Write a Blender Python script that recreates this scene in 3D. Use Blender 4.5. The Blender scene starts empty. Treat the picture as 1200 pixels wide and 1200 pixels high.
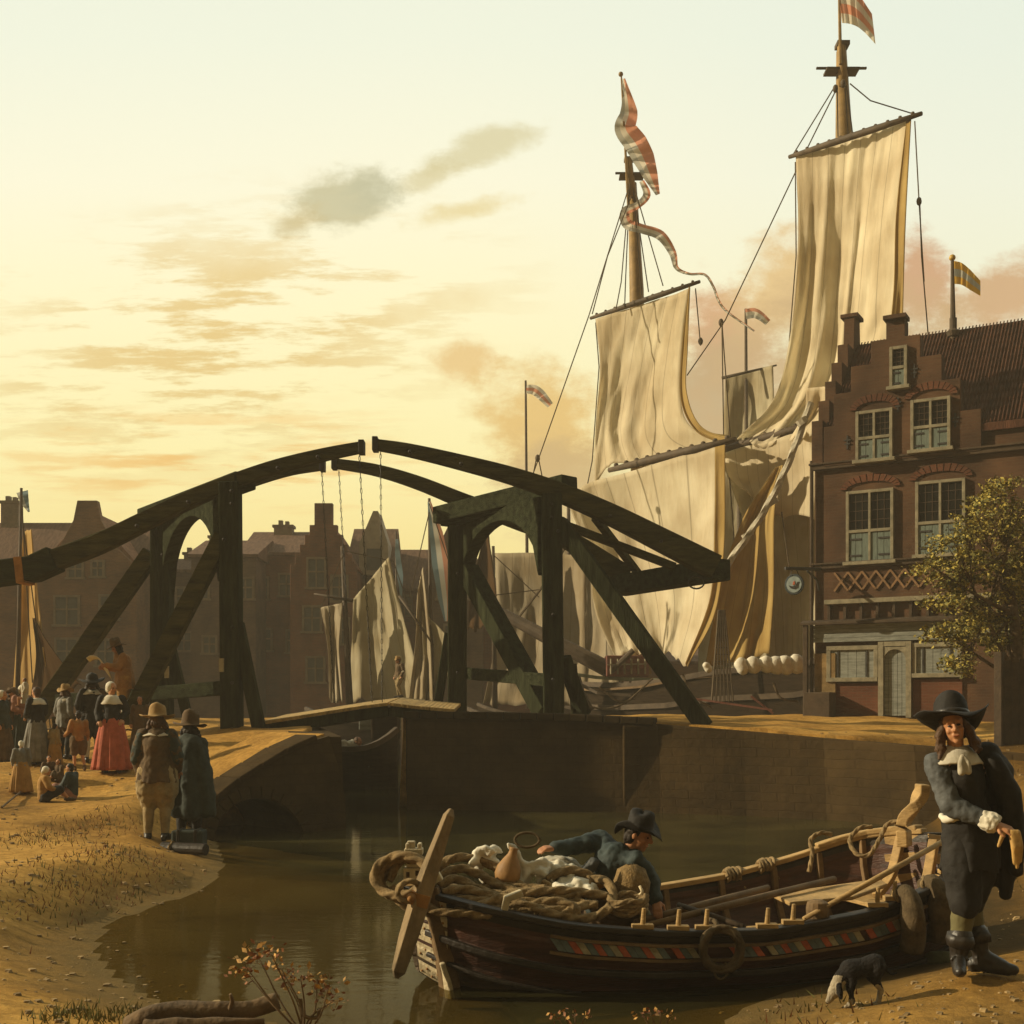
import bpy, math, random
import numpy as np
from mathutils import Vector, Matrix, noise
random.seed(7)
SC = bpy.context.scene
COL = SC.collection
V = Vector
R = math.radians

# ------------------------------------------------------------------ camera
ZC = 2.1          # eye height above the water, which lies at z = 0
F = 1400.0        # focal length in units of a 1200 wide frame
HOR = 830.0       # height of the horizon in that frame
cam = bpy.data.cameras.new('camera'); camo = bpy.data.objects.new('camera', cam); COL.objects.link(camo)
camo.location = (0, 0, ZC); camo.rotation_euler = (R(90), 0, 0)
cam.sensor_width = 36; cam.lens = F/1200*36; cam.shift_y = (HOR-600)/1200
cam.clip_start = 0.1; cam.clip_end = 5000
SC.camera = camo

# ------------------------------------------------------------------ render, exposure
SC.view_settings.view_transform = 'Standard'
SC.view_settings.look = 'None'
SC.view_settings.exposure = 0.2
SC.view_settings.gamma = 1.0
SC.render.engine = 'CYCLES'
SC.cycles.use_denoising = True
SC.cycles.max_bounces = 6
SC.cycles.diffuse_bounces = 3
SC.cycles.glossy_bounces = 3
SC.cycles.transmission_bounces = 3
SC.cycles.transparent_max_bounces = 8
SC.cycles.volume_bounces = 0
HAZE = .0017
SC.cycles.caustics_reflective = False
SC.cycles.caustics_refractive = False

# ------------------------------------------------------------------ sun
SUN_AZ = V((-0.995, 0.05, 0)).normalized()   # towards the sun: from the left
SUN_EL = R(24)
S = V((SUN_AZ.x*math.cos(SUN_EL), SUN_AZ.y*math.cos(SUN_EL), math.sin(SUN_EL)))
sl = bpy.data.lights.new('sun', 'SUN'); so = bpy.data.objects.new('sun', sl); COL.objects.link(so)
sl.energy = 5.0; sl.angle = R(0.6); sl.color = (1.0, 0.83, 0.55)
so.rotation_euler = S.to_track_quat('Z', 'Y').to_euler(); so.location = (-30, 20, 30)

# ------------------------------------------------------------------ sky
W = bpy.data.worlds.new('World'); SC.world = W; W.use_nodes = True
wt = W.node_tree; wt.nodes.clear()
def nd(t, **k):
    n = wt.nodes.new(t)
    for a, b in k.items(): setattr(n, a, b)
    return n
def sock(n_in, v):
    if hasattr(v, 'is_linked') or hasattr(v, 'links'): wt.links.new(v, n_in)
    else: n_in.default_value = v
def mth(op, a, b=0.0, c=None, clamp=False):
    n = nd('ShaderNodeMath', operation=op); n.use_clamp = clamp
    sock(n.inputs[0], a); sock(n.inputs[1], b)
    if c is not None: sock(n.inputs[2], c)
    return n.outputs[0]
def lerp(f, a, b):
    n = nd('ShaderNodeMix', data_type='RGBA'); n.clamp_factor = True
    sock(n.inputs[0], f)
    for i, v in ((6, a), (7, b)):
        if isinstance(v, tuple): n.inputs[i].default_value = (*v, 1)
        else: wt.links.new(v, n.inputs[i])
    return n.outputs[2]
def sm(x, lo, hi):
    n = nd('ShaderNodeMapRange', interpolation_type='SMOOTHSTEP'); n.clamp = True
    sock(n.inputs[0], x); n.inputs[1].default_value = lo; n.inputs[2].default_value = hi
    n.inputs[3].default_value = 0; n.inputs[4].default_value = 1
    return n.outputs[0]
def lin(r, g, b):
    def c(x):
        x /= 255
        return x/12.92 if x < .04045 else ((x+.055)/1.055)**2.4
    return (c(r), c(g), c(b))
tc = nd('ShaderNodeTexCoord'); sx = nd('ShaderNodeSeparateXYZ'); wt.links.new(tc.outputs['Generated'], sx.inputs[0])
DX, DY, DZ = sx.outputs
yy = mth('MAXIMUM', DY, 0.08)
U = mth('DIVIDE', DX, yy); VV = mth('DIVIDE', DZ, yy)       # tangent-plane directions ahead of the viewer
cmb = nd('ShaderNodeCombineXYZ'); sock(cmb.inputs[0], U); sock(cmb.inputs[1], VV)
def nz(scale, sxy=(1, 1), rot=0.0, detail=6, rough=0.6):
    mp = nd('ShaderNodeMapping'); wt.links.new(cmb.outputs[0], mp.inputs[0])
    mp.inputs['Rotation'].default_value = (0, 0, rot); mp.inputs['Scale'].default_value = (sxy[0], sxy[1], 1)
    n = nd('ShaderNodeTexNoise'); wt.links.new(mp.outputs[0], n.inputs[0])
    n.inputs['Scale'].default_value = scale; n.inputs['Detail'].default_value = detail; n.inputs['Roughness'].default_value = rough
    return n.outputs[0]
N1 = nz(9, (1, 1.5), 0, 8, .65); N2 = nz(30, (1, 1.6), 0.2, 8, .7); NS = nz(6.5, (1, 6.0), -0.27, 10, 0.68)
NB = mth('ADD', mth('MULTIPLY', N1, .65), mth('MULTIPLY', N2, .35))
def blob(px, py, a, b, rot=0.0, soft=.75, k=3.1):
    u0, v0 = (px-600)/F, (HOR-py)/F
    du, dv = mth('SUBTRACT', U, u0), mth('SUBTRACT', VV, v0)
    c, s_ = math.cos(rot), math.sin(rot)
    x = mth('ADD', mth('MULTIPLY', du, c*F/a), mth('MULTIPLY', dv, s_*F/a))
    y = mth('ADD', mth('MULTIPLY', du, -s_*F/b), mth('MULTIPLY', dv, c*F/b))
    r2 = mth('ADD', mth('MULTIPLY', x, x), mth('MULTIPLY', y, y))
    d = mth('SUBTRACT', 1.0, mth('SQRT', r2))
    d = mth('ADD', d, mth('MULTIPLY', mth('SUBTRACT', NB, .5), k))
    return sm(d, 0.0, soft)
# clear sky: a physical sky under a warm evening veil
sky = nd('ShaderNodeTexSky', sky_type='NISHITA'); sky.sun_disc = False
sky.sun_elevation = SUN_EL; sky.sun_rotation = math.atan2(SUN_AZ.x, SUN_AZ.y); sky.air_density = 2.0; sky.dust_density = 4.0
skys = nd('ShaderNodeVectorMath', operation='SCALE'); wt.links.new(sky.outputs[0], skys.inputs[0]); skys.inputs['Scale'].default_value = 0.10
el = mth('DIVIDE', DZ, mth('SQRT', mth('ADD', mth('MULTIPLY', DX, DX), mth('MULTIPLY', DY, DY))))
cr = nd('ShaderNodeValToRGB'); sock(cr.inputs[0], mth('MULTIPLY', VV, 1.0, clamp=True))
e = cr.color_ramp.elements
e[0].position = 0.0; e[0].color = (*lin(255, 222, 134), 1)
e[1].position = 0.95; e[1].color = (*lin(216, 228, 216), 1)
for p, c in ((.13, (255, 234, 152)), (.22, (255, 243, 178)), (.34, (255, 246, 200)), (.44, (250, 246, 216)), (.56, (238, 241, 219))):
    q = cr.color_ramp.elements.new(p); q.color = (*lin(*c), 1)
right = sm(U, -.1, .45)
veil = lerp(mth('MULTIPLY', right, .38), cr.outputs[0], lin(216, 230, 222))
base = lerp(.07, veil, skys.outputs[0])
# clouds
streak = mth('MULTIPLY', sm(NS, .47, .58), blob(250, 400, 460, 210, 0.2, .9, .8))
col = lerp(mth('MULTIPLY', streak, .85), base, lin(222, 190, 120))
streak2 = mth('MULTIPLY', sm(nz(8, (1, 8), -0.12, 6, .6),   .48, .64), blob(250, 540, 420, 90, 0.0, .9, .8))
col = lerp(mth('MULTIPLY', streak2, .8), col, lin(236, 186, 104))
for (px, py, a, b, rot, c, f) in (
        (560, 175, 95, 26, .35, (206, 196, 150), .75), (550, 245, 95, 20, .2, (222, 202, 140), .7), (500, 210, 60, 20, .3, (208, 196, 148), .7),
        (402, 232, 92, 44, .22, (190, 184, 146), .85), (345, 262, 42, 26, .4, (200, 184, 136), .8), (440, 222, 50, 28, 0, (182, 182, 152), .5),
        (545, 420, 52, 34, .2, (226, 190, 126), .85),
        (640, 500, 110, 100, .2, (222, 184, 112), .92), (660, 570, 110, 80, 0, (200, 170, 118), .9),
        (850, 395, 78, 95, .3, (206, 160, 118), .95), (830, 480, 130, 120, 0, (186, 160, 120), .92),
        (925, 340, 100, 80, .4, (220, 186, 128), .92), (1078, 318, 52, 84, 0, (200, 156, 118), .95),
        (1190, 345, 95, 55, .3, (202, 164, 122), .95), (990, 440, 220, 130, 0, (196, 166, 122), .85), (760, 400, 70, 60, .3, (216, 178, 126), .8)):
    col = lerp(mth('MULTIPLY', blob(px, py, a, b, rot), f), col, lin(*c))
# sky behind the viewer made dim and yellow for its light; below the horizon dim too
back = sm(DY, -.35, .55)
dim = mth('ADD', .26, mth('MULTIPLY', back, .74))
low = mth('ADD', .25, mth('MULTIPLY', sm(DZ, -.08, .0), .75))
col = lerp(back, lerp(.75, col, lin(205, 178, 110)), col)
sc_ = nd('ShaderNodeVectorMath', operation='SCALE'); wt.links.new(col, sc_.inputs[0]); sock(sc_.inputs['Scale'], mth('MULTIPLY', dim, low))
bg = nd('ShaderNodeBackground'); wt.links.new(sc_.outputs[0], bg.inputs[0]); bg.inputs[1].default_value = 1.0
wo = nd('ShaderNodeOutputWorld'); wt.links.new(bg.outputs[0], wo.inputs[0])

# ------------------------------------------------------------------ helpers
def P(px, py, Y):
    return V(((px-600)*Y/F, Y, ZC+(HOR-py)*Y/F))
BASE = {}
def tag(o, label=None, cat=None, group=None, kind=None):
    if label: o['label'] = label
    if cat: o['category'] = cat
    if group: o['group'] = group
    if kind: o['kind'] = kind
    return o
def thing(name, label, cat, loc=(0, 0, 0), rz=0.0, group=None):
    o = bpy.data.objects.new(name, None); COL.objects.link(o)
    o.location = loc; o.rotation_euler = (0, 0, rz); o.empty_display_size = .2
    BASE[o] = Matrix.Translation(V(loc)) @ Matrix.Rotation(rz, 4, 'Z')
    return tag(o, label, cat, group)
def crv(pts, n=8):
    """Catmull-Rom through the points, n steps per span."""
    pts = [V(p) for p in pts]
    if len(pts) < 3 or n < 2: return pts
    q = [2*pts[0]-pts[1]] + pts + [2*pts[-1]-pts[-2]]
    out = []
    for i in range(1, len(q)-2):
        a, b, c, d = q[i-1:i+3]
        for k in range(n):
            t = k/n
            out.append(.5*((2*b)+(c-a)*t+(2*a-5*b+4*c-d)*t*t+(3*b-a-3*c+d)*t**3))
    out.append(pts[-1])
    return out
def even(pts, step):
    L = [0]
    for a, b in zip(pts, pts[1:]): L.append(L[-1]+(b-a).length)
    n = max(2, int(L[-1]/step)); out = []; j = 0
    for i in range(n+1):
        s = L[-1]*i/n
        while j < len(L)-2 and L[j+1] < s: j += 1
        d = L[j+1]-L[j]
        out.append(pts[j].lerp(pts[j+1], 0 if d < 1e-9 else (s-L[j])/d))
    return out
def frames(pts):
    n = len(pts); T = []
    for i in range(n):
        t = pts[min(i+1, n-1)]-pts[max(i-1, 0)]
        T.append(t.normalized() if t.length > 1e-9 else V((0, 0, 1)))
    u = T[0].orthogonal().normalized(); out = []
    for t in T:
        u = u-t*u.dot(t)
        u = u.normalized() if u.length > 1e-6 else t.orthogonal().normalized()
        out.append((t, u, t.cross(u)))
    return out
class MB:
    def __init__(s, M=None):
        s.v = []; s.f = []; s.mi = []; s.uv = []; s.M = M; s.k = 0
    def add(s, vs, fs, uv=None):
        o = len(s.v)
        for i, p in enumerate(vs):
            p = V(p); s.v.append(s.M @ p if s.M else p)
            s.uv.append(uv[i] if uv else (0, 0))
        for f in fs: s.f.append([i+o for i in f]); s.mi.append(s.k)
        return s
    def box(s, c, d, rot=None):
        c = V(c); x, y, z = d[0]/2, d[1]/2, d[2]/2
        vs = [V((a*x, b*y, e_*z)) for a in (-1, 1) for b in (-1, 1) for e_ in (-1, 1)]
        if rot: vs = [rot @ p for p in vs]
        return s.add([c+p for p in vs], [(0, 1, 3, 2), (4, 6, 7, 5), (0, 4, 5, 1), (2, 3, 7, 6), (0, 2, 6, 4), (1, 5, 7, 3)])
    def bar(s, a, b, w, h=None, up=(0, 0, 1)):
        return s.sweep([V(a), V(b)], w, h or w, up)
    def sweep(s, pts, w, h, up=(0, 0, 1)):
        """square-section beam along a path; w sideways, h along up; numbers or lists."""
        pts = [V(p) for p in pts]; n = len(pts); up = V(up); vs = []; fs = []
        for i, p in enumerate(pts):
            t = (pts[min(i+1, n-1)]-pts[max(i-1, 0)]).normalized()
            sd = t.cross(up)
            sd = sd.normalized() if sd.length > 1e-5 else t.orthogonal().normalized()
            uu = sd.cross(t)
            ww = (w[i] if isinstance(w, (list, tuple)) else w)/2; hh = (h[i] if isinstance(h, (list, tuple)) else h)/2
            vs += [p+sd*ww+uu*hh, p-sd*ww+uu*hh, p-sd*ww-uu*hh, p+sd*ww-uu*hh]
        for i in range(n-1):
            for k in range(4): fs.append((4*i+k, 4*i+(k+1) % 4, 4*i+4+(k+1) % 4, 4*i+4+k))
        fs += [(3, 2, 1, 0), (4*n-4, 4*n-3, 4*n-2, 4*n-1)]
        return s.add(vs, fs)
    def tube(s, pts, r, n=8, wob=None, cap=True):
        pts = [V(p) for p in pts]; m = len(pts); vs = []; fs = []
        for i, (t, u, w) in enumerate(frames(pts)):
            rr = r[i] if isinstance(r, (list, tuple)) else r
            for k in range(n):
                a = 2*math.pi*k/n
                q = rr*(wob(i, a) if wob else 1)
                vs.append(pts[i]+(u*math.cos(a)+w*math.sin(a))*q)
        for i in range(m-1):
            for k in range(n): fs.append((i*n+k, i*n+(k+1) % n, (i+1)*n+(k+1) % n, (i+1)*n+k))
        if cap: fs += [tuple(range(n-1, -1, -1)), tuple((m-1)*n+k for k in range(n))]
        return s.add(vs, fs)
    def rope(s, pts, r, step=.55, n=10, smooth=8):
        q = even(crv(pts, smooth), r*step*.8)
        return s.tube(q, r, 18 if n == 10 else n, lambda i, a: .62+.52*abs(math.cos(1.5*a+i*.34))**.8)
    def cap(s, a, b, ra, rb=None, n=10):
        a, b = V(a), V(b); rb = ra if rb is None else rb
        d = b-a
        t = d.normalized() if d.length > 1e-6 else V((0, 0, 1))
        u = t.orthogonal().normalized(); w = t.cross(u)
        prof = [(ra*math.cos(x), -ra*math.sin(x)) for x in (1.15, .75, .35)]
        rings = [(a+t*z, r) for r, z in prof]+[(a, ra), (b, rb)]
        rings += [(b+t*rb*math.sin(x), rb*math.cos(x)) for x in (.35, .75, 1.15)]
        vs = [a-t*ra]; fs = []
        for c, r in rings:
            for k in range(n):
                an = 2*math.pi*k/n; vs.append(c+(u*math.cos(an)+w*math.sin(an))*r)
        vs.append(b+t*rb); m = len(rings); L = len(vs)-1
        for k in range(n):
            fs.append((0, 1+(k+1) % n, 1+k)); fs.append((L, 1+(m-1)*n+k, 1+(m-1)*n+(k+1) % n))
        for i in range(m-1):
            for k in range(n): fs.append((1+i*n+k, 1+i*n+(k+1) % n, 1+(i+1)*n+(k+1) % n, 1+(i+1)*n+k))
        return s.add(vs, fs)
    def chain(s, pts, rs, n=10):
        for i in range(len(pts)-1): s.cap(pts[i], pts[i+1], rs[i], rs[i+1], n)
        return s
    def ell(s, c, rad, rot=None, n=14, m=9):
        c = V(c); vs = []; fs = []
        for i in range(1, m):
            th = math.pi*i/m
            for k in range(n):
                a = 2*math.pi*k/n
                p = V((rad[0]*math.sin(th)*math.cos(a), rad[1]*math.sin(th)*math.sin(a), rad[2]*math.cos(th)))
                vs.append(c+(rot @ p if rot else p))
        for z in (rad[2], -rad[2]):
            p = V((0, 0, z)); vs.append(c+(rot @ p if rot else p))
        T, B = len(vs)-2, len(vs)-1
        for k in range(n):
            fs.append((T, k, (k+1) % n)); fs.append((B, (m-2)*n+(k+1) % n, (m-2)*n+k))
        for i in range(m-2):
            for k in range(n): fs.append((i*n+k, (i+1)*n+k, (i+1)*n+(k+1) % n, i*n+(k+1) % n))
        return s.add(vs, fs)
    def lathe(s, prof, c=(0, 0, 0), n=24, rot=None, fn=None, sc=(1, 1)):
        """profile of (radius, height), closed at both ends; fn(p, i, a) may warp each point."""
        c = V(c); vs = []; fs = []; m = len(prof)
        for i, (r, z) in enumerate(prof):
            for k in range(n):
                a = 2*math.pi*k/n
                p = V((r*math.cos(a)*sc[0], r*math.sin(a)*sc[1], z))
                if fn: p = fn(p, i, a)
                vs.append(c+(rot @ p if rot else p))
        for i in range(m-1):
            for k in range(n): fs.append((i*n+k, i*n+(k+1) % n, (i+1)*n+(k+1) % n, (i+1)*n+k))
        fs += [tuple(range(n-1, -1, -1)), tuple((m-1)*n+k for k in range(n))]
        return s.add(vs, fs)
    def prism(s, pts, ext):
        pts = [V(p) for p in pts]; ext = V(ext); n = len(pts)
        fs = [tuple(range(n)), tuple(range(2*n-1, n-1, -1))]
        fs += [(i, i+n, (i+1) % n+n, (i+1) % n) for i in range(n)]
        return s.add(pts+[p+ext for p in pts], fs)
    def grid(s, fn, nu, nv, closed=False):
        vs = []; uv = []; fs = []; mu = nu if closed else nu+1
        for j in range(nv+1):
            for i in range(mu):
                u, v = i/nu, j/nv; vs.append(fn(u, v)); uv.append((u, v))
        for j in range(nv):
            for i in range(nu):
                a, b = i, (i+1) % mu
                fs.append((j*mu+a, j*mu+b, (j+1)*mu+b, (j+1)*mu+a))
        return s.add(vs, fs, uv)
    def build(s, name, mats, parent=None, smooth=False, bevel=0, solid=0, local=False, remesh=0, relax=0, disp=None, label=None, angle=None):
        me = bpy.data.meshes.new(name)
        vs = s.v
        if parent is not None and not local:
            Mi = BASE[parent].inverted(); vs = [Mi @ p for p in vs]
        me.from_pydata([tuple(p) for p in vs], [], s.f)
        mats = mats if isinstance(mats, (list, tuple)) else [mats]
        for m in mats: me.materials.append(m)
        if len(mats) > 1: me.polygons.foreach_set('material_index', s.mi)
        if any(u != (0, 0) for u in s.uv):
            ul = me.uv_layers.new(name='UVMap')
            li = np.zeros(len(me.loops), dtype=np.int32); me.loops.foreach_get('vertex_index', li)
            ul.data.foreach_set('uv', np.array(s.uv, dtype=np.float32)[li].ravel())
        me.update()
        o = bpy.data.objects.new(name, me); COL.objects.link(o)
        if remesh or solid or disp:
            if solid:
                m = o.modifiers.new('solid', 'SOLIDIFY'); m.thickness = solid; m.offset = -1
            if remesh:
                m = o.modifiers.new('re', 'REMESH'); m.mode = 'VOXEL'; m.voxel_size = remesh; m.use_smooth_shade = True
                if relax:
                    m = o.modifiers.new('sm', 'SMOOTH'); m.factor = .5; m.iterations = relax
            if disp:
                tx = bpy.data.textures.new('folds', 'CLOUDS'); tx.noise_scale = disp[1]; tx.noise_depth = 2
                m = o.modifiers.new('d', 'DISPLACE'); m.texture = tx; m.strength = disp[0]; m.mid_level = .5; m.texture_coords = 'LOCAL'
            dg = bpy.context.evaluated_depsgraph_get()
            nm = bpy.data.meshes.new_from_object(o.evaluated_get(dg))
            o.modifiers.clear(); o.data = nm; bpy.data.meshes.remove(me); me = nm; me.name = name
            if remesh:
                me.materials.clear()
                for m in mats: me.materials.append(m)
                me.polygons.foreach_set('material_index', [0]*len(me.polygons))
        if smooth or remesh: me.polygons.foreach_set('use_smooth', [True]*len(me.polygons))
        if bevel:
            m = o.modifiers.new('bevel', 'BEVEL'); m.width = bevel; m.segments = 2; m.limit_method = 'ANGLE'; m.angle_limit = R(40)
        if parent is not None:
            o.parent = parent; BASE[o] = BASE[parent]
        else: BASE[o] = Matrix.Identity(4)
        if label: o['label'] = label
        return o

# ------------------------------------------------------------------ materials
def pm(name, c, var=.3, scale=3.0, rough=.8, bump=.25, bscale=25, spec=.3, c2=None, detail=6, stretch=(1, 1, 1), mottled=None):
    m = bpy.data.materials.new(name); m.use_nodes = True; t = m.node_tree; b = t.nodes['Principled BSDF']
    tc = t.nodes.new('ShaderNodeTexCoord'); mp = t.nodes.new('ShaderNodeMapping'); mp.inputs['Scale'].default_value = stretch
    t.links.new(tc.outputs['Object'], mp.inputs[0])
    n = t.nodes.new('ShaderNodeTexNoise'); n.inputs['Scale'].default_value = scale; n.inputs['Detail'].default_value = detail; n.inputs['Roughness'].default_value = .65
    t.links.new(mp.outputs[0], n.inputs[0])
    r = t.nodes.new('ShaderNodeValToRGB'); t.links.new(n.outputs[0], r.inputs[0])
    hi = c2 or tuple(min(1, x*(1+var)) for x in c); lo = tuple(x*(1-var) for x in c)
    r.color_ramp.elements[0].position = .32; r.color_ramp.elements[0].color = (*lo, 1)
    r.color_ramp.elements[1].position = .68; r.color_ramp.elements[1].color = (*hi, 1)
    t.links.new(r.outputs[0], b.inputs['Base Color'])
    b.inputs['Roughness'].default_value = rough; b.inputs['Specular IOR Level'].default_value = spec
    if bump:
        n2 = t.nodes.new('ShaderNodeTexNoise'); n2.inputs['Scale'].default_value = bscale; n2.inputs['Detail'].default_value = 5
        t.links.new(mp.outputs[0], n2.inputs[0])
        bp = t.nodes.new('ShaderNodeBump'); bp.inputs['Strength'].default_value = bump; bp.inputs['Distance'].default_value = .03
        t.links.new(n2.outputs[0], bp.inputs['Height']); t.links.new(bp.outputs[0], b.inputs['Normal'])
    return m
def brick(name, c1, c2, mortar, scale=1.0, dirt=.5):
    m = bpy.data.materials.new(name); m.use_nodes = True; t = m.node_tree; b = t.nodes['Principled BSDF']
    tc = t.nodes.new('ShaderNodeTexCoord'); sp = t.nodes.new('ShaderNodeSeparateXYZ'); t.links.new(tc.outputs['Object'], sp.inputs[0])
    ad = t.nodes.new('ShaderNodeMath'); ad.operation = 'ADD'; t.links.new(sp.outputs[0], ad.inputs[0]); t.links.new(sp.outputs[1], ad.inputs[1])
    cb = t.nodes.new('ShaderNodeCombineXYZ'); t.links.new(ad.outputs[0], cb.inputs[0]); t.links.new(sp.outputs[2], cb.inputs[1])
    br = t.nodes.new('ShaderNodeTexBrick'); t.links.new(cb.outputs[0], br.inputs[0])
    br.inputs['Color1'].default_value = (*c1, 1); br.inputs['Color2'].default_value = (*c2, 1); br.inputs['Mortar'].default_value = (*mortar, 1)
    br.inputs['Scale'].default_value = scale; br.inputs['Mortar Size'].default_value = .008
    br.inputs['Brick Width'].default_value = .24; br.inputs['Row Height'].default_value = .075
    n = t.nodes.new('ShaderNodeTexNoise'); n.inputs['Scale'].default_value = .9; n.inputs['Detail'].default_value = 8; t.links.new(tc.outputs['Object'], n.inputs[0])
    r = t.nodes.new('ShaderNodeValToRGB'); t.links.new(n.outputs[0], r.inputs[0])
    r.color_ramp.elements[0].position = .35; r.color_ramp.elements[0].color = (1-dirt, 1-dirt, 1-dirt, 1)
    r.color_ramp.elements[1].position = .7; r.color_ramp.elements[1].color = (1.15, 1.1, 1.0, 1)
    mx = t.nodes.new('ShaderNodeMix'); mx.data_type = 'RGBA'; mx.blend_type = 'MULTIPLY'; mx.inputs[0].default_value = 1
    t.links.new(br.outputs[0], mx.inputs[6]); t.links.new(r.outputs[0], mx.inputs[7]); t.links.new(mx.outputs[2], b.inputs['Base Color'])
    b.inputs['Roughness'].default_value = .9; b.inputs['Specular IOR Level'].default_value = .2
    bp = t.nodes.new('ShaderNodeBump'); bp.inputs['Strength'].default_value = .5; bp.inputs['Distance'].default_value = .02
    t.links.new(br.outputs['Fac'], bp.inputs['Height']); bp.invert = True; t.links.new(bp.outputs[0], b.inputs['Normal'])
    return m
def cloth_sail(name, c, seams=7, trans=.45, stain=.35, weave=1.0):
    m = bpy.data.materials.new(name); m.use_nodes = True; t = m.node_tree; t.nodes.clear()
    L = t.links.new
    out = t.nodes.new('ShaderNodeOutputMaterial'); tc = t.nodes.new('ShaderNodeTexCoord')
    n = t.nodes.new('ShaderNodeTexNoise'); n.inputs['Scale'].default_value = .55; n.inputs['Detail'].default_value = 7; L(tc.outputs['Object'], n.inputs[0])
    r = t.nodes.new('ShaderNodeValToRGB'); L(n.outputs[0], r.inputs[0])
    r.color_ramp.elements[0].position = .35; r.color_ramp.elements[0].color = (c[0]*(1-stain*.8), c[1]*(1-stain), c[2]*(1-stain*1.3), 1)
    r.color_ramp.elements[1].position = .65; r.color_ramp.elements[1].color = (*c, 1)
    sp = t.nodes.new('ShaderNodeSeparateXYZ'); L(tc.outputs['UV'], sp.inputs[0])
    m1 = t.nodes.new('ShaderNodeMath'); m1.operation = 'MULTIPLY'; m1.inputs[1].default_value = seams; L(sp.outputs[0], m1.inputs[0])
    m2 = t.nodes.new('ShaderNodeMath'); m2.operation = 'FRACT'; L(m1.outputs[0], m2.inputs[0])
    m3 = t.nodes.new('ShaderNodeMath'); m3.operation = 'LESS_THAN'; m3.inputs[1].default_value = .045; L(m2.outputs[0], m3.inputs[0])
    m4 = t.nodes.new('ShaderNodeMath'); m4.operation = 'MULTIPLY'; m4.inputs[1].default_value = .5*weave; L(m3.outputs[0], m4.inputs[0])
    mx = t.nodes.new('ShaderNodeMix'); mx.data_type = 'RGBA'; L(m4.outputs[0], mx.inputs[0]); L(r.outputs[0], mx.inputs[6]); mx.inputs[7].default_value = (c[0]*.4, c[1]*.36, c[2]*.3, 1)
    d = t.nodes.new('ShaderNodeBsdfDiffuse'); tr = t.nodes.new('ShaderNodeBsdfTranslucent'); L(mx.outputs[2], d.inputs[0]); L(mx.outputs[2], tr.inputs[0])
    n3 = t.nodes.new('ShaderNodeTexNoise'); n3.inputs['Scale'].default_value = 2.2; n3.inputs['Detail'].default_value = 4
    mp = t.nodes.new('ShaderNodeMapping'); mp.inputs['Scale'].default_value = (1, 1, .25); L(tc.outputs['Object'], mp.inputs[0]); L(mp.outputs[0], n3.inputs[0])
    bp = t.nodes.new('ShaderNodeBump'); bp.inputs['Strength'].default_value = .6*weave; bp.inputs['Distance'].default_value = .12; L(n3.outputs[0], bp.inputs['Height'])
    L(bp.outputs[0], d.inputs['Normal']); L(bp.outputs[0], tr.inputs['Normal'])
    s = t.nodes.new('ShaderNodeMixShader'); s.inputs[0].default_value = trans; L(d.outputs[0], s.inputs[1]); L(tr.outputs[0], s.inputs[2]); L(s.outputs[0], out.inputs[0])
    return m
M = {}
M['timber'] = pm('dark_tarred_timber', (.026, .030, .016), .6, 3.5, .97, .9, 16, .03, stretch=(2.5, 2.5, .35))
M['timber_h'] = pm('dark_tarred_beam', (.026, .030, .016), .6, 3.5, .97, .9, 16, .03, stretch=(.35, 2.5, 2.5))
M['timber_top'] = pm('mossy_timber', (.050, .047, .018), .6, 3.5, .9, .9, 16, .05, stretch=(.4, 2.2, 2.2))
M['plank'] = pm('deck_plank', (.40, .27, .10), .3, 2.0, .85, .4, 12, stretch=(4, .6, 1))
M['iron'] = pm('black_iron', (.03, .028, .025), .3, 8, .6, .2)
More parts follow.
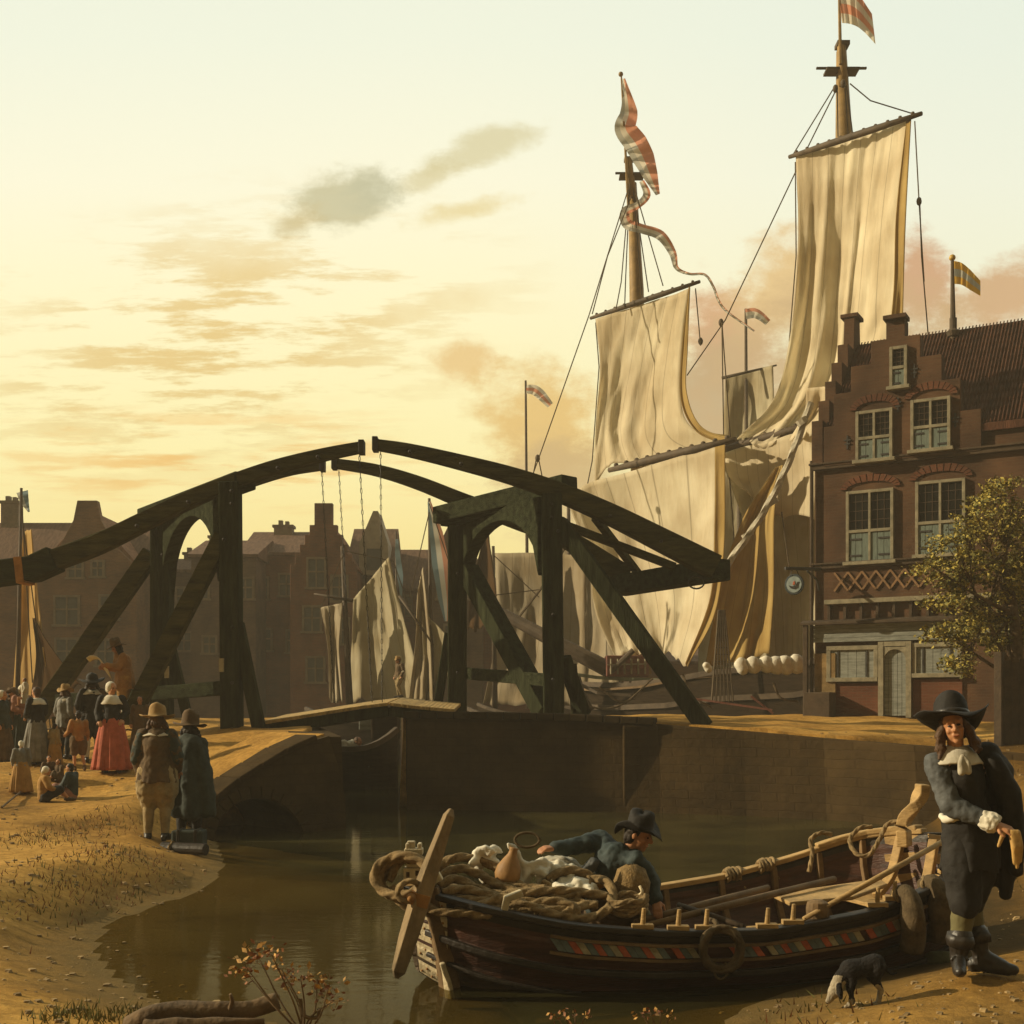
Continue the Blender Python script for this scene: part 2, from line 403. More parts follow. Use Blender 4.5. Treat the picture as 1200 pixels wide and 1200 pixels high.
def masonry(name, lo, hi, w=.42, h=.17):
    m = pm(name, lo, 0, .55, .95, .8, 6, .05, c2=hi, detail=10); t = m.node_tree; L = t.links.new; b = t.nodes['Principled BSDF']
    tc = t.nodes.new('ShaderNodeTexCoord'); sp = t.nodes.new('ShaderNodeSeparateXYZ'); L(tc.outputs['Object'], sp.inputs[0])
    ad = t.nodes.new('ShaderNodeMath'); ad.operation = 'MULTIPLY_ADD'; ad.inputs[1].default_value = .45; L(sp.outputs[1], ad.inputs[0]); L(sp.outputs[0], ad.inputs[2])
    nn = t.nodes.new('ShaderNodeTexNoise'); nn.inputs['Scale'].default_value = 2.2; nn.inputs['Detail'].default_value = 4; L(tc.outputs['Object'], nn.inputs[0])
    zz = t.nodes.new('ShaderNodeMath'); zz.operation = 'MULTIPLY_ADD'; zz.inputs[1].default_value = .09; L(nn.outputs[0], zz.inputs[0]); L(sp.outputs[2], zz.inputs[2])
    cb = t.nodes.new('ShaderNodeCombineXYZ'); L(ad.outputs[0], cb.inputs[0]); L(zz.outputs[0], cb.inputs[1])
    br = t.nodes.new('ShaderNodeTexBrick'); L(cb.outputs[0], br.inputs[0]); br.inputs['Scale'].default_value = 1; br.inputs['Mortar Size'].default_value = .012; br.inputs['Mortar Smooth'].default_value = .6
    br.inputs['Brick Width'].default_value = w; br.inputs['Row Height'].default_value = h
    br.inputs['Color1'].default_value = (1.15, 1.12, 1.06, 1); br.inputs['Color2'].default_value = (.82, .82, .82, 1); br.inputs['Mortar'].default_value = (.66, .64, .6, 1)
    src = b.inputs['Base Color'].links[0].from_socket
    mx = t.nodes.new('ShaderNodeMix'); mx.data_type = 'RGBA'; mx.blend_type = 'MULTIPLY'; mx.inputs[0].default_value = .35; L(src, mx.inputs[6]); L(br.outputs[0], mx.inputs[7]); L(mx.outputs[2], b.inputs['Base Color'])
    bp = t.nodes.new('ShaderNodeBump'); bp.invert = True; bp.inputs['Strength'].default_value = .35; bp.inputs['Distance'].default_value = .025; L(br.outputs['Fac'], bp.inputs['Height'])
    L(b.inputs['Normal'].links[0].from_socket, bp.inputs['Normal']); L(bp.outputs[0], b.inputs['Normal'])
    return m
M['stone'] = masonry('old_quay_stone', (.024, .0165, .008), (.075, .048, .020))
M['stone_dark'] = pm('quay_capping', (.036, .025, .013), .4, 2, .9, .4, 8, .05)
M['rope'] = pm('hemp_rope', (.22, .155, .078), .45, 14, .9, .3, 60, .1)
M['rope_dark'] = pm('tarred_rope', (.10, .072, .04), .4, 10, .9, .3, 60, .1)
M['hull_red'] = pm('oiled_red_plank', (.060, .022, .012), .5, 3, .55, .35, 18, .4, stretch=(1, 1, 5))
M['hull_brown'] = pm('weathered_brown_plank', (.075, .048, .024), .5, 3, .7, .35, 18, .3, stretch=(1, 1, 5))
M['hull_black'] = pm('tarred_wale', (.022, .016, .011), .4, 5, .5, .3, 18, .4)
M['oak'] = pm('bare_oak', (.36, .235, .095), .35, 4, .7, .3, 22, .3, stretch=(1, 1, 3))
M['oak_dark'] = pm('worn_oak', (.16, .10, .045), .4, 4, .75, .3, 22, .3)
M['plate'] = pm('pale_riveted_plate', (.50, .42, .27), .35, 6, .6, .35, 30)
M['white'] = pm('white_linen', (.62, .58, .47), .15, 6, .85, .2)
M['cloth_w'] = pm('crumpled_canvas', (.42, .38, .29), .3, 5, .9, .4, 18)
M['clay'] = pm('tan_earthenware', (.30, .165, .06), .3, 5, .6, .15)
M['b_red'] = pm('paint_red', (.40, .10, .045), .3, 9, .7, .1)
M['b_blue'] = pm('paint_slate', (.12, .15, .15), .3, 9, .7, .1)
M['b_cream'] = pm('paint_cream', (.34, .30, .20), .3, 9, .7, .1)
M['skin'] = pm('skin', (.47, .225, .105), .12, 9, .55, .05, 40, .35)
M['skin2'] = pm('tanned_skin', (.38, .17, .075), .12, 9, .55, .05, 40, .35)
M['hair'] = pm('brown_hair', (.075, .038, .016), .4, 16, .6, .5, 40)
M['hairdk'] = pm('dark_hair', (.022, .015, .010), .4, 16, .6, .5, 40)
M['lip'] = pm('lips', (.30, .09, .05), .1, 9, .5, 0)
M['eye'] = pm('dark_eye', (.02, .013, .01), .1, 9, .25, 0)
M['felt'] = pm('black_felt', (.014, .012, .010), .4, 6, .75, .2)
M['felt_tan'] = pm('tan_felt', (.30, .19, .07), .3, 6, .85, .2)
M['felt_brown'] = pm('brown_felt', (.10, .06, .025), .3, 6, .85, .2)
M['black'] = pm('black_wool', (.016, .014, .012), .4, 7, .8, .25)
M['slate'] = pm('slate_silk', (.075, .08, .08), .4, 5, .65, .25, 30, .3)
M['teal'] = pm('blue_green_wool', (.030, .044, .044), .4, 6, .75, .25)
M['brown'] = pm('brown_wool', (.095, .06, .027), .4, 6, .85, .25)
M['ochre'] = pm('ochre_wool', (.34, .19, .05), .3, 6, .85, .25)
M['rust'] = pm('rust_leather', (.30, .145, .04), .3, 6, .75, .2)
M['tan'] = pm('buff_breeches', (.27, .20, .095), .3, 6, .85, .25)
M['grey'] = pm('grey_wool', (.17, .165, .145), .35, 6, .85, .25)
M['darkgreen'] = pm('dark_green_wool', (.035, .045, .038), .3, 6, .85, .25)
M['redskirt'] = pm('red_skirt', (.38, .095, .05), .3, 6, .85, .25)
M['pink'] = pm('faded_pink_wool', (.26, .13, .09), .3, 6, .85, .25)
M['hose'] = pm('olive_hose', (.13, .115, .05), .3, 6, .8, .15)
M['leather'] = pm('black_leather', (.02, .015, .011), .3, 8, .45, .2, 30, .5)
M['glove'] = pm('tan_glove', (.46, .28, .085), .3, 8, .6, .2)
M['gold'] = pm('gilt', (.5, .32, .06), .2, 6, .4, .1)
M['basket'] = pm('wicker', (.20, .13, .05), .4, 20, .85, .6, 50)
M['bark'] = pm('bark', (.11, .07, .035), .5, 5, .95, .8, 18)
M['twig'] = pm('dry_twig', (.13, .085, .04), .4, 8, .9, .3)
M['dogblack'] = pm('black_fur', (.008, .006, .005), .4, 20, .85, .5, 70)
M['dogwhite'] = pm('white_fur', (.32, .27, .19), .25, 20, .85, .5, 70)
# ================================================================== terrain and water
LEFT = [(-4.74, 18.97, 1), (-3.85, 15.9, 1), (-3.6, 13.7, 1), (-3.9, 12.6, 1), (-3.95, 11.5, 1), (-3.68, 10.3, 1), (-3.08, 9.2, 1), (-2.5, 8.4, 1), (-1.6, 7.9, 1),
        (-1.3, 7.0, 1), (1.3, 7.0, 0), (1.3, -30, 0), (-90, -30, 0), (-90, 33.5, 0), (-5.9, 33.5, 0), (-3.55, 21.9, 0), (-2.95, 21.1, 0)]
RIGHT = [(-2.3, 25.3, 0), (2.9, 24.5, 0), (5.8, 22.9, 0), (7.3, 21.4, 1), (6.8, 19, 1), (5.6, 14.5, 1), (4.3, 10.8, 1), (3.35, 9.85, 1), (2.55, 9.2, 1),
         (2.0, 8.8, 1), (1.45, 8.05, 1), (1.3, 7.0, 0), (1.3, -30, 0), (90, -30, 0), (90, 37, 0), (11, 37, 0), (7.0, 34.2, 0), (-1.0, 31.0, 0), (-2.6, 30.2, 0)]
FAR = [(-400, 57.5, 0), (400, 57.5, 0), (400, 900, 0), (-400, 900, 0)]
CP_L = [(-4.8, 16.3, .32), (-7.3, 19.7, .55), (-7.6, 22.6, .89), (-9.9, 24.8, .95), (-5.7, 25, 1.74), (-8.3, 28.3, 1.9), (-12.2, 29, 1.2), (-4.5, 7.5, .35), (-8, 10, .5),
        (-7, 14, .42), (-12, 15, .7), (-3, 7.2, .22), (-2, 6.5, .2), (-4.3, 22.6, 1.55), (-4.0, 25, 1.75), (-5.2, 21.2, 1.0), (-5.3, 20, .62), (-5.4, 30, 1.9), (-9, 32.5, 1.7),
        (-20, 25, 1.1), (-40, 20, 1.2), (-40, 8, 1.0), (0, 5, .2), (-6.6, 24.2, 1.5), (-7.0, 26.0, 1.75), (-10, 27.5, 1.35)]
CP_R = [(-2, 26, 1.98), (.9, 25.8, 1.95), (3, 25, 1.84), (5, 24, 1.72), (6.2, 23, 1.62), (8.1, 31.5, 1.9), (12, 28, 1.74), (-2, 29.5, 1.95), (4, 30, 1.92), (8, 22.5, 1.5),
        (7.8, 19, 1.0), (6.5, 14.5, .5), (5, 11, .36), (3.2, 8.2, .30), (3.6, 8.8, .28), (2.6, 8.0, .14), (4, 7.5, .25), (6, 8, .35), (10, 12, .7), (13, 20, 1.35), (20, 10, .8), (40, 25, 1.7), (2, 6.5, .18), (0, 5, .2)]
def inside(px, py, poly):
    r = np.zeros(px.shape, bool); n = len(poly)
    for i in range(n):
        x1, y1 = poly[i][:2]; x2, y2 = poly[(i+1) % n][:2]
        if y1 == y2: continue
        c = (y1 > py) != (y2 > py)
        r ^= c & (px < (x2-x1)*(py-y1)/(y2-y1)+x1)
    return r
def edged(px, py, poly):
    """distance to the nearest shore edge and to the nearest walled edge."""
    d = [np.full(px.shape, 1e6), np.full(px.shape, 1e6)]; n = len(poly)
    for i in range(n):
        x1, y1, k = poly[i]; x2, y2 = poly[(i+1) % n][:2]
        L = (x2-x1)**2+(y2-y1)**2
        t = np.clip(((px-x1)*(x2-x1)+(py-y1)*(y2-y1))/L, 0, 1)
        q = np.hypot(px-x1-t*(x2-x1), py-y1-t*(y2-y1))
        d[k] = np.minimum(d[k], q)
    return d[1], d[0]
def idw(px, py, cp):
    a = np.zeros(px.shape); b = np.zeros(px.shape)
    for x, y, z in cp:
        w = 1/(((px-x)**2+(py-y)**2)+.6)**1.6
        a += w*z; b += w
    return a/b
def height(px, py):
    px = np.asarray(px, float); py = np.asarray(py, float)
    h = np.full(px.shape, -1.6)
    for poly, cp in ((LEFT, CP_L), (RIGHT, CP_R)):
        i = inside(px, py, poly); ds, dw = edged(px, py, poly)
        z = idw(px, py, cp)
        t = np.clip(ds/1.3, 0, 1); k = t*t*(3-2*t)*.75+t*.25
        h = np.where(i, np.maximum(h, np.minimum(z, z*k+.012)), h)
        sh = (~i) & (ds <= dw+.05)
        h = np.where(sh, np.maximum(h, np.maximum(-1.6, -np.where((px < 0) & (py < 15), .045, .13)*ds)), h)
    s_, t_ = (px+4.95)*.757+(py-18.88)*.653, -(px+4.95)*.653+(py-18.88)*.757      # hollow under the culvert
    h = np.where((s_ > .1) & (s_ < 2.6) & (t_ > -.2) & (t_ < 1.95), -1.2, h)
    i = inside(px, py, FAR); h = np.where(i, 1.6, h)
    nn = .035*np.sin(px*1.7+py*.6)*np.sin(py*1.3-px*.5)+.02*np.sin(px*4.1+1)*np.sin(py*3.3)
    return h+np.where(h > .1, nn, 0)
def zg(x, y): return float(height(np.array([x]), np.array([y]))[0])
def GP(px, py):
    """the point of the ground seen in a given direction."""
    Y = 5.0
    hit = lambda y: zg((px-600)*y/F, y) >= ZC+(HOR-py)*y/F
    while Y < 60 and not hit(Y): Y += .3
    Y -= .3
    while Y < 60 and not hit(Y): Y += .025
    return V(((px-600)*Y/F, Y, zg((px-600)*Y/F, Y)))
xs = np.concatenate([np.linspace(-400, -60, 10), np.linspace(-55, -15, 40), np.arange(-14, 14.01, .16), np.linspace(15, 55, 40), np.linspace(60, 400, 10)])
ys = np.concatenate([np.linspace(-60, 1, 12), np.arange(2, 5, .5), np.arange(5, 34.01, .16), np.linspace(35, 57.3, 20), np.array([57.6]), np.linspace(60, 110, 20), np.linspace(130, 900, 8)])
gx, gy = np.meshgrid(xs, ys); gz = height(gx, gy)
nx_ = len(xs); vs = np.stack([gx.ravel(), gy.ravel(), gz.ravel()], 1)
idx = np.arange(len(vs)).reshape(len(ys), nx_)
fs = np.stack([idx[:-1, :-1].ravel(), idx[:-1, 1:].ravel(), idx[1:, 1:].ravel(), idx[1:, :-1].ravel()], 1)
gm = bpy.data.meshes.new('ground'); gm.from_pydata(vs.tolist(), [], fs.tolist()); gm.polygons.foreach_set('use_smooth', [True]*len(fs))
ground = bpy.data.objects.new('ground', gm); COL.objects.link(ground); tag(ground, kind='structure')
def mat_ground():
    m = bpy.data.materials.new('trodden_earth'); m.use_nodes = True; t = m.node_tree; b = t.nodes['Principled BSDF']; L = t.links.new
    tc = t.nodes.new('ShaderNodeTexCoord')
    def noi(s, d=7, r=.65):
        n = t.nodes.new('ShaderNodeTexNoise'); n.inputs['Scale'].default_value = s; n.inputs['Detail'].default_value = d; n.inputs['Roughness'].default_value = r
        L(tc.outputs['Object'], n.inputs[0]); return n.outputs[0]
    def ramp(x, ps):
        r = t.nodes.new('ShaderNodeValToRGB'); L(x, r.inputs[0]); e = r.color_ramp.elements
        e[0].position, e[0].color = ps[0][0], (*ps[0][1], 1); e[1].position, e[1].color = ps[-1][0], (*ps[-1][1], 1)
        for p, c in ps[1:-1]: q = e.new(p); q.color = (*c, 1)
        return r.outputs[0]
    a = ramp(noi(.55, 8), [(.32, (.26, .145, .034)), (.5, (.50, .29, .07)), (.68, (.66, .41, .115))])
    f = ramp(noi(7, 10, .8), [(.32, (.5, .46, .40)), (.68, (1.25, 1.2, 1.15))])
    mx = t.nodes.new('ShaderNodeMix'); mx.data_type = 'RGBA'; mx.blend_type = 'MULTIPLY'; mx.inputs[0].default_value = 1
    L(a, mx.inputs[6]); L(f, mx.inputs[7])
    # wet mud near the water line
    sp = t.nodes.new('ShaderNodeSeparateXYZ'); L(tc.outputs['Object'], sp.inputs[0])
    ad = t.nodes.new('ShaderNodeMath'); ad.operation = 'MULTIPLY_ADD'; L(noi(2.5), ad.inputs[0]); ad.inputs[1].default_value = -.16; L(sp.outputs[2], ad.inputs[2])
    mr = t.nodes.new('ShaderNodeMapRange'); L(ad.outputs[0], mr.inputs[0]); mr.inputs[1].default_value = -.08; mr.inputs[2].default_value = .16
    m2 = t.nodes.new('ShaderNodeMix'); m2.data_type = 'RGBA'; L(mr.outputs[0], m2.inputs[0]); m2.inputs[6].default_value = (.15, .10, .034, 1); L(mx.outputs[2], m2.inputs[7])
    # grass and weeds: low patches of dull green brown
    g = ramp(noi(1.1, 6), [(.56, (0, 0, 0)), (.66, (1, 1, 1))])
    m3 = t.nodes.new('ShaderNodeMix'); m3.data_type = 'RGBA'; m4 = t.nodes.new('ShaderNodeMath'); m4.operation = 'MULTIPLY'; m4.inputs[1].default_value = .5
    L(g, m4.inputs[0]); L(m4.outputs[0], m3.inputs[0]); L(m2.outputs[2], m3.inputs[6]); m3.inputs[7].default_value = (.085, .055, .016, 1)
    # shade over the right bank, painted into the earth colour
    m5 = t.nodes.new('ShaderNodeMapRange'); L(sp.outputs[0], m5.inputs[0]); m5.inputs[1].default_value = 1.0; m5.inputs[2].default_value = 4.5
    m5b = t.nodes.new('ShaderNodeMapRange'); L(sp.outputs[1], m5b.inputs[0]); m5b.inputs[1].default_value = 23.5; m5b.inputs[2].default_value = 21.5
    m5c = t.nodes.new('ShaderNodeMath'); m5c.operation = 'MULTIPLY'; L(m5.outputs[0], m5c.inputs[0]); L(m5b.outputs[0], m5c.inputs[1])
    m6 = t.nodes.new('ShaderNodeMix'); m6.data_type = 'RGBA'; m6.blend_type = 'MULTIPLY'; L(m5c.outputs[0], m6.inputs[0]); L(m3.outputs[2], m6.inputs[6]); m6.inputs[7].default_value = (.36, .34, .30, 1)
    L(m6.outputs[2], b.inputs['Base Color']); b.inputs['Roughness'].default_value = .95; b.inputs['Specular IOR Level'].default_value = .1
    bp = t.nodes.new('ShaderNodeBump'); bp.inputs['Strength'].default_value = .7; bp.inputs['Distance'].default_value = .06; L(noi(14, 10, .75), bp.inputs['Height']); L(bp.outputs[0], b.inputs['Normal'])
    return m
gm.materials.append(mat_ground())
def mat_water():
    m = bpy.data.materials.new('murky_canal_water'); m.use_nodes = True; t = m.node_tree; b = t.nodes['Principled BSDF']; L = t.links.new
    tc = t.nodes.new('ShaderNodeTexCoord')
    n = t.nodes.new('ShaderNodeTexNoise'); n.inputs['Scale'].default_value = .6; n.inputs['Detail'].default_value = 5; L(tc.outputs['Object'], n.inputs[0])
    r = t.nodes.new('ShaderNodeValToRGB'); L(n.outputs[0], r.inputs[0])
    r.color_ramp.elements[0].position = .35; r.color_ramp.elements[0].color = (.024, .0225, .0085, 1)
    r.color_ramp.elements[1].position = .7; r.color_ramp.elements[1].color = (.075, .064, .021, 1)
    L(r.outputs[0], b.inputs['Base Color']); b.inputs['Roughness'].default_value = .05; b.inputs['IOR'].default_value = 1.2; b.inputs['Specular IOR Level'].default_value = .5
    mp = t.nodes.new('ShaderNodeMapping'); mp.inputs['Scale'].default_value = (1, 2.2, 1); L(tc.outputs['Object'], mp.inputs[0])
    n2 = t.nodes.new('ShaderNodeTexNoise'); n2.inputs['Scale'].default_value = 3.5; n2.inputs['Detail'].default_value = 4; L(mp.outputs[0], n2.inputs[0])
    bp = t.nodes.new('ShaderNodeBump'); bp.inputs['Strength'].default_value = .045; bp.inputs['Distance'].default_value = .05; L(n2.outputs[0], bp.inputs['Height']); L(bp.outputs[0], b.inputs['Normal'])
    tr = t.nodes.new('ShaderNodeBsdfTransparent'); tr.inputs[0].default_value = (.75, .68, .42, 1)
    s = t.nodes.new('ShaderNodeMixShader'); 
    at_ = t.nodes.new('ShaderNodeAttribute'); at_.attribute_name = 'murk'; mk = t.nodes.new('ShaderNodeMath'); mk.operation = 'MULTIPLY_ADD'; mk.inputs[1].default_value = .76; mk.inputs[2].default_value = .22; L(at_.outputs['Fac'], mk.inputs[0]); L(mk.outputs[0], s.inputs[0]); L(tr.outputs[0], s.inputs[1]); L(b.outputs[0], s.inputs[2])
    L(s.outputs[0], t.nodes['Material Output'].inputs[0]); return m
wm = bpy.data.meshes.new('water'); wy = ys[ys < 60]; wn = len(wy)*nx_
wv = vs[:wn].copy(); wz = wv[:, 2].copy(); wv[:, 2] = 0
wf = idx[:len(wy)]; wf = np.stack([wf[:-1, :-1].ravel(), wf[:-1, 1:].ravel(), wf[1:, 1:].ravel(), wf[1:, :-1].ravel()], 1)
wm.from_pydata(wv.tolist(), [], wf.tolist()); wm.materials.append(mat_water())
wa = wm.attributes.new('murk', 'FLOAT', 'POINT'); wa.data.foreach_set('value', (1-np.exp(np.minimum(wz, 0)/.22)).astype(np.float32))   # how much silt lies between surface and bed
water = bpy.data.objects.new('water', wm); COL.objects.link(water); tag(water, kind='structure')
# grit and pebbles trodden into the banks: nobody could count them
rp = random.Random(21); pts_ = []
while len(pts_) < 5200:
    y = rp.uniform(6.6, 26); x = rp.uniform(-.46*y, .46*y); pts_.append((x, y))
pa = np.array(pts_); hh_ = height(pa[:, 0], pa[:, 1]); gb = MB()
for (x, y), z in zip(pts_, hh_):
    if z < -.02 or (y > 23.5 and x > -4) or noise.noise(V((x*.6, y*.6, 3))) < -.12: continue
    r = rp.choice((.008, .011, .016, .024, .038))*rp.uniform(.7, 1.3); a = rp.uniform(0, 6.28); k = rp.uniform(.5, .9)
    vs_ = []
    for i in range(5): t = a+i*1.2566; vs_.append((x+r*math.cos(t)*rp.uniform(.7, 1.2), y+r*math.sin(t)*rp.uniform(.7, 1.2), z-r*.2))
    for i in range(5): t = a+.4+i*1.2566; vs_.append((x+r*.65*math.cos(t)*rp.uniform(.7, 1.2), y+r*.65*math.sin(t)*rp.uniform(.7, 1.2), z+r*k*.55))
    gb.add(vs_, [(i, (i+1) % 5, 5+(i+1) % 5, 5+i) for i in range(5)]+[(5, 6, 7, 8, 9)])
tag(gb.build('gravel', pm('bank_grit', (.20, .13, .055), .6, 2.5, .95, 0, c2=(.42, .29, .13))), kind='stuff')

# ================================================================== quay walls
def slab_wall(mb, base, top, back):
    """wall standing on the canal bed: base line, top line (leaning back) and a thickness vector."""
    n = len(base); vs = []; fs = []
    for (bx, by, bz), (tx, ty, tz) in zip(base, top):
        vs += [(bx, by, bz), (tx, ty, tz), (tx+back[0], ty+back[1], tz), (bx+back[0], by+back[1], bz)]
    for i in range(n-1):
        for k in range(4): fs.append((4*i+k, 4*i+4+k, 4*i+4+(k+1) % 4, 4*i+(k+1) % 4))
    fs += [(0, 1, 2, 3), (4*n-1, 4*n-2, 4*n-3, 4*n-4)]
    mb.add(vs, fs)
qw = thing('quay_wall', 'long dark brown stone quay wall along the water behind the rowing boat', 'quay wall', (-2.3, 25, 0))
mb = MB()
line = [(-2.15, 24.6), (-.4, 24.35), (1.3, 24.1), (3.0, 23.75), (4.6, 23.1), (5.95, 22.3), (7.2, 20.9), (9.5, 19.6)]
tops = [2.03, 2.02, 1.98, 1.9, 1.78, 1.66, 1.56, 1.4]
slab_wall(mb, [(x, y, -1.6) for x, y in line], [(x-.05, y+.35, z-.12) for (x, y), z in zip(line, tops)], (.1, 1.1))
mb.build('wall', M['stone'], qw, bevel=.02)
mb = MB()
for i in range(3):
    (x0, y0), (x1, y1) = line[i], line[i+1]; n = 5
    for k in range(n):
        a, b = k/n, (k+1)/n-.012
        p = V((x0+(x1-x0)*a-.05, y0+(y1-y0)*a+.62, tops[i]+(tops[i+1]-tops[i])*a-.07)); q = V((x0+(x1-x0)*b-.05, y0+(y1-y0)*b+.62, tops[i]+(tops[i+1]-tops[i])*b-.07))
        mb.bar(p, q, .78, .15)
mb.build('coping', M['stone_dark'], qw, bevel=.02)
mb = MB()
for (px, w, zb, zt) in ((750, .7, -1.6, 1.75),):
    Y = 24.2 if px < 800 else 22.9
    mb.box(((px-600)*Y/F, Y+.12, (zb+zt)/2), (w, .5, zt-zb))
mb.build('buttress', M['stone'], qw, bevel=.03)
mb = MB(); slab_wall(mb, [(-2.15, 24.6, -1.6), (-2.75, 30.2, -1.6)], [(-2.2, 24.95, 1.95), (-2.8, 30.2, 1.95)], (.7, .1))
mb.build('return_wall', M['stone'], qw)

ab = thing('bridge_abutment', 'left brown stone bridge abutment with a dark arched culvert at the waterline', 'abutment', (-3.8, 20, 0))
A0, A1 = V((-4.95, 18.88, 0)), V((-2.84, 20.7, 0)); ad = (A1-A0); AL = ad.length; ad.normalize(); an = V((ad.y, -ad.x, 0))   # an points to the viewer
def AP(s, z, out=0.0): return A0+ad*s+V((0, 0, z))+an*(out-.18*max(z, 0))
ac, ar = 1.06, .84; base_z = -1.2
out = [AP(0, base_z), AP(ac-ar, base_z)]
out += [AP(ac-ar*math.cos(math.pi*k/14), -.18+ar*.95*math.sin(math.pi*k/14)) for k in range(15)]
out += [AP(ac+ar, base_z), AP(AL, base_z), AP(AL, .5), AP(AL-.05, 1.0), AP(AL-.2, 1.62), AP(2.2, 1.52), AP(1.7, 1.32), AP(1.2, 1.08), AP(.75, .86), AP(.35, .62), AP(.0, .36)]
MB().prism(out, -an*2.3).build('wall', M['stone'], ab)
mb = MB(); tp_ = [(AL-.2, 1.62), (2.2, 1.52), (1.7, 1.32), (1.2, 1.08), (.75, .86), (.35, .62), (.0, .36)]
mb.prism([AP(s, z+.035, -.45+.18*z) for s, z in tp_]+[AP(s, z-.1, -.45+.18*z) for s, z in tp_[::-1]], -an*1.95); mb.build('earth_fill', gm.materials[0], ab)
mb = MB()
for k in range(15):
    a0, a1 = math.pi*k/15+.012, math.pi*(k+1)/15-.012
    q = [AP(ac-r*math.cos(a), -.18+r*.97*math.sin(a), .04) for r, a in ((ar, a0), (ar, a1), (ar+.19, a1), (ar+.19, a0))]
    mb.prism(q, -an*.2)
mb.build('arch_ring', M['stone'], ab, bevel=.012)
MB().prism([AP(ac-ar-.2, base_z, -2.2), AP(ac+ar+.2, base_z, -2.2), AP(ac+ar+.2, .8, -2.2), AP(ac-ar-.2, .8, -2.2)], -an*.12).build('culvert_back', M['stone_dark'], ab)
mb = MB(); pts = [(2.3, 1.60), (1.7, 1.39), (1.2, 1.15), (.75, .93), (.35, .69), (0, .43)]
for (s0, z0), (s1, z1) in zip(pts, pts[1:]): mb.bar(AP(s0, z0, -.25)+ad*-.01, AP(s1, z1, -.25)+ad*.01, .62, .10)
mb.build('coping', M['stone'], ab, bevel=.02)
mb = MB(); slab_wall(mb, [(-2.84, 20.7, -1.6), (-5.75, 33.3, -1.6)], [(-3.0, 21.0, 1.6), (-5.75, 33.3, 1.75)], (-.8, -.1))
mb.build('return_wall', M['stone'], ab)

# ================================================================== the double drawbridge
YN, YF = 25.0, 28.3
def PN(px, py, o=0.0): return P(px, py, YN+o)
def PF(px, py, o=0.0): return P(px, py, YF+o)
def ring_link(mb, a, b, r=.05):
    n = max(2, int((b-a).length/.11))
    for i in range(n):
        p, q = a.lerp(b, i/n), a.lerp(b, (i+1)/n)
        u = V((1, 0, 0)) if i % 2 else V((0, 1, 0)); w = (q-p)
        mb.tube([p-w*.12, p+w*.25+u*.016, p+w*.75+u*.016, q+w*.12, p+w*.75-u*.016, p+w*.25-u*.016, p-w*.12], .008, 4, cap=False)
dl = thing('drawbridge', 'left half of the dark timber drawbridge, its beams slanting down off the left edge', 'drawbridge', PN(285, 848))
# posts
mb = MB(); mb.bar(PN(272, 856), PN(270, 566), .40, .46, (0, 1, 0)); mb.build('post', M['timber'], dl, bevel=.025)
mb = MB(); mb.bar(PF(190, 846), PF(190, 604), .44, .5, (0, 1, 0)); mb.build('post', M['timber'], dl, bevel=.025)
def portal(parent, name, nb, nt, fb, ft, th=.34, drop=.62):
    """arched head between two posts: a wooden panel whose underside is cut to an arch."""
    a, b = ft, nt; d = b-a; n = 16
    top = [a.lerp(b, i/n) for i in range(n+1)]
    low = []
    for i in range(n+1):
        t = i/n; w = abs(2*t-1); low.append(a.lerp(b, t)-V((0, 0, .32+drop*1.9*(1-math.sqrt(max(0, 1-min(1, w*1.0)**2)))*(1 if True else 0))))
    ax = V((d.y, -d.x, 0)).normalized()
    mb = MB(); mb.prism([p-ax*th/2 for p in top+low[::-1]], ax*th); return mb.build(name, M['timber_h'], parent, bevel=.02)
portal(dl, 'arched_brace', None, PN(264, 574), None, PF(196, 604), drop=.85)
mb = MB(); mb.bar(PF(172, 606), PN(288, 563), .5, .34); mb.build('lintel', M['timber_h'], dl, bevel=.03)
# struts
for a, b, w in ((PN(262, 628), PN(150, 846), .34), (PF(178, 648), PF(42, 842), .38), (PN(278, 730), PN(304, 856), .26), (PF(196, 742), PF(222, 850), .22)):
    mb = MB(); mb.bar(a, b, w, w); mb.build('strut', M['timber_top'] if w > .3 else M['timber'], dl, bevel=.02)
mb = MB(); mb.bar(PF(60, 822), PN(266, 806), .16, .30); mb.build('rail', M['timber_h'], dl, bevel=.02)
mb = MB(); mb.bar(PF(62, 845), PF(130, 838), .16, .2); mb.build('rail', M['timber_top'], dl, bevel=.02)
# balance beams
def beam(parent, pts, w0, w1, mat='timber_top'):
    q = crv(pts, 6); n = len(q)
    w = [w0+(w1-w0)*i/(n-1) for i in range(n)]
    mb = MB(); mb.sweep(q, w, w); return mb.build('balance_beam', M[mat], parent, bevel=.02)
bn = beam(dl, [PN(425, 524), PN(380, 533), PN(325, 547), PN(271, 566), PN(220, 587), PN(170, 611), PN(115, 638), PN(60, 658)], .22, .40)
mb = MB(); mb.sweep([PN(66, 655), PN(40, 667), PN(0, 672), PN(-60, 678), PN(-130, 690)], .56, .50); mb.build('counterweight', M['timber_h'], dl, bevel=.03)
mb = MB(); mb.sweep([PN(33, 669), PN(24, 670)], .6, .54); mb.build('iron_band', M['rust'], dl)
beam(dl, [PF(379, 545), PF(330, 553), PF(262, 575), PF(192, 602), PF(130, 628), PF(60, 655), PF(-20, 684)], .22, .38)
for a, b in ((PN(424, 520), PN(424, 529)), (PF(378, 541), PF(378, 550))):
    mb = MB(); c = (a+b)/2; mb.box(c, (.12, .3, .28)); mb.build('iron_cap', M['iron'], dl, bevel=.01)
mb = MB(); ring_link(mb, PN(421, 528), P(436, 822, 25.2)); mb.build('chain', M['iron'], dl)
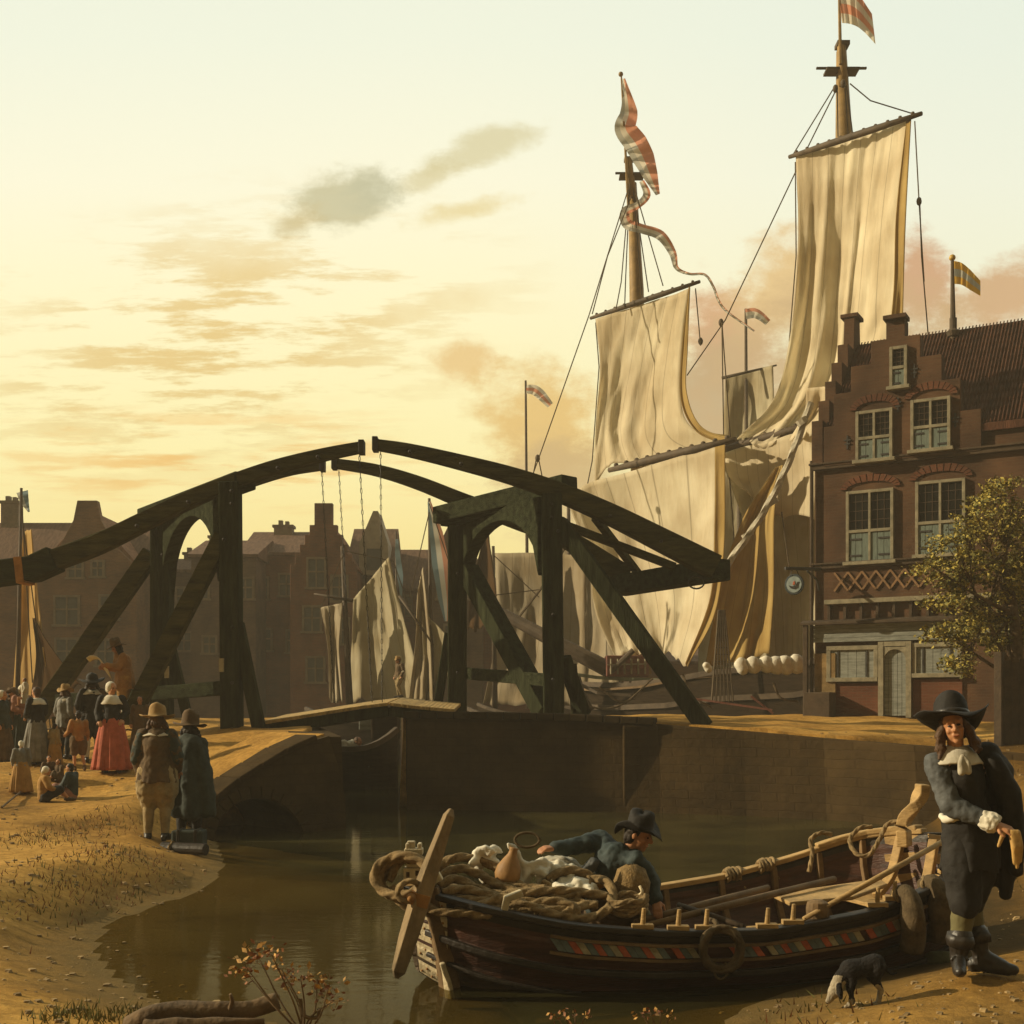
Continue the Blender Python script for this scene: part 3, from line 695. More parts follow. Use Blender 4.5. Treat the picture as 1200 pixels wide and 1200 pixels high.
mb = MB(); ring_link(mb, PF(377, 548), P(391, 812, 28.0)); mb.build('chain', M['iron'], dl)
for (px, py, Y) in ((263, 780, YN), (199, 770, YF), (199, 788, YF)):
    mb = MB(); mb.box(P(px, py, Y)+V((0, -.25, 0)), (.10, .05, .28)); mb.build('posted_notice', M['b_cream'], dl)
def deck(parent, xs_, zs_, mat):
    n = len(xs_)-1; mb = MB()
    for i in range(n):
        m = 9
        for k in range(m):
            t0, t1 = k/m, (k+1)/m-.06/m
            x0, x1 = xs_[i]+(xs_[i+1]-xs_[i])*t0, xs_[i]+(xs_[i+1]-xs_[i])*t1
            z0, z1 = zs_[i]+(zs_[i+1]-zs_[i])*t0, zs_[i]+(zs_[i+1]-zs_[i])*t1
            j = random.uniform(-.03, .03)
            mb.prism([(x0, 25.1+j, z0-.05), (x1, 25.1+j, z1-.05), (x1, 28.1+j, z1+.09), (x0, 28.1+j, z0+.09)], (0, 0, .07))
    mb.build('deck', mat, parent, bevel=.008)
    for y in (25.3, 27.9):
        mb = MB(); mb.sweep([(x, y, z-.16) for x, z in zip(xs_, zs_)], .2, .22); mb.build('deck_beam', M['timber'], parent, bevel=.015)
deck(dl, [-5.3, -4.2, -3.2, -2.62], [1.80, 1.97, 2.13, 2.20], M['plank'])
# right half
dr = thing('drawbridge', 'right half of the dark timber drawbridge, its beams sloping down towards the sails', 'drawbridge', PN(648, 838, .5))
YN, YF = 25.6, 28.6
mb = MB(); mb.bar(PN(649, 842), PN(646, 580), .44, .46, (0, 1, 0)); mb.build('post', M['timber'], dr, bevel=.025)
mb = MB(); mb.bar(PF(536, 838), PF(536, 600), .44, .46, (0, 1, 0)); mb.build('post', M['timber'], dr, bevel=.025)
portal(dr, 'arched_brace', None, PN(638, 583), None, PF(546, 606), drop=.72)
mb = MB(); mb.bar(PF(516, 605), PN(668, 568), .5, .40); mb.build('lintel', M['timber_h'], dr, bevel=.03)
mb = MB(); mb.bar(PF(522, 612), PN(662, 577), .34, .22); mb.build('lintel_moulding', M['timber_h'], dr, bevel=.02)
for a, b, w in ((PN(655, 612), P(826, 852, 24.6), .36), (PF(548, 668), PN(640, 836, .3), .42), (PN(660, 770), PN(684, 838, .4), .26), (PF(526, 742), PF(512, 834), .22)):
    mb = MB(); mb.bar(a, b, w, w*.95); mb.build('strut', M['timber'], dr, bevel=.02)
mb = MB(); mb.bar(PF(545, 789), PN(642, 797), .16, .28); mb.build('rail', M['timber_h'], dr, bevel=.02)
beam(dr, [PN(439, 521), PN(480, 528), PN(540, 542), PN(600, 558), PN(655, 577), PN(715, 603), PN(775, 633), PN(838, 665)], .22, .50)
beam(dr, [PF(391, 543), PF(440, 551), PF(490, 566), PF(545, 588), PF(610, 612), PF(660, 630), PF(735, 676)], .22, .46)
mb = MB(); mb.bar(PF(724, 687), PN(846, 667), .52, .46); mb.build('counterweight', M['timber_h'], dr, bevel=.03)
mb = MB(); mb.bar(PN(664, 616), PN(790, 664, .9), .16, .16); mb.build('cross_brace', M['timber_top'], dr, bevel=.01)
mb = MB(); mb.bar(PN(697, 606), PF(748, 672), .15, .15); mb.build('cross_brace', M['timber_top'], dr, bevel=.01)
for a in (PN(440, 521), PF(392, 543)):
    mb = MB(); mb.box(a, (.12, .3, .3)); mb.build('iron_cap', M['iron'], dr, bevel=.01)
mb = MB(); ring_link(mb, PN(446, 526), P(448, 822, 25.2)); mb.build('chain', M['iron'], dr)
mb = MB(); ring_link(mb, PF(397, 548), P(412, 815, 28.0)); mb.build('chain', M['iron'], dr)
mb = MB(); r = PN(816, 680); mb.tube([r+V((.17*math.cos(a), 0, .13*math.sin(a)-.05)) for a in [i*math.pi/8 for i in range(17)]], .018, 6); mb.build('ring', M['iron'], dr)
deck(dr, [-2.58, -2.0, -1.2], [2.20, 2.13, 2.06], M['plank'])
# iron fixings on both halves
for par, spots in ((dl, [(25.0, (271, 575)), (25.0, (271, 590)), (25.0, (262, 632)), (25.0, (272, 735)), (25.0, (272, 800)), (28.3, (190, 612)), (28.3, (190, 650)), (28.3, (190, 770)), (25.0, (160, 616)), (25.0, (220, 588)), (25.0, (325, 548)), (25.0, (372, 535))]),
                   (dr, [(25.6, (646, 590)), (25.6, (646, 606)), (25.6, (654, 622)), (25.6, (648, 720)), (25.6, (648, 796)), (28.6, (536, 614)), (28.6, (536, 672)), (28.6, (536, 788)), (25.6, (715, 604)), (25.6, (775, 634)), (25.6, (540, 543)), (25.6, (480, 529))])):
    for Y, (px, py) in spots:
        mb = MB(); c = P(px, py, Y-.255); mb.cap(c, c+V((0, .10, 0)), .035, .035, 8); mb.build('bolt', M['iron'], par, smooth=True)
for par, a_, b_ in ((dl, PN(257, 640, -.9), PN(287, 640, -.9)),): pass
# a mooring post on the quay behind the right gate
mb = MB(); mb.bar(P(676, 846, 26.8), P(670, 778, 26.8), .22, .22); o = mb.build('mooring_post', M['timber'], bevel=.03)
tag(o, 'short dark mooring post just right of the right bridge gate', 'post')
# ================================================================== the stepped-gable house on the right
M['brick'] = brick('brown_brick', (.112, .058, .031), (.090, .046, .025), (.10, .062, .036), 1.0, .5)
M['brick_red'] = brick('red_brick', (.14, .052, .028), (.115, .044, .023), (.12, .062, .036), 1.0, .4)
M['tile'] = pm('clay_roof_tile', (.075, .032, .018), .55, 1.2, .9, .9, 9, .15, stretch=(5, 1, 1))
M['cream'] = pm('weathered_cream_paint', (.215, .19, .125), .35, 5, .8, .2)
M['shut'] = pm('grey_green_shutter', (.12, .15, .125), .3, 4, .8, .3, 20, stretch=(9, 1, 1))
M['bluewood'] = pm('blue_grey_boards', (.20, .21, .18), .35, 3, .85, .4, 14, stretch=(1, 1, 6))
M['pane'] = pm('dark_window_glass', (.009, .009, .008), .3, 3, .25, .06, 3, .12)
M['umber'] = pm('umber_wood', (.055, .036, .020), .4, 3, .85, .4)
zb = 1.86
A_ = V((8.114, 32.0)); u_ = V((4.486, -2.6)).normalized(); rzH = math.atan2(u_.y, u_.x)
hs = thing('brick_house', 'tall brown brick house with a stepped gable and blue green shutters, beside the tree', 'house', (A_.x, A_.y, zb), rzH)
def FAC(px, py, out=0.0):
    k = (px-600)/F; ux, uy = u_.x, u_.y
    ax, ay = A_.x+uy*out, A_.y-ux*out                  # plane moved towards the street
    s = (k*ay-ax)/(ux-k*uy); t = ay+uy*s
    return s, ZC+(HOR-py)*t/F-zb
def fpt(px, py, y=0.0):
    s, z = FAC(px, py); return V((s, y, z))
EAVE = 7.35; RID = 3.5; RZ_ = 10.85; LEN = 7.6; DEP = 7.0
mb = MB(); mb.box((LEN/2, DEP/2, EAVE/2-.2), (LEN, DEP, EAVE+.4)); wall = mb.build('wall', M['brick'], hs, local=True)
# main roof behind
mb = MB(); mb.prism([(.12, -.12, EAVE-.02), (.12, RID, RZ_), (.12, DEP+.12, EAVE-.02), (.12, DEP+.12, EAVE-.2), (.12, -.12, EAVE-.2)], (LEN, 0, 0))
roof = mb.build('roof', M['tile'], hs, local=True)
mb = MB()
for k in range(84):
    s = .2+k*.09
    if s > LEN: break
    for i in range(12):
        t0, t1 = i/12, (i+1.12)/12
        p = V((s, -.12+(RID+.12)*t0, EAVE+.02+(RZ_-EAVE)*t0)); q = V((s, -.12+(RID+.12)*t1, EAVE+.045+(RZ_-EAVE)*t1-.02))
        mb.tube([p, q], [.022, .018], 6)
mb.build('roof_tile_rows', M['tile'], roof, smooth=True, local=True)
# left end gable, stepped, standing above the roof
st = []; n = 5
for i in range(n):
    y0 = -.14+i*(RID-.25)/n; z1 = EAVE+.55+i*(RZ_-EAVE-.1)/n
    st += [(y0, z1), (-.14+(i+1)*(RID-.25)/n, z1)]
top = [(-.14, EAVE-.6)]+st+[(RID-.3, RZ_+.75), (RID+.3, RZ_+.75)]
right_ = [(2*RID-y, z) for y, z in st[::-1]]+[(2*RID+.14, EAVE-.6)]
mb = MB(); mb.prism([(-.05, y, z) for y, z in top+right_], (.30, 0, 0)); mb.build('stepped_end_gable', M['brick'], hs, local=True, bevel=.01)
# front stepped gable
cs, _ = FAC(1051, 450)
def hz(px, py): return FAC(px, py)
rs = []
for (pa, pb, py) in ((1062, 1080, 396), (1081, 1105, 420), (1106, 1127, 447), (1128, 1151, 483)):
    s0, z0 = hz(pa, py); s1, z1 = hz(pb, py-1); rs.append((s0-cs, s1-cs, z0))
pts = []
zt = hz(1051, 377)[1]; w0 = rs[0][0]
right_ = [(cs+w0, zt)]
for a, b, z in rs: right_ += [(right_[-1][0], z), (cs+b, z)]
right_ += [(right_[-1][0], 6.66)]
left_ = [(2*cs-s, z) for s, z in right_][::-1]
left_ = [(max(s, .28), z) for s, z in left_]
mb = MB(); mb.prism([(s, -.16, z) for s, z in left_+right_], (0, .42, 0)); mb.build('stepped_front_gable', M['brick'], hs, local=True, bevel=.01)
mb = MB(); W_ = rs[-1][1]-.25; zr = rs[0][2]-.2
mb.prism([(cs-W_, .2, EAVE-.05), (cs, .2, zr), (cs+W_, .2, EAVE-.05)], (0, 3.4, 0)); mb.build('gable_roof', M['tile'], hs, local=True)
mb = MB(); mb.box((cs, -.06, zt+.06), (w0*2+.1, .5, .1)); mb.build('gable_cap', M['brick'], hs, local=True)
mb = MB(); mb.box((0.1, RID, RZ_+.8), (.5, .7, .1)); mb.build('gable_cap', M['brick'], hs, local=True)
# moulded courses
for (a, b, h, d) in (((955, 553), (1200, 521), .12, .14), ((960, 668), (1200, 648), .10, .10)):
    s0, z0 = FAC(*a); s1, z1 = FAC(*b); z = (z0+z1)/2
    mb = MB(); mb.box((LEN/2, -d/2-.002, z), (LEN+.2, d, h)); mb.box((LEN/2, -d/2-.03, z+h/2+.03), (LEN+.24, d+.05, .05)); mb.build('cornice', M['umber'], hs, local=True, bevel=.01)
def window(tl, tr, bl, br, mid, y0=-.004, arch=True):
    s0 = (FAC(*tl)[0]+FAC(*bl)[0])/2; s1 = (FAC(*tr)[0]+FAC(*br)[0])/2
    z1 = (FAC(*tl)[1]+FAC(*tr)[1])/2; z0 = (FAC(*bl)[1]+FAC(*br)[1])/2; zm = z0+(z1-z0)*mid
    w = .078; d = .11; y = y0-d/2; cx = (s0+s1)/2; wide = (s1-s0) > .7
    mb = MB(); mb.box((s0+w/2, y, (z0+z1)/2), (w, d, z1-z0)); mb.box((s1-w/2, y, (z0+z1)/2), (w, d, z1-z0))
    mb.box((cx, y, z1-w/2), (s1-s0-2*w, d-.01, w)); mb.box((cx, y-.005, zm), (s1-s0-2*w, d-.01, w)); mb.box((cx, y-.03, z0+.03), (s1-s0+.14, d+.08, .09))
    if wide: mb.box((cx, y-.004, (z0+z1)/2), (w*.8, d-.02, z1-z0-.12))
    fr = mb.build('window', M['cream'], hs, local=True, bevel=.008)
    half = [(s0+w, cx-w*.4), (cx+w*.4, s1-w)] if wide else [(s0+w, s1-w)]
    for a, b in half:
        mb = MB(); mb.box(((a+b)/2, y0-.022, (zm+z1)/2), (b-a, .03, z1-zm-w)); mb.build('pane', M['pane'], fr, local=True)
        mb = MB(); hh = z1-zm-w
        for k in (1, 2): mb.box((a+(b-a)*k/3, y0-.045, (zm+z1)/2), (.015, .02, hh))
        for k in (1, 2, 3): mb.box(((a+b)/2, y0-.045, zm+w/2+hh*k/4), (b-a, .018, .015))
        mb.build('glazing_bars', M['umber'], fr, local=True)
        mb = MB(); n = max(2, int((b-a)/.13))
        for k in range(n): mb.box((a+(b-a)*(k+.5)/n, y0-.05, (zm+z0)/2), ((b-a)/n-.012, .05, zm-z0-.1))
        mb.build('shutter', M['shut'], fr, local=True)
        mb = MB()
        for zz in (.27, .76):
            L = (b-a)*.62
            left = a < cx-.01 or not wide
            mb.box(((a+L/2) if left else (b-L/2), y0-.085, z0+(zm-z0)*zz), (L, .02, .045))
        mb.build('strap_hinge', M['iron'], fr, local=True)
    if arch:
        mb = MB(); n = 13; rw = (s1-s0)/2
        for k in range(n):
            a0, a1 = math.pi*k/n+.02, math.pi*(k+1)/n-.02
            q = [V((cx-r*math.cos(a), y0-.046, z1+.05+hgt*math.sin(a))) for r, hgt, a in ((rw, .18, a0), (rw, .18, a1), (rw+.16, .38, a1), (rw+.16, .38, a0))]
            mb.prism(q, (0, .06, 0))
        mb.build('window_arch', M['brick_red'], hs, local=True)
window((1004, 487), (1048, 478), (1007, 547), (1049, 539), .47, y0=-.165)
window((1068, 474), (1115, 464), (1071, 535), (1117, 527), .47, y0=-.165)
window((1044, 410), (1064, 407), (1046, 460), (1067, 456), .50, y0=-.165, arch=False)
window((991, 579), (1046, 570), (994, 664), (1050, 658), .45)
window((1072, 568), (1131, 558), (1075, 656), (1133, 649), .45)
mb = MB()
for (px, py) in ((1073, 437), (995, 520), (1121, 494), (1054, 476)):
    s, z = FAC(px, py); mb.box((s, -.18, z), (.04, .03, .36)); mb.box((s, -.185, z+.06), (.18, .03, .035)); mb.box((s, -.185, z-.04), (.14, .03, .035))
mb.build('wall_anchors', M['iron'], hs, local=True)
# patterned band
s0, zt_ = FAC(978, 672); s1, zb_ = FAC(1130, 688); zt_ = FAC(1040, 668)[1]; zb_ = FAC(1040, 690)[1]
mb = MB(); n = 9
for k in range(n):
    a, b = s0+(s1-s0)*k/n, s0+(s1-s0)*(k+1)/n
    for p, q in (((a, zb_), (b, zt_)), ((a, zt_), (b, zb_))): mb.bar((p[0], -.02, p[1]), (q[0], -.02 if p[1] == zb_ else -.03, q[1]), .05, .05, (0, 1, 0))
    mb.box(((a+b)/2, -.015, (zt_+zb_)/2+ (zt_-zb_)*.0), (.07, .03, .07), Matrix.Rotation(R(45), 3, 'Y'))
mb.build('diamond_brickwork', M['cream_brick'] if 'cream_brick' in M else pm('buff_brick', (.20, .115, .055), .3, 6, .9, .3), hs, local=True)
# shop front
s0, z0 = FAC(968, 708); s1, z1 = FAC(1080, 700)
sR = 5.4
def zpx(px, py): return FAC(px, py)[1]
zl = (z0+z1)/2
mb = MB(); mb.box(((s0+sR)/2, -.10, zl), (sR-s0, .2, .12)); mb.build('ledge', M['cream'], hs, local=True, bevel=.01)
zp = zpx(1000, 728)
mb = MB()
for k in range(12): mb.box((s0+.1+k*.42, -.06, (zl+zp)/2), (.07, .10, zl-zp-.1))
mb.build('frieze_posts', M['umber'], hs, local=True)
sa = FAC(948, 730)[0]
mb = MB(); zq = zpx(1000, 754)
mb.prism([(sa-.15, -.05, zp+.06), (sa-.15, -.34, zp-.02), (sa-.15, -.34, zp-.09), (sa-.15, -.05, zp-.02)], (sR-sa+.15, 0, 0)); mb.build('awning', M['umber'], hs, local=True, bevel=.01)
mb = MB(); n = 4
for k in range(n):
    za, zb2 = zp-.08-(zp-zq-.12)*k/n, zp-.08-(zp-zq-.12)*(k+1)/n; mb.box(((sa+sR)/2+.05, -.045-.01*k, (za+zb2)/2), (sR-sa-.1, .06, za-zb2-.008))
mb.build('fascia_boards', M['bluewood'], hs, local=True)
def rect(px0, py0, px1, py1):
    a = FAC(px0, (py0+py1)/2)[0]; b = FAC(px1, (py0+py1)/2)[0]; pm_ = (px0+px1)/2
    return a, b, zpx(pm_, py0), zpx(pm_, py1)
for (x0, y0, x1, y1) in ((970, 757, 1030, 799), (1070, 753, 1128, 794)):
    a, b, zt_, zb_ = rect(x0, y0, x1, y1)
    mb = MB(); d = .14; w = .11
    mb.box(((a+b)/2, -d/2, zt_-w/2), (b-a, d, w)); mb.box(((a+b)/2, -d/2-.02, zb_+w/2), (b-a, d+.04, w)); mb.box((a+w/2, -d/2, (zt_+zb_)/2), (w, d-.01, zt_-zb_-2*w)); mb.box((b-w/2, -d/2, (zt_+zb_)/2), (w, d-.01, zt_-zb_-2*w))
    f = mb.build('shop_window', M['cream'], hs, local=True, bevel=.008)
    mb = MB(); n = 5
    for k in range(n): mb.box((a+w+(b-a-2*w)*(k+.5)/n, -.05, (zt_+zb_)/2), ((b-a-2*w)/n-.01, .06, zt_-zb_-2*w))
    mb.build('shutter', M['bluewood'], f, local=True)
    mb = MB()
    for t in (.22, .78):
        mb.box((a+(b-a)*t, -.09, zt_-.35), (.04, .03, .4)); mb.box((a+(b-a)*t, -.09, zb_+.3), (.04, .03, .34))
    mb.build('bolt', M['iron'], f, local=True)
    mb = MB(); mb.box(((a+b)/2, -.03, zb_/2-.02), (b-a, .06, zb_-.03)); mb.build('brick_panel', M['brick_red'], hs, local=True)
a, b, zt_, zb_ = rect(1031, 752, 1069, 838); zb_ = 0
mb = MB(); mb.box((a+.06, -.09, zt_/2), (.13, .18, zt_)); mb.box((b-.06, -.09, zt_/2), (.13, .18, zt_)); mb.box(((a+b)/2, -.09, zt_-.06), (b-a-.26, .17, .12))
c = (a+b)/2; hw = (b-a)/2-.13; n = 10
arc = [V((c-hw, -.16, zt_-.14)), V((c-hw, -.16, zt_-.5))]+[V((c-hw*math.cos(math.pi*k/n), -.16, zt_-.5+.30*math.sin(math.pi*k/n))) for k in range(1, n)]+[V((c+hw, -.16, zt_-.5)), V((c+hw, -.16, zt_-.14))]
mb.prism(arc, (0, .1, 0))
dr_ = mb.build('door_frame', M['cream'], hs, local=True)
mb = MB(); n = 5
for k in range(n): mb.box((c-hw+2*hw*(k+.5)/n, -.05, (zt_-.2)/2+.03), (2*hw/n-.01, .05, zt_-.24))
mb.build('door', M['bluewood'], hs, local=True)
# low wooden lean-to at the left corner
a0 = sa-.12
mb = MB(); mb.box((sa-.02, -.24, zp/2-.05), (.12, .12, zp)); mb.build('awning_post', M['umber'], hs, local=True, bevel=.01)
mb = MB(); mb.box((.30, -.06, zp*.34), (.55, .12, zp*.66)); mb.build('corner_boarding', pm('yellowed_boards', (.20, .13, .05), .4, 4, .9, .4, 14), hs, local=True)
mb = MB(); mb.box((.25, -.45, .33), (.7, .6, .66)); o = mb.build('cellar_hatch', M['umber'], hs, local=True, bevel=.02)
# pale end face and gutter
mb = MB(); mb.tube([(-.06, -.1, EAVE-.5), (-.06, -.1, .1)], .05, 8); mb.build('rain_pipe', M['umber'], hs, local=True)
# hanging sign
sg = thing('hanging_sign', 'round shop sign with a dark bird, hanging from an iron bracket at the house corner', 'sign', P(938, 668, 31.2))
mb = MB(); mb.tube([P(962, 667, 31.6), P(920, 666, 31.0)], .045, 6); mb.tube(crv([P(960, 692, 31.6), P(957, 680, 31.5), P(946, 669, 31.4)], 5), .03, 6); mb.build('bracket', M['iron'], sg)
cS = P(931, 685, 31.1); d = V((-.5, -.86, 0)); q = d.to_track_quat('Z', 'Y').to_matrix()
mb = MB(); mb.lathe([(.24, -.03), (.26, 0), (.24, .03)], cS, 24, q, sc=(1, 1.06)); mb.build('disc', pm('sign_blue_black', (.03, .045, .055), .3, 8, .6, .1), sg)
mb = MB(); mb.lathe([(.20, .0), (.20, .045)], cS, 24, q, sc=(1, 1.06)); mb.build('painted_face', pm('sign_pale_blue', (.22, .27, .27), .3, 8, .7, .1), sg)
def sgn(x, y): return cS+q @ V((x, y, .046))
ux2 = q.inverted() @ V((0, 0, 1)); ex = V((ux2.y, -ux2.x, 0)).normalized(); ey = V((ux2.x, ux2.y, 0)).normalized()
def sg2(a, b): return cS+q @ (ex*a+ey*b+V((0, 0, .046)))
mb = MB(); mb.prism([sg2(*p) for p in ((-.14, -.02), (-.08, -.10), (.02, -.13), (.11, -.08), (.12, .02), (.15, .06), (.09, .06), (.05, -.03), (-.04, -.05))], d*.012); mb.build('bird_emblem', M['black'], sg)
mb = MB(); mb.prism([sg2(*p) for p in ((-.03, -.02), (.03, .0), (.02, .09), (-.02, .06))], d*.015); mb.build('red_mark', M['b_red'], sg)
mb = MB()
for x in (-.12, .12):
    t = cS+V((x, 0, .22)); mb.tube([t, V((t.x*.4+cS.x*.6, t.y, P(931, 667, 31.1).z))], .012, 5)
mb.build('hanger', M['iron'], sg)

# roof flag and its pole
M['fl_or'] = cloth_sail('orange_bunting', (.72, .44, .08), 1, .5, .12, .2)
M['fl_red'] = cloth_sail('red_bunting', (.72, .34, .22), 1, .5, .12, .2)
M['fl_wh'] = cloth_sail('white_bunting', (.76, .72, .60), 1, .5, .12, .2)
M['fl_gr'] = cloth_sail('grey_blue_bunting', (.50, .50, .44), 1, .5, .12, .2)
M['fl_bl'] = cloth_sail('pale_blue_bunting', (.22, .30, .32), 1, .5, .12, .2)
M['spar'] = pm('varnished_spar', (.26, .165, .055), .3, 3, .6, .2)
M['spar_dk'] = pm('dark_spar', (.075, .052, .03), .4, 3, .7, .2)
M['line'] = pm('thin_rigging', (.10, .075, .045), .3, 5, .9, 0)
def ribbon(name, parent, spine, widths, mats, Y, wave=.12, n=10, dirs=None):
    """cloth strip following a path, striped across its width; widths perpendicular to the path, in picture units of the path."""
    q = crv([V((p[0], p[1], 0)) for p in spine], n); m = len(q); k = len(mats); mb = MB(); sc = Y/F
    ws = np.interp(np.linspace(0, len(widths)-1, m), range(len(widths)), widths)
    rows = []
    for i in range(m):
        t = q[min(i+1, m-1)]-q[max(i-1, 0)]; t.normalize(); nn = V((-t.y, t.x, 0)) if dirs is None else V((*dirs, 0)).normalized()
        yo = math.sin(i*.55)*wave
        rows.append([P(q[i].x+nn.x*ws[i]*(j/k-.5), q[i].y+nn.y*ws[i]*(j/k-.5), Y+yo+.3*wave*math.sin(i*.9+j)) for j in range(k+1)])
    for j in range(k):
        mb.k = j
        mb.add([r[j] for r in rows]+[r[j+1] for r in rows], [(i, i+1, m+i+1, m+i) for i in range(m-1)])
    return mb.build(name, mats, parent, smooth=True)
fp = thing('flagpole', 'flagpole with an orange and blue flag on the ridge of the brick house', 'flagpole', P(1116, 392, 33.3))
mb = MB(); mb.tube([P(1117, 400, 33.3), P(1116, 304, 33.3)], [.09, .045], 8); mb.build('pole', M['spar_dk'], fp)
mb = MB(); mb.lathe([(.14, 0), (.19, .12), (.1, .2), (.1, .5)], P(1117, 394, 33.3), 12); mb.build('pole_foot', M['spar_dk'], fp)
mb = MB(); mb.ell(P(1116, 302, 33.3), (.09, .09, .09)); mb.build('knob', M['gold'], fp)
ribbon('flag', fp, [(1117, 319), (1127, 321), (1137, 328), (1149, 338)], [27, 26, 24, 18], [M['fl_or'], M['fl_gr'], M['fl_or']], 33.3, .12, 8, (.0, 1))

# ================================================================== houses across the harbour
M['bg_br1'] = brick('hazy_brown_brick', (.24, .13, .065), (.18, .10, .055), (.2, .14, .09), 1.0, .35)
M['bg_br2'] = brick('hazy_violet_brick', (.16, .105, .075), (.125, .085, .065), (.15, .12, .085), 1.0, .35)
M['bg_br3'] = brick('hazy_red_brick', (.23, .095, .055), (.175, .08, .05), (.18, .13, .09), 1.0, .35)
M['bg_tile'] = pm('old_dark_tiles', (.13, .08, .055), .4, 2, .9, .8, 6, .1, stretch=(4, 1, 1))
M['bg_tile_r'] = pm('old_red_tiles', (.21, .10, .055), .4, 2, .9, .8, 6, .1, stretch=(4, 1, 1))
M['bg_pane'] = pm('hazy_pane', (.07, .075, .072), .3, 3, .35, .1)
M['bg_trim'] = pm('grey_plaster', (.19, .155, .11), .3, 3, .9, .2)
def bg_window(par, x, z, w, h, y=-.02):
    mb = MB(); t = .11
    mb.box((x, y-.05, z+h-t/2), (w, .12, t)); mb.box((x, y-.06, z+t/2), (w+.15, .16, t)); mb.box((x-w/2+t/2, y-.05, z+h/2), (t, .11, h-2*t)); mb.box((x+w/2-t/2, y-.05, z+h/2), (t, .11, h-2*t))
    mb.box((x, y-.045, z+h/2), (t*.7, .09, h-2*t)); mb.box((x, y-.04, z+h*.55), (w-2*t, .08, t*.7))
    f = mb.build('window', M['bg_trim'], par, local=True)
    mb = MB(); mb.box((x, y-.005, z+h/2), (w-t, .03, h-t)); mb.build('pane', M['bg_pane'], f, local=True)
def bg_house(label, px0, px1, py_e, py_r, Y, style, wmat, rmat, wins=(), extra=(), chim=(), depth=7.0, rz=0.0):
    x0, x1 = (px0-600)*Y/F, (px1-600)*Y/F; w = x1-x0; z0 = 1.55; e = ZC+(HOR-py_e)*Y/F-z0; r = ZC+(HOR-py_r)*Y/F-z0
    t = thing('canal_house', label, 'house', (x0, Y, z0), rz, 'houses across the harbour')
    mb = MB()
    if style == 'long':
        mb.box((w/2, depth/2, e/2), (w, depth, e)); mb.build('wall', wmat, t, local=True)
        mb = MB(); mb.prism([(-.15, -.25, e), (-.15, depth/2, r), (-.15, depth+.25, e), (-.15, depth+.25, e-.15), (-.15, -.25, e-.15)], (w+.3, 0, 0)); ro = mb.build('roof', rmat, t, local=True)
    else:
        prof = [(0, 0), (w, 0), (w, e)]
        if style == 'step':
            n = 5; hw = w/2-.45
            for k in range(n): prof += [(w-hw*k/n, e+.3+(r-e-.2)*k/n), (w-hw*(k+1)/n, e+.3+(r-e-.2)*k/n)]
            prof += [(w/2+.45, r+.7), (w/2-.45, r+.7)]
            for k in range(n-1, -1, -1): prof += [(hw*(k+1)/n, e+.3+(r-e-.2)*k/n), (hw*k/n, e+.3+(r-e-.2)*k/n)]
        elif style == 'neck':
            prof += [(w*.78, e+(r-e)*.35), (w*.64, e+(r-e)*.8), (w*.60, r+.4), (w*.40, r+.4), (w*.36, e+(r-e)*.8), (w*.22, e+(r-e)*.35)]
        else:
            prof += [(w/2+.25, r+.25), (w/2-.25, r+.25)]
        prof += [(0, e)]
        mb.prism([(x, 0, z) for x, z in prof], (0, .4, 0)); mb.build('gable_wall', wmat, t, local=True, bevel=.02)
        mb = MB(); mb.box((w/2, depth/2+.2, e/2-.01), (w-.06, depth-.02, e-.02)); mb.build('wall', wmat, t, local=True)
        mb = MB(); mb.prism([(-.1, .3, e), (w/2, .3, r), (w+.1, .3, e)], (0, depth, 0)); ro = mb.build('roof', rmat, t, local=True)
    for (px, py, ww, hh) in wins:                       # window centre in the view, size in metres
        bg_window(t, (px-600)*Y/F-x0, ZC+(HOR-py)*Y/F-z0-hh/2, ww, hh)
    for (px, ww, hh, y) in chim:
        x = (px-600)*Y/F-x0
        zt = (r if style == 'long' else r-.3)
        mb = MB(); mb.box((x, y, zt+hh/2-.6), (ww, .7, hh+1.2)); mb.box((x, y, zt+hh+.05), (ww+.16, .86, .14)); mb.box((x-.18, y, zt+hh+.25), (.22, .3, .3)); mb.box((x+.18, y, zt+hh+.22), (.2, .3, .25)); mb.build('chimney', M['bg_trim'], ro, local=True)
    return t, x0, z0, e, r, w
bg_house('brown gabled house at the far left with a chimney and four windows', -70, 160, 675, 600, 60, 'long', M['bg_br1'], M['bg_tile'], chim=((-20, .9, 1.0, 3.5),))
bg_house('tall warm brown gable house behind the left gate strut, bell shaped top', 44, 160, 664, 596, 58.6, 'neck', M['bg_br1'], M['bg_tile_r'],
         [(89, 668, .85, .95), (115, 667, .7, .9), (79, 716, 1.3, 1.55), (128, 712, 1.0, 1.3), (79, 765, 1.2, 1.5), (124, 765, 1.0, 1.4)])
bg_house('long low violet roofed house seen through the arch of the left gate', 138, 232, 668, 645, 62, 'long', M['bg_br2'], M['bg_tile'], [(216, 700, .9, 1.1), (180, 705, .9, 1.1), (216, 752, .9, 1.1)], chim=((205, .8, .2, 3.5),))
bg_house('violet brick house with a shallow gable behind the near left post', 224, 300, 650, 622, 60.5, 'long', M['bg_br2'], M['bg_tile'], [(236, 690, .9, 1.2), (246, 756, .8, 1.0), (288, 690, .9, 1.2)], chim=((236, .8, .1, 3.5),))
bg_house('dull red house with a long roof right of the left gate', 284, 372, 648, 612, 63, 'long', M['bg_br3'], M['bg_tile'], [(306, 690, .9, 1.3), (336, 686, .9, 1.3), (310, 750, .9, 1.3), (345, 752, .9, 1.3)], chim=((319, 1.0, .2, 3.3),))
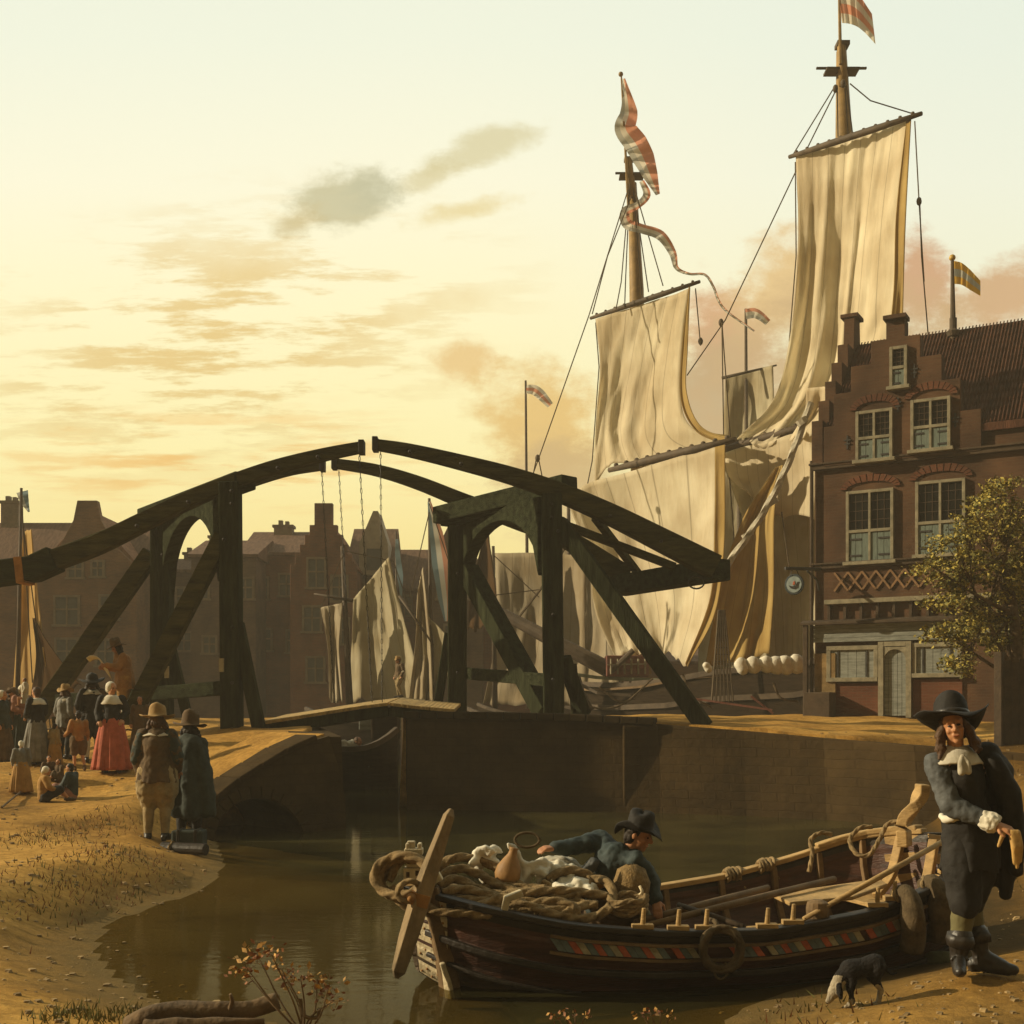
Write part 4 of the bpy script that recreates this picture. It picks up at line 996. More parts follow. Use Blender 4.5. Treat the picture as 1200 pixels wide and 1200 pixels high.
bg_house('stepped gable red brick house under the near chains', 340, 418, 668, 606, 59.5, 'step', M['bg_br3'], M['bg_tile_r'], [(371, 672, 1.0, 1.6), (366, 726, 1.0, 1.4), (398, 690, .9, 1.4), (370, 785, 1.0, 1.4), (400, 740, .9, 1.4)])
t_, x0_, z0_, e_, r_, w_ = bg_house('grey house with a pointed white dormer behind the bridge chains', 408, 456, 668, 608, 62, 'long', M['bg_br2'], M['bg_tile'], [(420, 720, .9, 1.3), (442, 720, .9, 1.3)])
xd = (441-600)*62/F-x0_; zd = ZC+(HOR-668)*62/F-z0_
mb = MB(); mb.prism([(xd-.85, -.4, zd-.3), (xd+.65, -.4, zd-.3), (xd+.65, -.4, zd+1.3), (xd+.12, -.4, zd+3.0), (xd-.12, -.4, zd+3.0), (xd-.85, -.4, zd+1.3)], (0, 2.2, 0)); dm = mb.build('dormer', pm('pale_plaster', (.36, .32, .25), .2, 3, .9, .2), t_, local=True)
mb = MB(); mb.box((xd-.08, -.42, zd+.5), (.75, .08, 1.1)); mb.build('dormer_window', M['bg_pane'], dm, local=True)
bg_house('low house with a dark level roof behind the blue pennant', 452, 516, 690, 634, 64, 'long', M['bg_br3'], M['bg_tile'], [(474, 710, .9, 1.2), (498, 706, .9, 1.2)])
bg_house('red roofed gable house glimpsed left of the right gate post', 500, 566, 668, 618, 60, 'point', M['bg_br2'], M['bg_tile_r'], [(522, 690, .9, 1.2), (548, 690, .9, 1.2), (530, 745, .9, 1.2)])
bg_house('low red house seen through the right gate arch behind the grey sail', 556, 668, 712, 668, 62, 'long', M['bg_br3'], M['bg_tile_r'], [(590, 740, .9, 1.2), (630, 740, .9, 1.2)])
bg_house('long low warehouse on the far quay behind the ship hull', 560, 1010, 775, 752, 66, 'long', M['bg_br1'], M['bg_tile'], [(600+30*k, 806, .8, 1.0) for k in range(12)])
# ================================================================== ships
def path2(pts, n=8): return crv([V((p[0], p[1], 0)) for p in pts], n)
def at(q, t):
    x = t*(len(q)-1); i = min(int(x), len(q)-2); return q[i].lerp(q[i+1], x-i)
def sail(name, parent, mat, top, bot, lft, rgt, Yf, belly=.6, fold=.12, nf=5, nu=34, nv=40, seed=0, slack=0.0, brace=.026, pxc=None):
    """cloth patch bounded by four curves, bellied and folded in depth; Yf gives the distance across it."""
    T, B, L, Rr = [path2(x) for x in (top, bot, lft, rgt)]
    if pxc is None: pxc = 762 if 'fore' in name else (940 if 'main' in name or name == 'staysail' else (T[0].x+T[-1].x)/2)
    def fn(u, v):
        p = at(T, u)*(1-v)+at(B, u)*v+at(L, v)*(1-u)+at(Rr, v)*u-(T[0]*(1-u)*(1-v)+T[-1]*u*(1-v)+B[0]*(1-u)*v+B[-1]*u*v)
        p = p+V((0, 7*v**7*noise.noise(V((u*9, seed*2.3, 1)))+3*v**9*noise.noise(V((u*31, seed, 5))), 0))
        Y = Yf(p.x) if callable(Yf) else Yf
        Y -= brace*(p.x-pxc)
        b = math.sin(math.pi*min(1, max(0, u)))*math.sin(math.pi*(.08+.86*v))
        w = noise.noise(V((u*nf+seed*3.1, v*1.6+u*1.5, seed)))*fold*(.35+1.5*v)+noise.noise(V((u*nf*2.6+v*3, v*4, seed+9)))*fold*.5*(slack+v*.6)
        dz = .10*noise.noise(V((u*3, v*5, seed+4)))*slack
        return P(p.x, p.y, Y+belly*b+w*1.6)+V((0, 0, dz))
    mb = MB(); mb.grid(fn, nu, nv)
    return mb.build(name, mat, parent, smooth=True, solid=.025)
def ys(px): return 44-(px-745)/240*4
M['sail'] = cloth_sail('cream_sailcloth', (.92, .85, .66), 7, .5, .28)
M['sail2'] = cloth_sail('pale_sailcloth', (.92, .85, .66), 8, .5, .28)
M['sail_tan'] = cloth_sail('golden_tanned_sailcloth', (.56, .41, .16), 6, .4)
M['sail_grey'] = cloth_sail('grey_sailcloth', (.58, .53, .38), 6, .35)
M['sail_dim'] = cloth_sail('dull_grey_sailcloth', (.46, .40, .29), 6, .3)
M['sail_brown'] = cloth_sail('brown_barked_sailcloth', (.10, .06, .03), 5, .3)
M['sail_orange'] = cloth_sail('orange_tan_sailcloth', (.70, .50, .22), 4, .35)
M['ship_hull'] = pm('dark_ship_planking', (.024, .016, .009), .5, 2, .9, .5, 10, .05, stretch=(1, 1, 7))
M['ship_rail'] = pm('pale_green_rail', (.16, .18, .12), .3, 3, .75, .2)
M['ship_red'] = pm('dull_red_panel', (.17, .065, .045), .4, 5, .8, .3)
sp_ = thing('sailing_ship', 'large two masted sailing ship with cream sails drying, moored behind the right quay', 'ship', P(745, 830, 44)+V((0, 0, -2.1)))
# hull
def hl(px, zoff, side): return P(px, HOR, ys(px)+side)+V((0, 0, zoff))
mb = MB(); secs = [(672, .15, 3.0), (690, .9, 2.95), (720, 1.7, 2.9), (780, 2.3, 3.0), (830, 2.45, 3.25), (850, 2.5, 3.3), (930, 2.5, 3.42), (1010, 2.4, 3.9), (1080, 2.1, 4.6), (1120, 1.6, 5.2)]
rows = []
for px, hw, zt in secs:
    r = []
    for k in range(9):
        t = k/8; zz = zt*(1-t)-.8*t; f = 1+.18*math.sin(math.pi*t*.9)-.55*t**3
        r.append(hl(px, zz-ZC, -hw*f))
    rows.append((r, [hl(px, (zt*(1-k/8)-.8*k/8)-ZC, hw*(1+.18*math.sin(math.pi*k/8*.9)-.55*(k/8)**3)) for k in range(9)]))
vs = []; fs = []
for a, b in rows: vs += a+b[::-1]
n = 18
for i in range(len(rows)-1):
    for k in range(n-1): fs.append((i*n+k, (i+1)*n+k, (i+1)*n+k+1, i*n+k+1))
fs += [tuple(range(n)), tuple((len(rows)-1)*n+k for k in range(n-1, -1, -1))]
mb.add(vs, fs); hull = mb.build('hull', M['ship_hull'], sp_, smooth=False)
for t in (0, .22, .42):
    mb = MB(); mb.sweep([hl(px, (zt*(1-t)-.8*t)-ZC+.03, -hw*(1+.18*math.sin(math.pi*t*.9)-.55*t**3)-.06) for px, hw, zt in secs], .14, .18); mb.build('wale', M['spar_dk'], hull)
mb = MB(); mb.sweep([hl(px, zt-ZC-.15, 0) for px, hw, zt in secs[1:]], [hw*1.9 for _, hw, _ in secs[1:]], .08); mb.build('ship_deck', M['oak_dark'], sp_)
mb = MB()
mb.sweep([hl(px, np.interp(px, [s[0] for s in secs], [s[2] for s in secs])-ZC+.04, -np.interp(px, [s[0] for s in secs], [s[1] for s in secs])) for px in range(795, 1050, 15)], .14, .08)
mb.build('bulwark_rail', M['spar_dk'], sp_)
mb = MB(); mb.sweep([P(672, 790, 43.2), P(700, 794, 42.9), P(735, 796, 42.4), P(772, 797, 41.9)], .12, .12); mb.build('head_rail', M['ship_rail'], sp_)
mb = MB(); mb.sweep([P(676, 792, 43.2), P(682, 812, 43.0), P(694, 832, 43.0)], .2, .16); mb.sweep([P(676, 800, 43), P(700, 812, 42.4), P(740, 815, 42)], .10, .10); mb.build('beakhead', M['spar_dk'], sp_)
mb = MB(); mb.box(P(734, 781, 42.8), (1.5, 1.0, .75))
cb = mb.build('deck_cabin', M['ship_red'], sp_, bevel=.03)
mb = MB()
for k in range(6): mb.bar(P(716+k*8, 790, 42.1), P(716+k*8, 772, 42.1), .05, .05)
mb.bar(P(712, 779, 42.05), P(758, 778, 42.05), .06, .05); mb.build('cabin_trim', M['cream'], cb)
mb = MB(); mb.tube([P(716, 787, 42.2), P(742, 762, 41.9)], .10, 8); mb.build('cathead', M['spar_dk'], sp_)
mb = MB(); mb.tube([P(712, 784, 43), P(660, 757, 43.5), P(600, 725, 44.5), P(552, 700, 45.2)], [.30, .27, .22, .12], 10); mb.build('bowsprit', M['spar_dk'], sp_)
mb = MB(); mb.tube([P(602, 731, 44.3), P(634, 690, 44.6), P(672, 625, 45.0), P(696, 570, 45.2)], .05, 6); mb.build('forestay', M['line'], sp_)
# masts
YA, YB = 44.0, 40.0
mb = MB(); mb.tube([P(752, 790, YA+.6), P(746, 340, YA+.6), P(741, 215, YA+.6)], [.36, .27, .16], 12); mb.tube([P(741.5, 230, YA+.35), P(736.5, 186, YA+.35)], [.15, .13], 8); fm = mb.build('foremast', M['spar'], sp_, smooth=True)
mb = MB(); mb.box(P(740, 207, YA+.5), (.9, .5, .08)); mb.box(P(740, 203, YA+.5), (1.2, .08, .06)); mb.box(P(737, 187, YA+.4), (.35, .3, .12)); mb.build('crosstrees', M['spar_dk'], fm)
mb = MB(); mb.tube([P(737, 250, YA+.2), P(728, 88, YA+.2)], [.06, .03], 6); mb.ell(P(727.5, 87, YA+.2), (.09, .09, .09)); mb.build('flagstaff', M['spar'], fm)
mb = MB(); mb.tube([P(992, 800, YB+.6), P(989, 160, YB+.6), P(986, 60, YB+.6)], [.36, .28, .17], 12); mb.tube([P(988.5, 100, YB+.35), P(986, 52, YB+.35)], [.16, .15], 8); mm = mb.build('mainmast', M['spar'], sp_, smooth=True)
mb = MB(); mb.box(P(986, 84, YB+.5), (1.1, .5, .08)); mb.box(P(986, 80, YB+.5), (1.7, .08, .06)); mb.box(P(987, 53, YB+.4), (.42, .4, .14)); mb.build('crosstrees', M['spar_dk'], mm)
mb = MB(); mb.tube([P(985, 75, YB+.2), P(983, -30, YB+.2)], [.06, .04], 6); mb.build('flagstaff', M['spar'], mm)
# yards
def yard(a, b, Y, r, Yb=None):
    pc = 762 if a[0] < 800 else 940
    p, q = P(*a, Y-.026*(a[0]-pc)), P(*b, (Yb or Y)-.026*(b[0]-pc)); mb = MB(); mb.tube([p, p.lerp(q, .35), p.lerp(q, .65), q], [r*.6, r, r, r*.6], 8)
    for k in range(11):
        t = .06+k*.088; mb.ell(p.lerp(q, t)+V((0, 0, r*.8)), (r*.6, r*.6, r*.55), n=6, m=4)
    return mb.build('yard', M['spar_dk'], sp_, smooth=True)
yard((692, 373), (820, 330), 43.3, .10); yard((925, 184), (1080, 133), 39.3, .11); yard((714, 551), (862, 515), 43.2, .16, 42.6); yard((835, 530), (965, 494), 39.6, .15)
# sails
sail('fore_topsail', sp_, M['sail'], [(698, 374), (760, 355), (808, 338)], [(697, 566), (716, 548), (735, 545), (760, 548), (800, 538), (856, 517)],
     [(698, 374), (703, 430), (698, 500), (697, 566)], [(808, 338), (799, 410), (798, 470), (812, 502), (856, 517)], 43.2, .5, .13, 5, seed=1, slack=.7)
sail('fore_topsail_shade_side', sp_, M['sail_tan'], [(807, 336), (809, 337)], [(842, 519), (860, 515)], [(807, 336), (799, 410), (798, 470), (815, 505), (842, 519)], [(809, 337), (806, 410), (805, 460), (822, 500), (860, 515)], 43.0, .1, .08, 2, 8, 30, seed=2)  # darker strip: shade along the topsail's right edge, put into the cloth colour
sail('fore_course', sp_, M['sail2'], [(664, 586), (690, 566), (740, 552), (846, 521)], [(722, 773), (745, 764), (780, 766), (806, 779)],
     [(664, 586), (688, 650), (698, 720), (722, 773)], [(846, 521), (842, 620), (836, 700), (806, 779)], 42.6, 1.1, .16, 7, seed=3, slack=.4)
sail('fore_course_shade_side', sp_, M['sail_tan'], [(838, 524), (850, 521)], [(803, 779), (808, 778)], [(838, 524), (837, 620), (832, 700), (803, 779)], [(850, 521), (849, 640), (838, 720), (808, 778)], 42.3, .15, .05, 2, 8, 30, seed=4)  # shaded side of the course, painted as a darker strip of cloth
sail('main_topsail', sp_, M['sail'], [(933, 183), (1000, 160), (1066, 140)], [(862, 517), (900, 520), (945, 495), (975, 460), (1040, 425)],
     [(933, 183), (935, 290), (925, 400), (905, 470), (862, 517)], [(1066, 140), (1054, 250), (1052, 340), (1056, 380), (1040, 425)], 39.4, .8, .22, 7, 44, 52, seed=5, slack=.7)
sail('main_topsail_shade_side', sp_, M['sail_tan'], [(1062, 141), (1068, 139)], [(1038, 428), (1058, 392)], [(1062, 141), (1050, 250), (1047, 340), (1038, 428)], [(1068, 139), (1062, 250), (1059, 340), (1058, 392)], 39.35, .1, .08, 2, 8, 30, seed=6)  # shade down the main topsail's right edge, painted as darker cloth
sail('main_topsail_clew', sp_, M['sail2'], [(945, 455), (975, 452)], [(925, 516), (966, 505)], [(945, 455), (942, 485), (925, 516)], [(975, 452), (972, 480), (966, 505)], 39.0, .3, .1, 3, 12, 14, seed=7)
sail('main_course', sp_, M['sail_grey'], [(842, 530), (900, 512), (962, 497)], [(900, 790), (930, 780), (962, 775)],
     [(842, 530), (868, 600), (893, 690), (900, 790)], [(962, 497), (962, 600), (962, 690), (962, 775)], 39.8, .5, .16, 6, seed=8, slack=.5)
sail('main_course_flap', sp_, M['sail2'], [(848, 532), (900, 516), (952, 505)], [(875, 578), (905, 602), (955, 608)], [(848, 532), (855, 560), (875, 578)], [(952, 505), (958, 560), (955, 608)], 39.3, .35, .14, 4, 20, 20, seed=9, slack=1)
sail('staysail', sp_, M['sail_tan'], [(908, 548), (918, 545)], [(826, 782), (862, 775), (902, 766)], [(908, 548), (870, 610), (845, 680), (826, 782)], [(918, 545), (908, 600), (907, 690), (902, 766)], 38.6, .5, .16, 5, 24, 34, seed=10, slack=.4)
mb = MB(); mb.rope([P(950, 472, 38.4), P(925, 540, 38.3), P(895, 600, 38.2), P(850, 665, 38.1)], .11, 1.2, 8, 6)
for px, py in ((940, 494), (905, 588), (876, 627)): mb.tube([P(px-2, py-3, 38.3), P(px+2, py+3, 38.3)], .19, 8)
mb.build('brailed_sail_roll', M['cloth_w'], sp_)
# rigging
def lines(name, segs, r=.025):
    mb = MB()
    for s in segs:
        Y0, pts = s[0], s[1:]
        Y1 = Y0 if not isinstance(Y0, tuple) else Y0[1]; Y0 = Y0 if not isinstance(Y0, tuple) else Y0[0]
        n = len(pts)-1
        mb.tube([P(p[0], p[1], Y0+(Y1-Y0)*i/max(1, n)) for i, p in enumerate(pts)], r, 5)
    return mb.build(name, M['line'], sp_)
lines('fore_rigging', [((43.9, 43.0), (736, 222), (690, 370), (632, 535), (612, 590)), (43.0, (629, 535), (624, 560)), (43.0, (631, 537), (636, 562)),
      (43.9, (737, 225), (728, 330), (722, 362)), (43.9, (738, 215), (733, 330), (732, 360)), (43.9, (742, 220), (752, 345)), (43.9, (743, 225), (760, 342)), (43.8, (745, 225), (777, 335)),
      (45.3, (698, 378), (702, 430), (694, 540), (688, 570)), (41.8, (815, 338), (821, 405)), (43.3, (740, 230), (712, 300), (694, 368))], .022)
lines('main_rigging', [((39.5, 43), (980, 105), (933, 200), (850, 375), (805, 440)), ((39.5, 41), (846, 378), (856, 515)), (39.6, (979, 100), (930, 180)), (39.6, (981, 100), (982, 160)), (39.6, (992, 100), (999, 155)), (39.6, (990, 100), (994, 158)), (39.5, (996, 98), (1020, 118), (1072, 134)),
      (39.0, (1072, 142), (1077, 235), (1083, 330)), (39.0, (1078, 240), (1080, 300), (1088, 395)), (41, (846, 382), (848, 510)), (39.0, (1048, 290), (1035, 360)), (39.9, (932, 190), (933, 300), (925, 400)),], .022)
lines('brail_line', [(42, (853, 535), (858, 600), (861, 645))])
lines('brail_line', [(39.5, (916, 600), (925, 665))])
for (px, py, Y) in ((845, 378, 41), (1077, 236, 39), (821, 400, 42.8), (861, 640, 42), (979, 104, 39.5), (988, 98, 39.4), (630, 537, 43)):
    mb = MB(); mb.ell(P(px, py, Y), (.09, .09, .14), n=8, m=6); mb.build('pulley_block', M['spar_dk'], sp_, smooth=True)
mb = MB()
for k in range(6):
    mb.tube([P(834+k*5.0, 822, 38.6), P(842+k*1.4, 715, 39.6)], .035, 5)
for k in range(9):
    y = 735+k*8; t = (822-y)/107; mb.tube([P(834*(1-t)+842*t, y, 38.6+t), P((834+25)*(1-t)+(842+7)*t, y, 38.6+t)], .018, 4)
mb.build('shrouds', M['line'], sp_)
mb = MB()
for pts in ([(670, 798), (680, 820), (700, 830), (730, 825), (765, 795)], [(702, 805), (725, 822), (745, 818)], [(800, 790), (812, 815), (835, 830)], [(906, 800), (915, 818), (935, 822)]):
    mb.rope([P(x, y, 37.2 if x > 790 else 40.5) for x, y in pts], .035, 1.2, 6, 6)
mb.build('slack_cable', M['rope_dark'], sp_)
mb = MB(); mb.bar(P(815, 819, 36.2), P(905, 832, 35.6), .10, .06); mb.bar(P(880, 816, 36.0), P(906, 836, 35.9), .10, .06); mb.build('spare_spar', M['ship_red'], sp_)
# flags on the ship
M['fr'] = [M['fl_red'], M['fl_wh'], M['fl_gr']]
ribbon('long_pennant', sp_, [(731, 92), (737, 130), (733, 150), (745, 168), (754, 185), (762, 205), (771, 228)], [3, 20, 26, 28, 26, 18, 5], [M['fl_red'], M['fl_red'], M['fl_wh'], M['fl_gr']], 43.9, .3, 8)
ribbon('streamer', sp_, [(752, 212), (758, 228), (748, 240), (733, 248), (735, 262), (752, 268), (774, 276), (788, 296), (793, 314), (808, 321), (826, 322), (836, 336), (842, 352), (853, 366), (884, 388)], [6, 9, 8, 11, 13, 11, 12, 9, 5, 3, 3, 3, 3, 3, 2], [M['fl_red'], M['fl_wh'], M['fl_gr']], 43.7, .25, 8)
ribbon('striped_flag', sp_, [(984, 4), (996, 6), (1008, 14), (1024, 34)], [46, 46, 44, 36], [M['fl_red'], M['fl_wh'], M['fl_red'], M['fl_wh']], 40.1, .2, 8, (.12, 1))
# sacks on the rail
for i, (px, py, r) in enumerate(((868, 778, .34), (882, 777, .36), (897, 776, .38), (908, 777, .4), (920, 777, .42), (933, 776, .42), (828, 779, .2))):
    mb = MB(); mb.ell(P(px, py+1, 36.9), (r*.62, r*.6, r*.66)); mb.ell(P(px+2, py+5, 36.9), (r*.6, r*.6, r*.6))
    o = mb.build('sack', M['white'], smooth=True, remesh=.05, relax=3, disp=(.10, .35))
    tag(o, 'plump white sack in the row along the dark ship rail behind the quay' if i < 6 else 'small white bundle left of the shrouds on the dark ship rail', 'sack', 'white sacks on the ship rail')
# ------------------------------------------------------------------ other craft
def craft(name, label, cat, px, Y, parts):
    t = thing(name, label, cat, V(((px-600)*Y/F, Y, 0)), group='boats in the harbour')
    for f in parts: f(t)
    return t
def hullf(px0, px1, Y, zt, hw, mat='ship_hull'):
    def f(t):
        x0, x1 = (px0-600)*Y/F, (px1-600)*Y/F; vs = []; fs = []; n = 12; k = 7
        for i in range(n+1):
            s = i/n; w = hw*max(.04, math.sin(math.pi*s))**.5; z = zt+.5*abs(2*s-1)**2.5
            for j in range(k):
                a = math.pi*j/(k-1); vs.append((x0+(x1-x0)*s, Y+w*math.cos(a), z-(z+.5)*math.sin(a)**.7))
        for i in range(n):
            for j in range(k-1): fs.append((i*k+j, i*k+j+1, (i+1)*k+j+1, (i+1)*k+j))
            fs.append((i*k, (i+1)*k, (i+1)*k+k-1, i*k+k-1))
        fs += [tuple(range(k-1, -1, -1)), tuple(n*k+j for j in range(k))]
        mb = MB(); mb.add(vs, fs); h = mb.build('hull', M[mat], t, smooth=False)
        mb = MB(); mb.sweep([(x0+(x1-x0)*i/n, Y-hw*max(.04, math.sin(math.pi*i/n))**.5-.03, zt+.5*abs(2*i/n-1)**2.5) for i in range(n+1)], .12, .14); mb.build('wale', M['spar_dk'], h)
    return f
def mastf(a, b, Y, r, name='mast', mat='spar_dk'):
    def f(t): mb = MB(); mb.tube([P(*a, Y), P(*b, Y)], [r, r*.5], 8); mb.build(name, M[mat], t, smooth=True)
    return f
def sailf(mat, Y, top, bot, lft, rgt, seed=0, belly=.5, fold=.16, nf=5): return lambda t: sail('sail', t, M[mat], top, bot, lft, rgt, Y, belly, fold, nf, 22, 30, seed, .5)
def linef(segs, Y, r=.02):
    def f(t):
        mb = MB()
        for s in segs: mb.tube([P(x, y, Y) for x, y in s], r, 5)
        mb.build('rigging', M['line'], t)
    return f
def ribf(nm, sp, ws, mats, Y): return lambda t: ribbon(nm, t, sp, ws, [M[m] for m in mats], Y, .12, 6)
craft('sailing_boat', 'small sailing boat with a narrow orange tan sail at the left edge', 'sailing boat', 30, 38,
      [hullf(-90, 100, 38, 1.2, 1.3), mastf((20, 860), (25, 572), 37.8, .09), sailf('sail_orange', 38.0, [(27, 624), (37, 620)], [(14, 835), (60, 830)], [(27, 624), (22, 720), (14, 835)], [(37, 620), (44, 690), (60, 830)], 21, .3, .04),
       sailf('sail_brown', 37.6, [(38, 724), (41, 726)], [(36, 820), (96, 806)], [(38, 724), (42, 770), (36, 820)], [(41, 726), (60, 758), (96, 806)], 22, .3, .05), linef([[(25, 580), (38, 800)], [(25, 600), (60, 860)]], 37.5),
       ribf('pennant', [(26, 576), (29, 588), (34, 600)], [14, 10, 2], ['fl_bl', 'fl_gr'], 37.8)])
craft('fishing_boat', 'fishing boat with a large grey triangular sail behind the bridge deck', 'sailing boat', 440, 46,
      [hullf(360, 520, 46, 1.6, 1.5), mastf((410, 830), (401, 640), 45.6, .14), sailf('sail_grey', 46, [(414, 702), (456, 653)], [(408, 822), (500, 822)], [(414, 702), (412, 760), (408, 822)], [(456, 653), (472, 720), (500, 822)], 23, .6, .2, 6),
       sailf('sail_dim', 45.7, [(376, 712), (402, 706)], [(386, 822), (402, 822)], [(376, 712), (384, 760), (386, 822)], [(402, 706), (398, 760), (402, 822)], 24), mastf((414, 704), (368, 696), 45.4, .07, 'gaff'),
       linef([[(401, 645), (462, 658)], [(402, 650), (376, 712)], [(460, 655), (520, 830)]], 45.5)])
craft('fishing_boat', 'fishing boat with dun sails and a red and white pennant left of the right gate', 'sailing boat', 510, 43,
      [hullf(470, 640, 43, 1.5, 1.4), mastf((506, 830), (503, 584), 43.2, .10), sailf('sail_dim', 43, [(490, 690), (496, 664)], [(478, 822), (508, 822)], [(490, 690), (486, 760), (478, 822)], [(496, 664), (504, 740), (508, 822)], 25),
       sailf('sail_grey', 42.8, [(494, 715), (526, 746)], [(498, 824), (510, 824)], [(494, 715), (496, 770), (498, 824)], [(526, 746), (528, 780), (510, 824)], 26), mastf((468, 698), (508, 756), 42.6, .06, 'spar'),
       ribf('pennant', [(503, 588), (511, 625), (516, 660), (521, 700), (523, 728)], [4, 16, 20, 16, 4], ['fl_red', 'fl_wh', 'fl_bl'], 43),
       linef([[(503, 590), (540, 700)], [(503, 600), (480, 700)]], 42.8)])
craft('fishing_boat', 'boat with a wide dull grey sail seen through the right bridge gate', 'sailing boat', 610, 48,
      [hullf(548, 700, 48, 1.6, 1.5), mastf((580, 830), (578, 640), 48.3, .12), sailf('sail_dim', 48, [(580, 648), (640, 648), (688, 652)], [(566, 826), (620, 826), (690, 826)], [(580, 648), (582, 740), (566, 826)], [(688, 652), (686, 740), (690, 826)], 27, .8, .2, 8),
       sailf('sail_brown', 47.6, [(564, 640), (572, 622)], [(548, 740), (584, 730)], [(564, 640), (552, 690), (548, 740)], [(572, 622), (580, 680), (584, 730)], 28), linef([[(578, 650), (632, 700)], [(560, 700), (640, 690)]], 47.5)])
t = craft('far_ship', 'distant ship sail with a small striped flag between the two big masts', 'ship', 890, 55,
      [hullf(830, 1000, 55, 2.0, 1.6), mastf((876, 830), (874, 362), 55.4, .13), sailf('sail_grey', 55, [(850, 441), (880, 434), (906, 428)], [(846, 560), (910, 560)], [(850, 441), (846, 560)], [(906, 428), (910, 560)], 29, .6, .15, 5), mastf((846, 443), (910, 428), 54.7, .08, 'yard'),
       ribf('flag', [(874, 368), (884, 367), (892, 371), (900, 378)], [12, 12, 10, 8], ['fl_red', 'fl_wh', 'fl_gr'], 55.2)])
craft('far_ship', 'faint grey sails of a moored ship filling the gap behind the tan sail', 'ship', 880, 50,
      [hullf(800, 1010, 50, 2.0, 1.8), mastf((868, 830), (866, 520), 50.5, .16), sailf('sail_grey', 50, [(822, 560), (880, 545), (960, 530)], [(818, 800), (880, 800), (965, 800)], [(822, 560), (818, 800)], [(960, 530), (965, 800)], 31, .8, .2, 7)])
craft('far_ship', 'pale hanging sails of a ship behind the near post of the right gate', 'ship', 690, 52,
      [hullf(640, 760, 52, 2.0, 1.8), mastf((668, 830), (666, 560), 52.5, .14), sailf('sail_dim', 52, [(652, 640), (690, 632), (722, 628)], [(648, 815), (690, 812), (726, 815)], [(652, 640), (648, 815)], [(722, 628), (726, 815)], 33, .6, .2, 5)])
t = craft('far_mast', 'thin distant mast with a white and red flag above the right gate lintel', 'ship', 617, 56,
      [hullf(560, 690, 56, 1.8, 1.5), mastf((619, 830), (616, 446), 56, .10), ribf('flag', [(617, 456), (626, 457), (634, 463), (645, 475)], [10, 12, 12, 8], ['fl_wh', 'fl_red', 'fl_wh'], 55.8)])
t = craft('far_mast', 'thin blue pennant on a short mast in front of the far houses', 'boat', 466, 52,
      [hullf(440, 520, 52, 1.2, 1.2), mastf((466, 830), (464, 622), 52, .08), ribf('pennant', [(465, 632), (466, 650), (469, 675), (470, 700)], [3, 6, 7, 2], ['fl_bl'], 51.8)])
# small barge under the deck
bg_ = craft('barge', 'low dark barge lying in the canal under the bridge deck', 'barge', 425, 31.5, [hullf(362, 466, 31.5, 1.05, .9)])
mb = MB(); mb.box(P(452, 852, 32.2), (.7, .9, .7)); mb.build('cabin', M['ship_hull'], bg_, bevel=.05)
mb = MB(); mb.box(P(446, 845, 33.4), (1.2, .1, .5)); mb.build('hatch_board', M['bluewood'], bg_, bevel=.02)
# ================================================================== the rowing boat in front
BA = V((-.72, 9.25, 0)); BB = V((3.86, 10.75, 0)); bl = BB-BA; BLEN = bl.length; ba = bl.normalized(); bp_ = V((ba.y, -ba.x, 0))
_s = [0, .04, .10, .2, .33, .5, .68, .82, .91, .965, 1.0]
_w = [.10, .46, .70, .90, 1.03, 1.12, 1.13, 1.05, .90, .66, .10]
_z = [.72, .66, .58, .49, .43, .41, .50, .66, .82, .92, .98]
def sw(s): return float(np.interp(s, _s, _w))
def szz(s): return float(np.interp(s, _s, _z))
def smooth_(f, s): return (f(max(0, s-.025))+2*f(s)+f(min(1, s+.025)))/4
def wg(s): return sw(s) if s < .03 or s > .975 else smooth_(sw, s)
def zgw(s): return smooth_(szz, s)
def bpt(s, side, q, out=0.0):
    """side -1 far, +1 near; q 0 gunwale to 1 keel."""
    a = q*math.pi/2; w = wg(s); zk = -.28+.34*abs(2*s-1)**5
    t = w*max(0, math.cos(a))**.62; z = zgw(s)-(zgw(s)-zk)*math.sin(a)**1.25
    t += out+.018*(1-(q*6) % 1)*(1 if .01 < q < .9 else 0)
    rake = (.10*(1-q) if s > .9 else -.10*(1-q))*max(0, abs(2*s-1)-.8)/.2
    return BA+ba*(BLEN*s+rake)+bp_*(side*t)+V((0, 0, z))
boat = thing('rowing_boat', 'broad wooden rowing boat with a red and grey painted band, heaped with rope', 'boat', BA+ba*BLEN*.5)
SS = [0, .01, .02, .035, .05, .07, .1, .13]+[.16+.04*i for i in range(19)]+[.9, .92, .94, .955, .97, .982, .99, 1.0]
QS = [k/30 for k in range(31)]
mb = MB()
def side_grid(side):
    n, m = len(SS), len(QS)
    vs = [bpt(s, side, q) for s in SS for q in QS]
    o = len(mb.v); mb.add(vs, [])
    for i in range(n-1):
        for j in range(m-1):
            f = [o+i*m+j, o+i*m+j+1, o+(i+1)*m+j+1, o+(i+1)*m+j]
            mb.f.append(f if side < 0 else f[::-1]); q = QS[j]; mb.mi.append(2 if q < .08 else (0 if q < .5 else 1))
side_grid(1); side_grid(-1)
hull = mb.build('hull', [M['hull_red'], M['hull_brown'], M['hull_black']], boat, solid=-.045)
def along(side, q, out, s0, s1, n=60): return [bpt(s0+(s1-s0)*i/n, side, q, out) for i in range(n+1)]
for sd in (1, -1):
    mb = MB(); mb.sweep([p+V((0, 0, .015)) for p in along(sd, 0, -.02, .012, .988)], .11, .05); mb.build('gunwale', M['hull_black'] if sd > 0 else M['oak'], boat, bevel=.012)
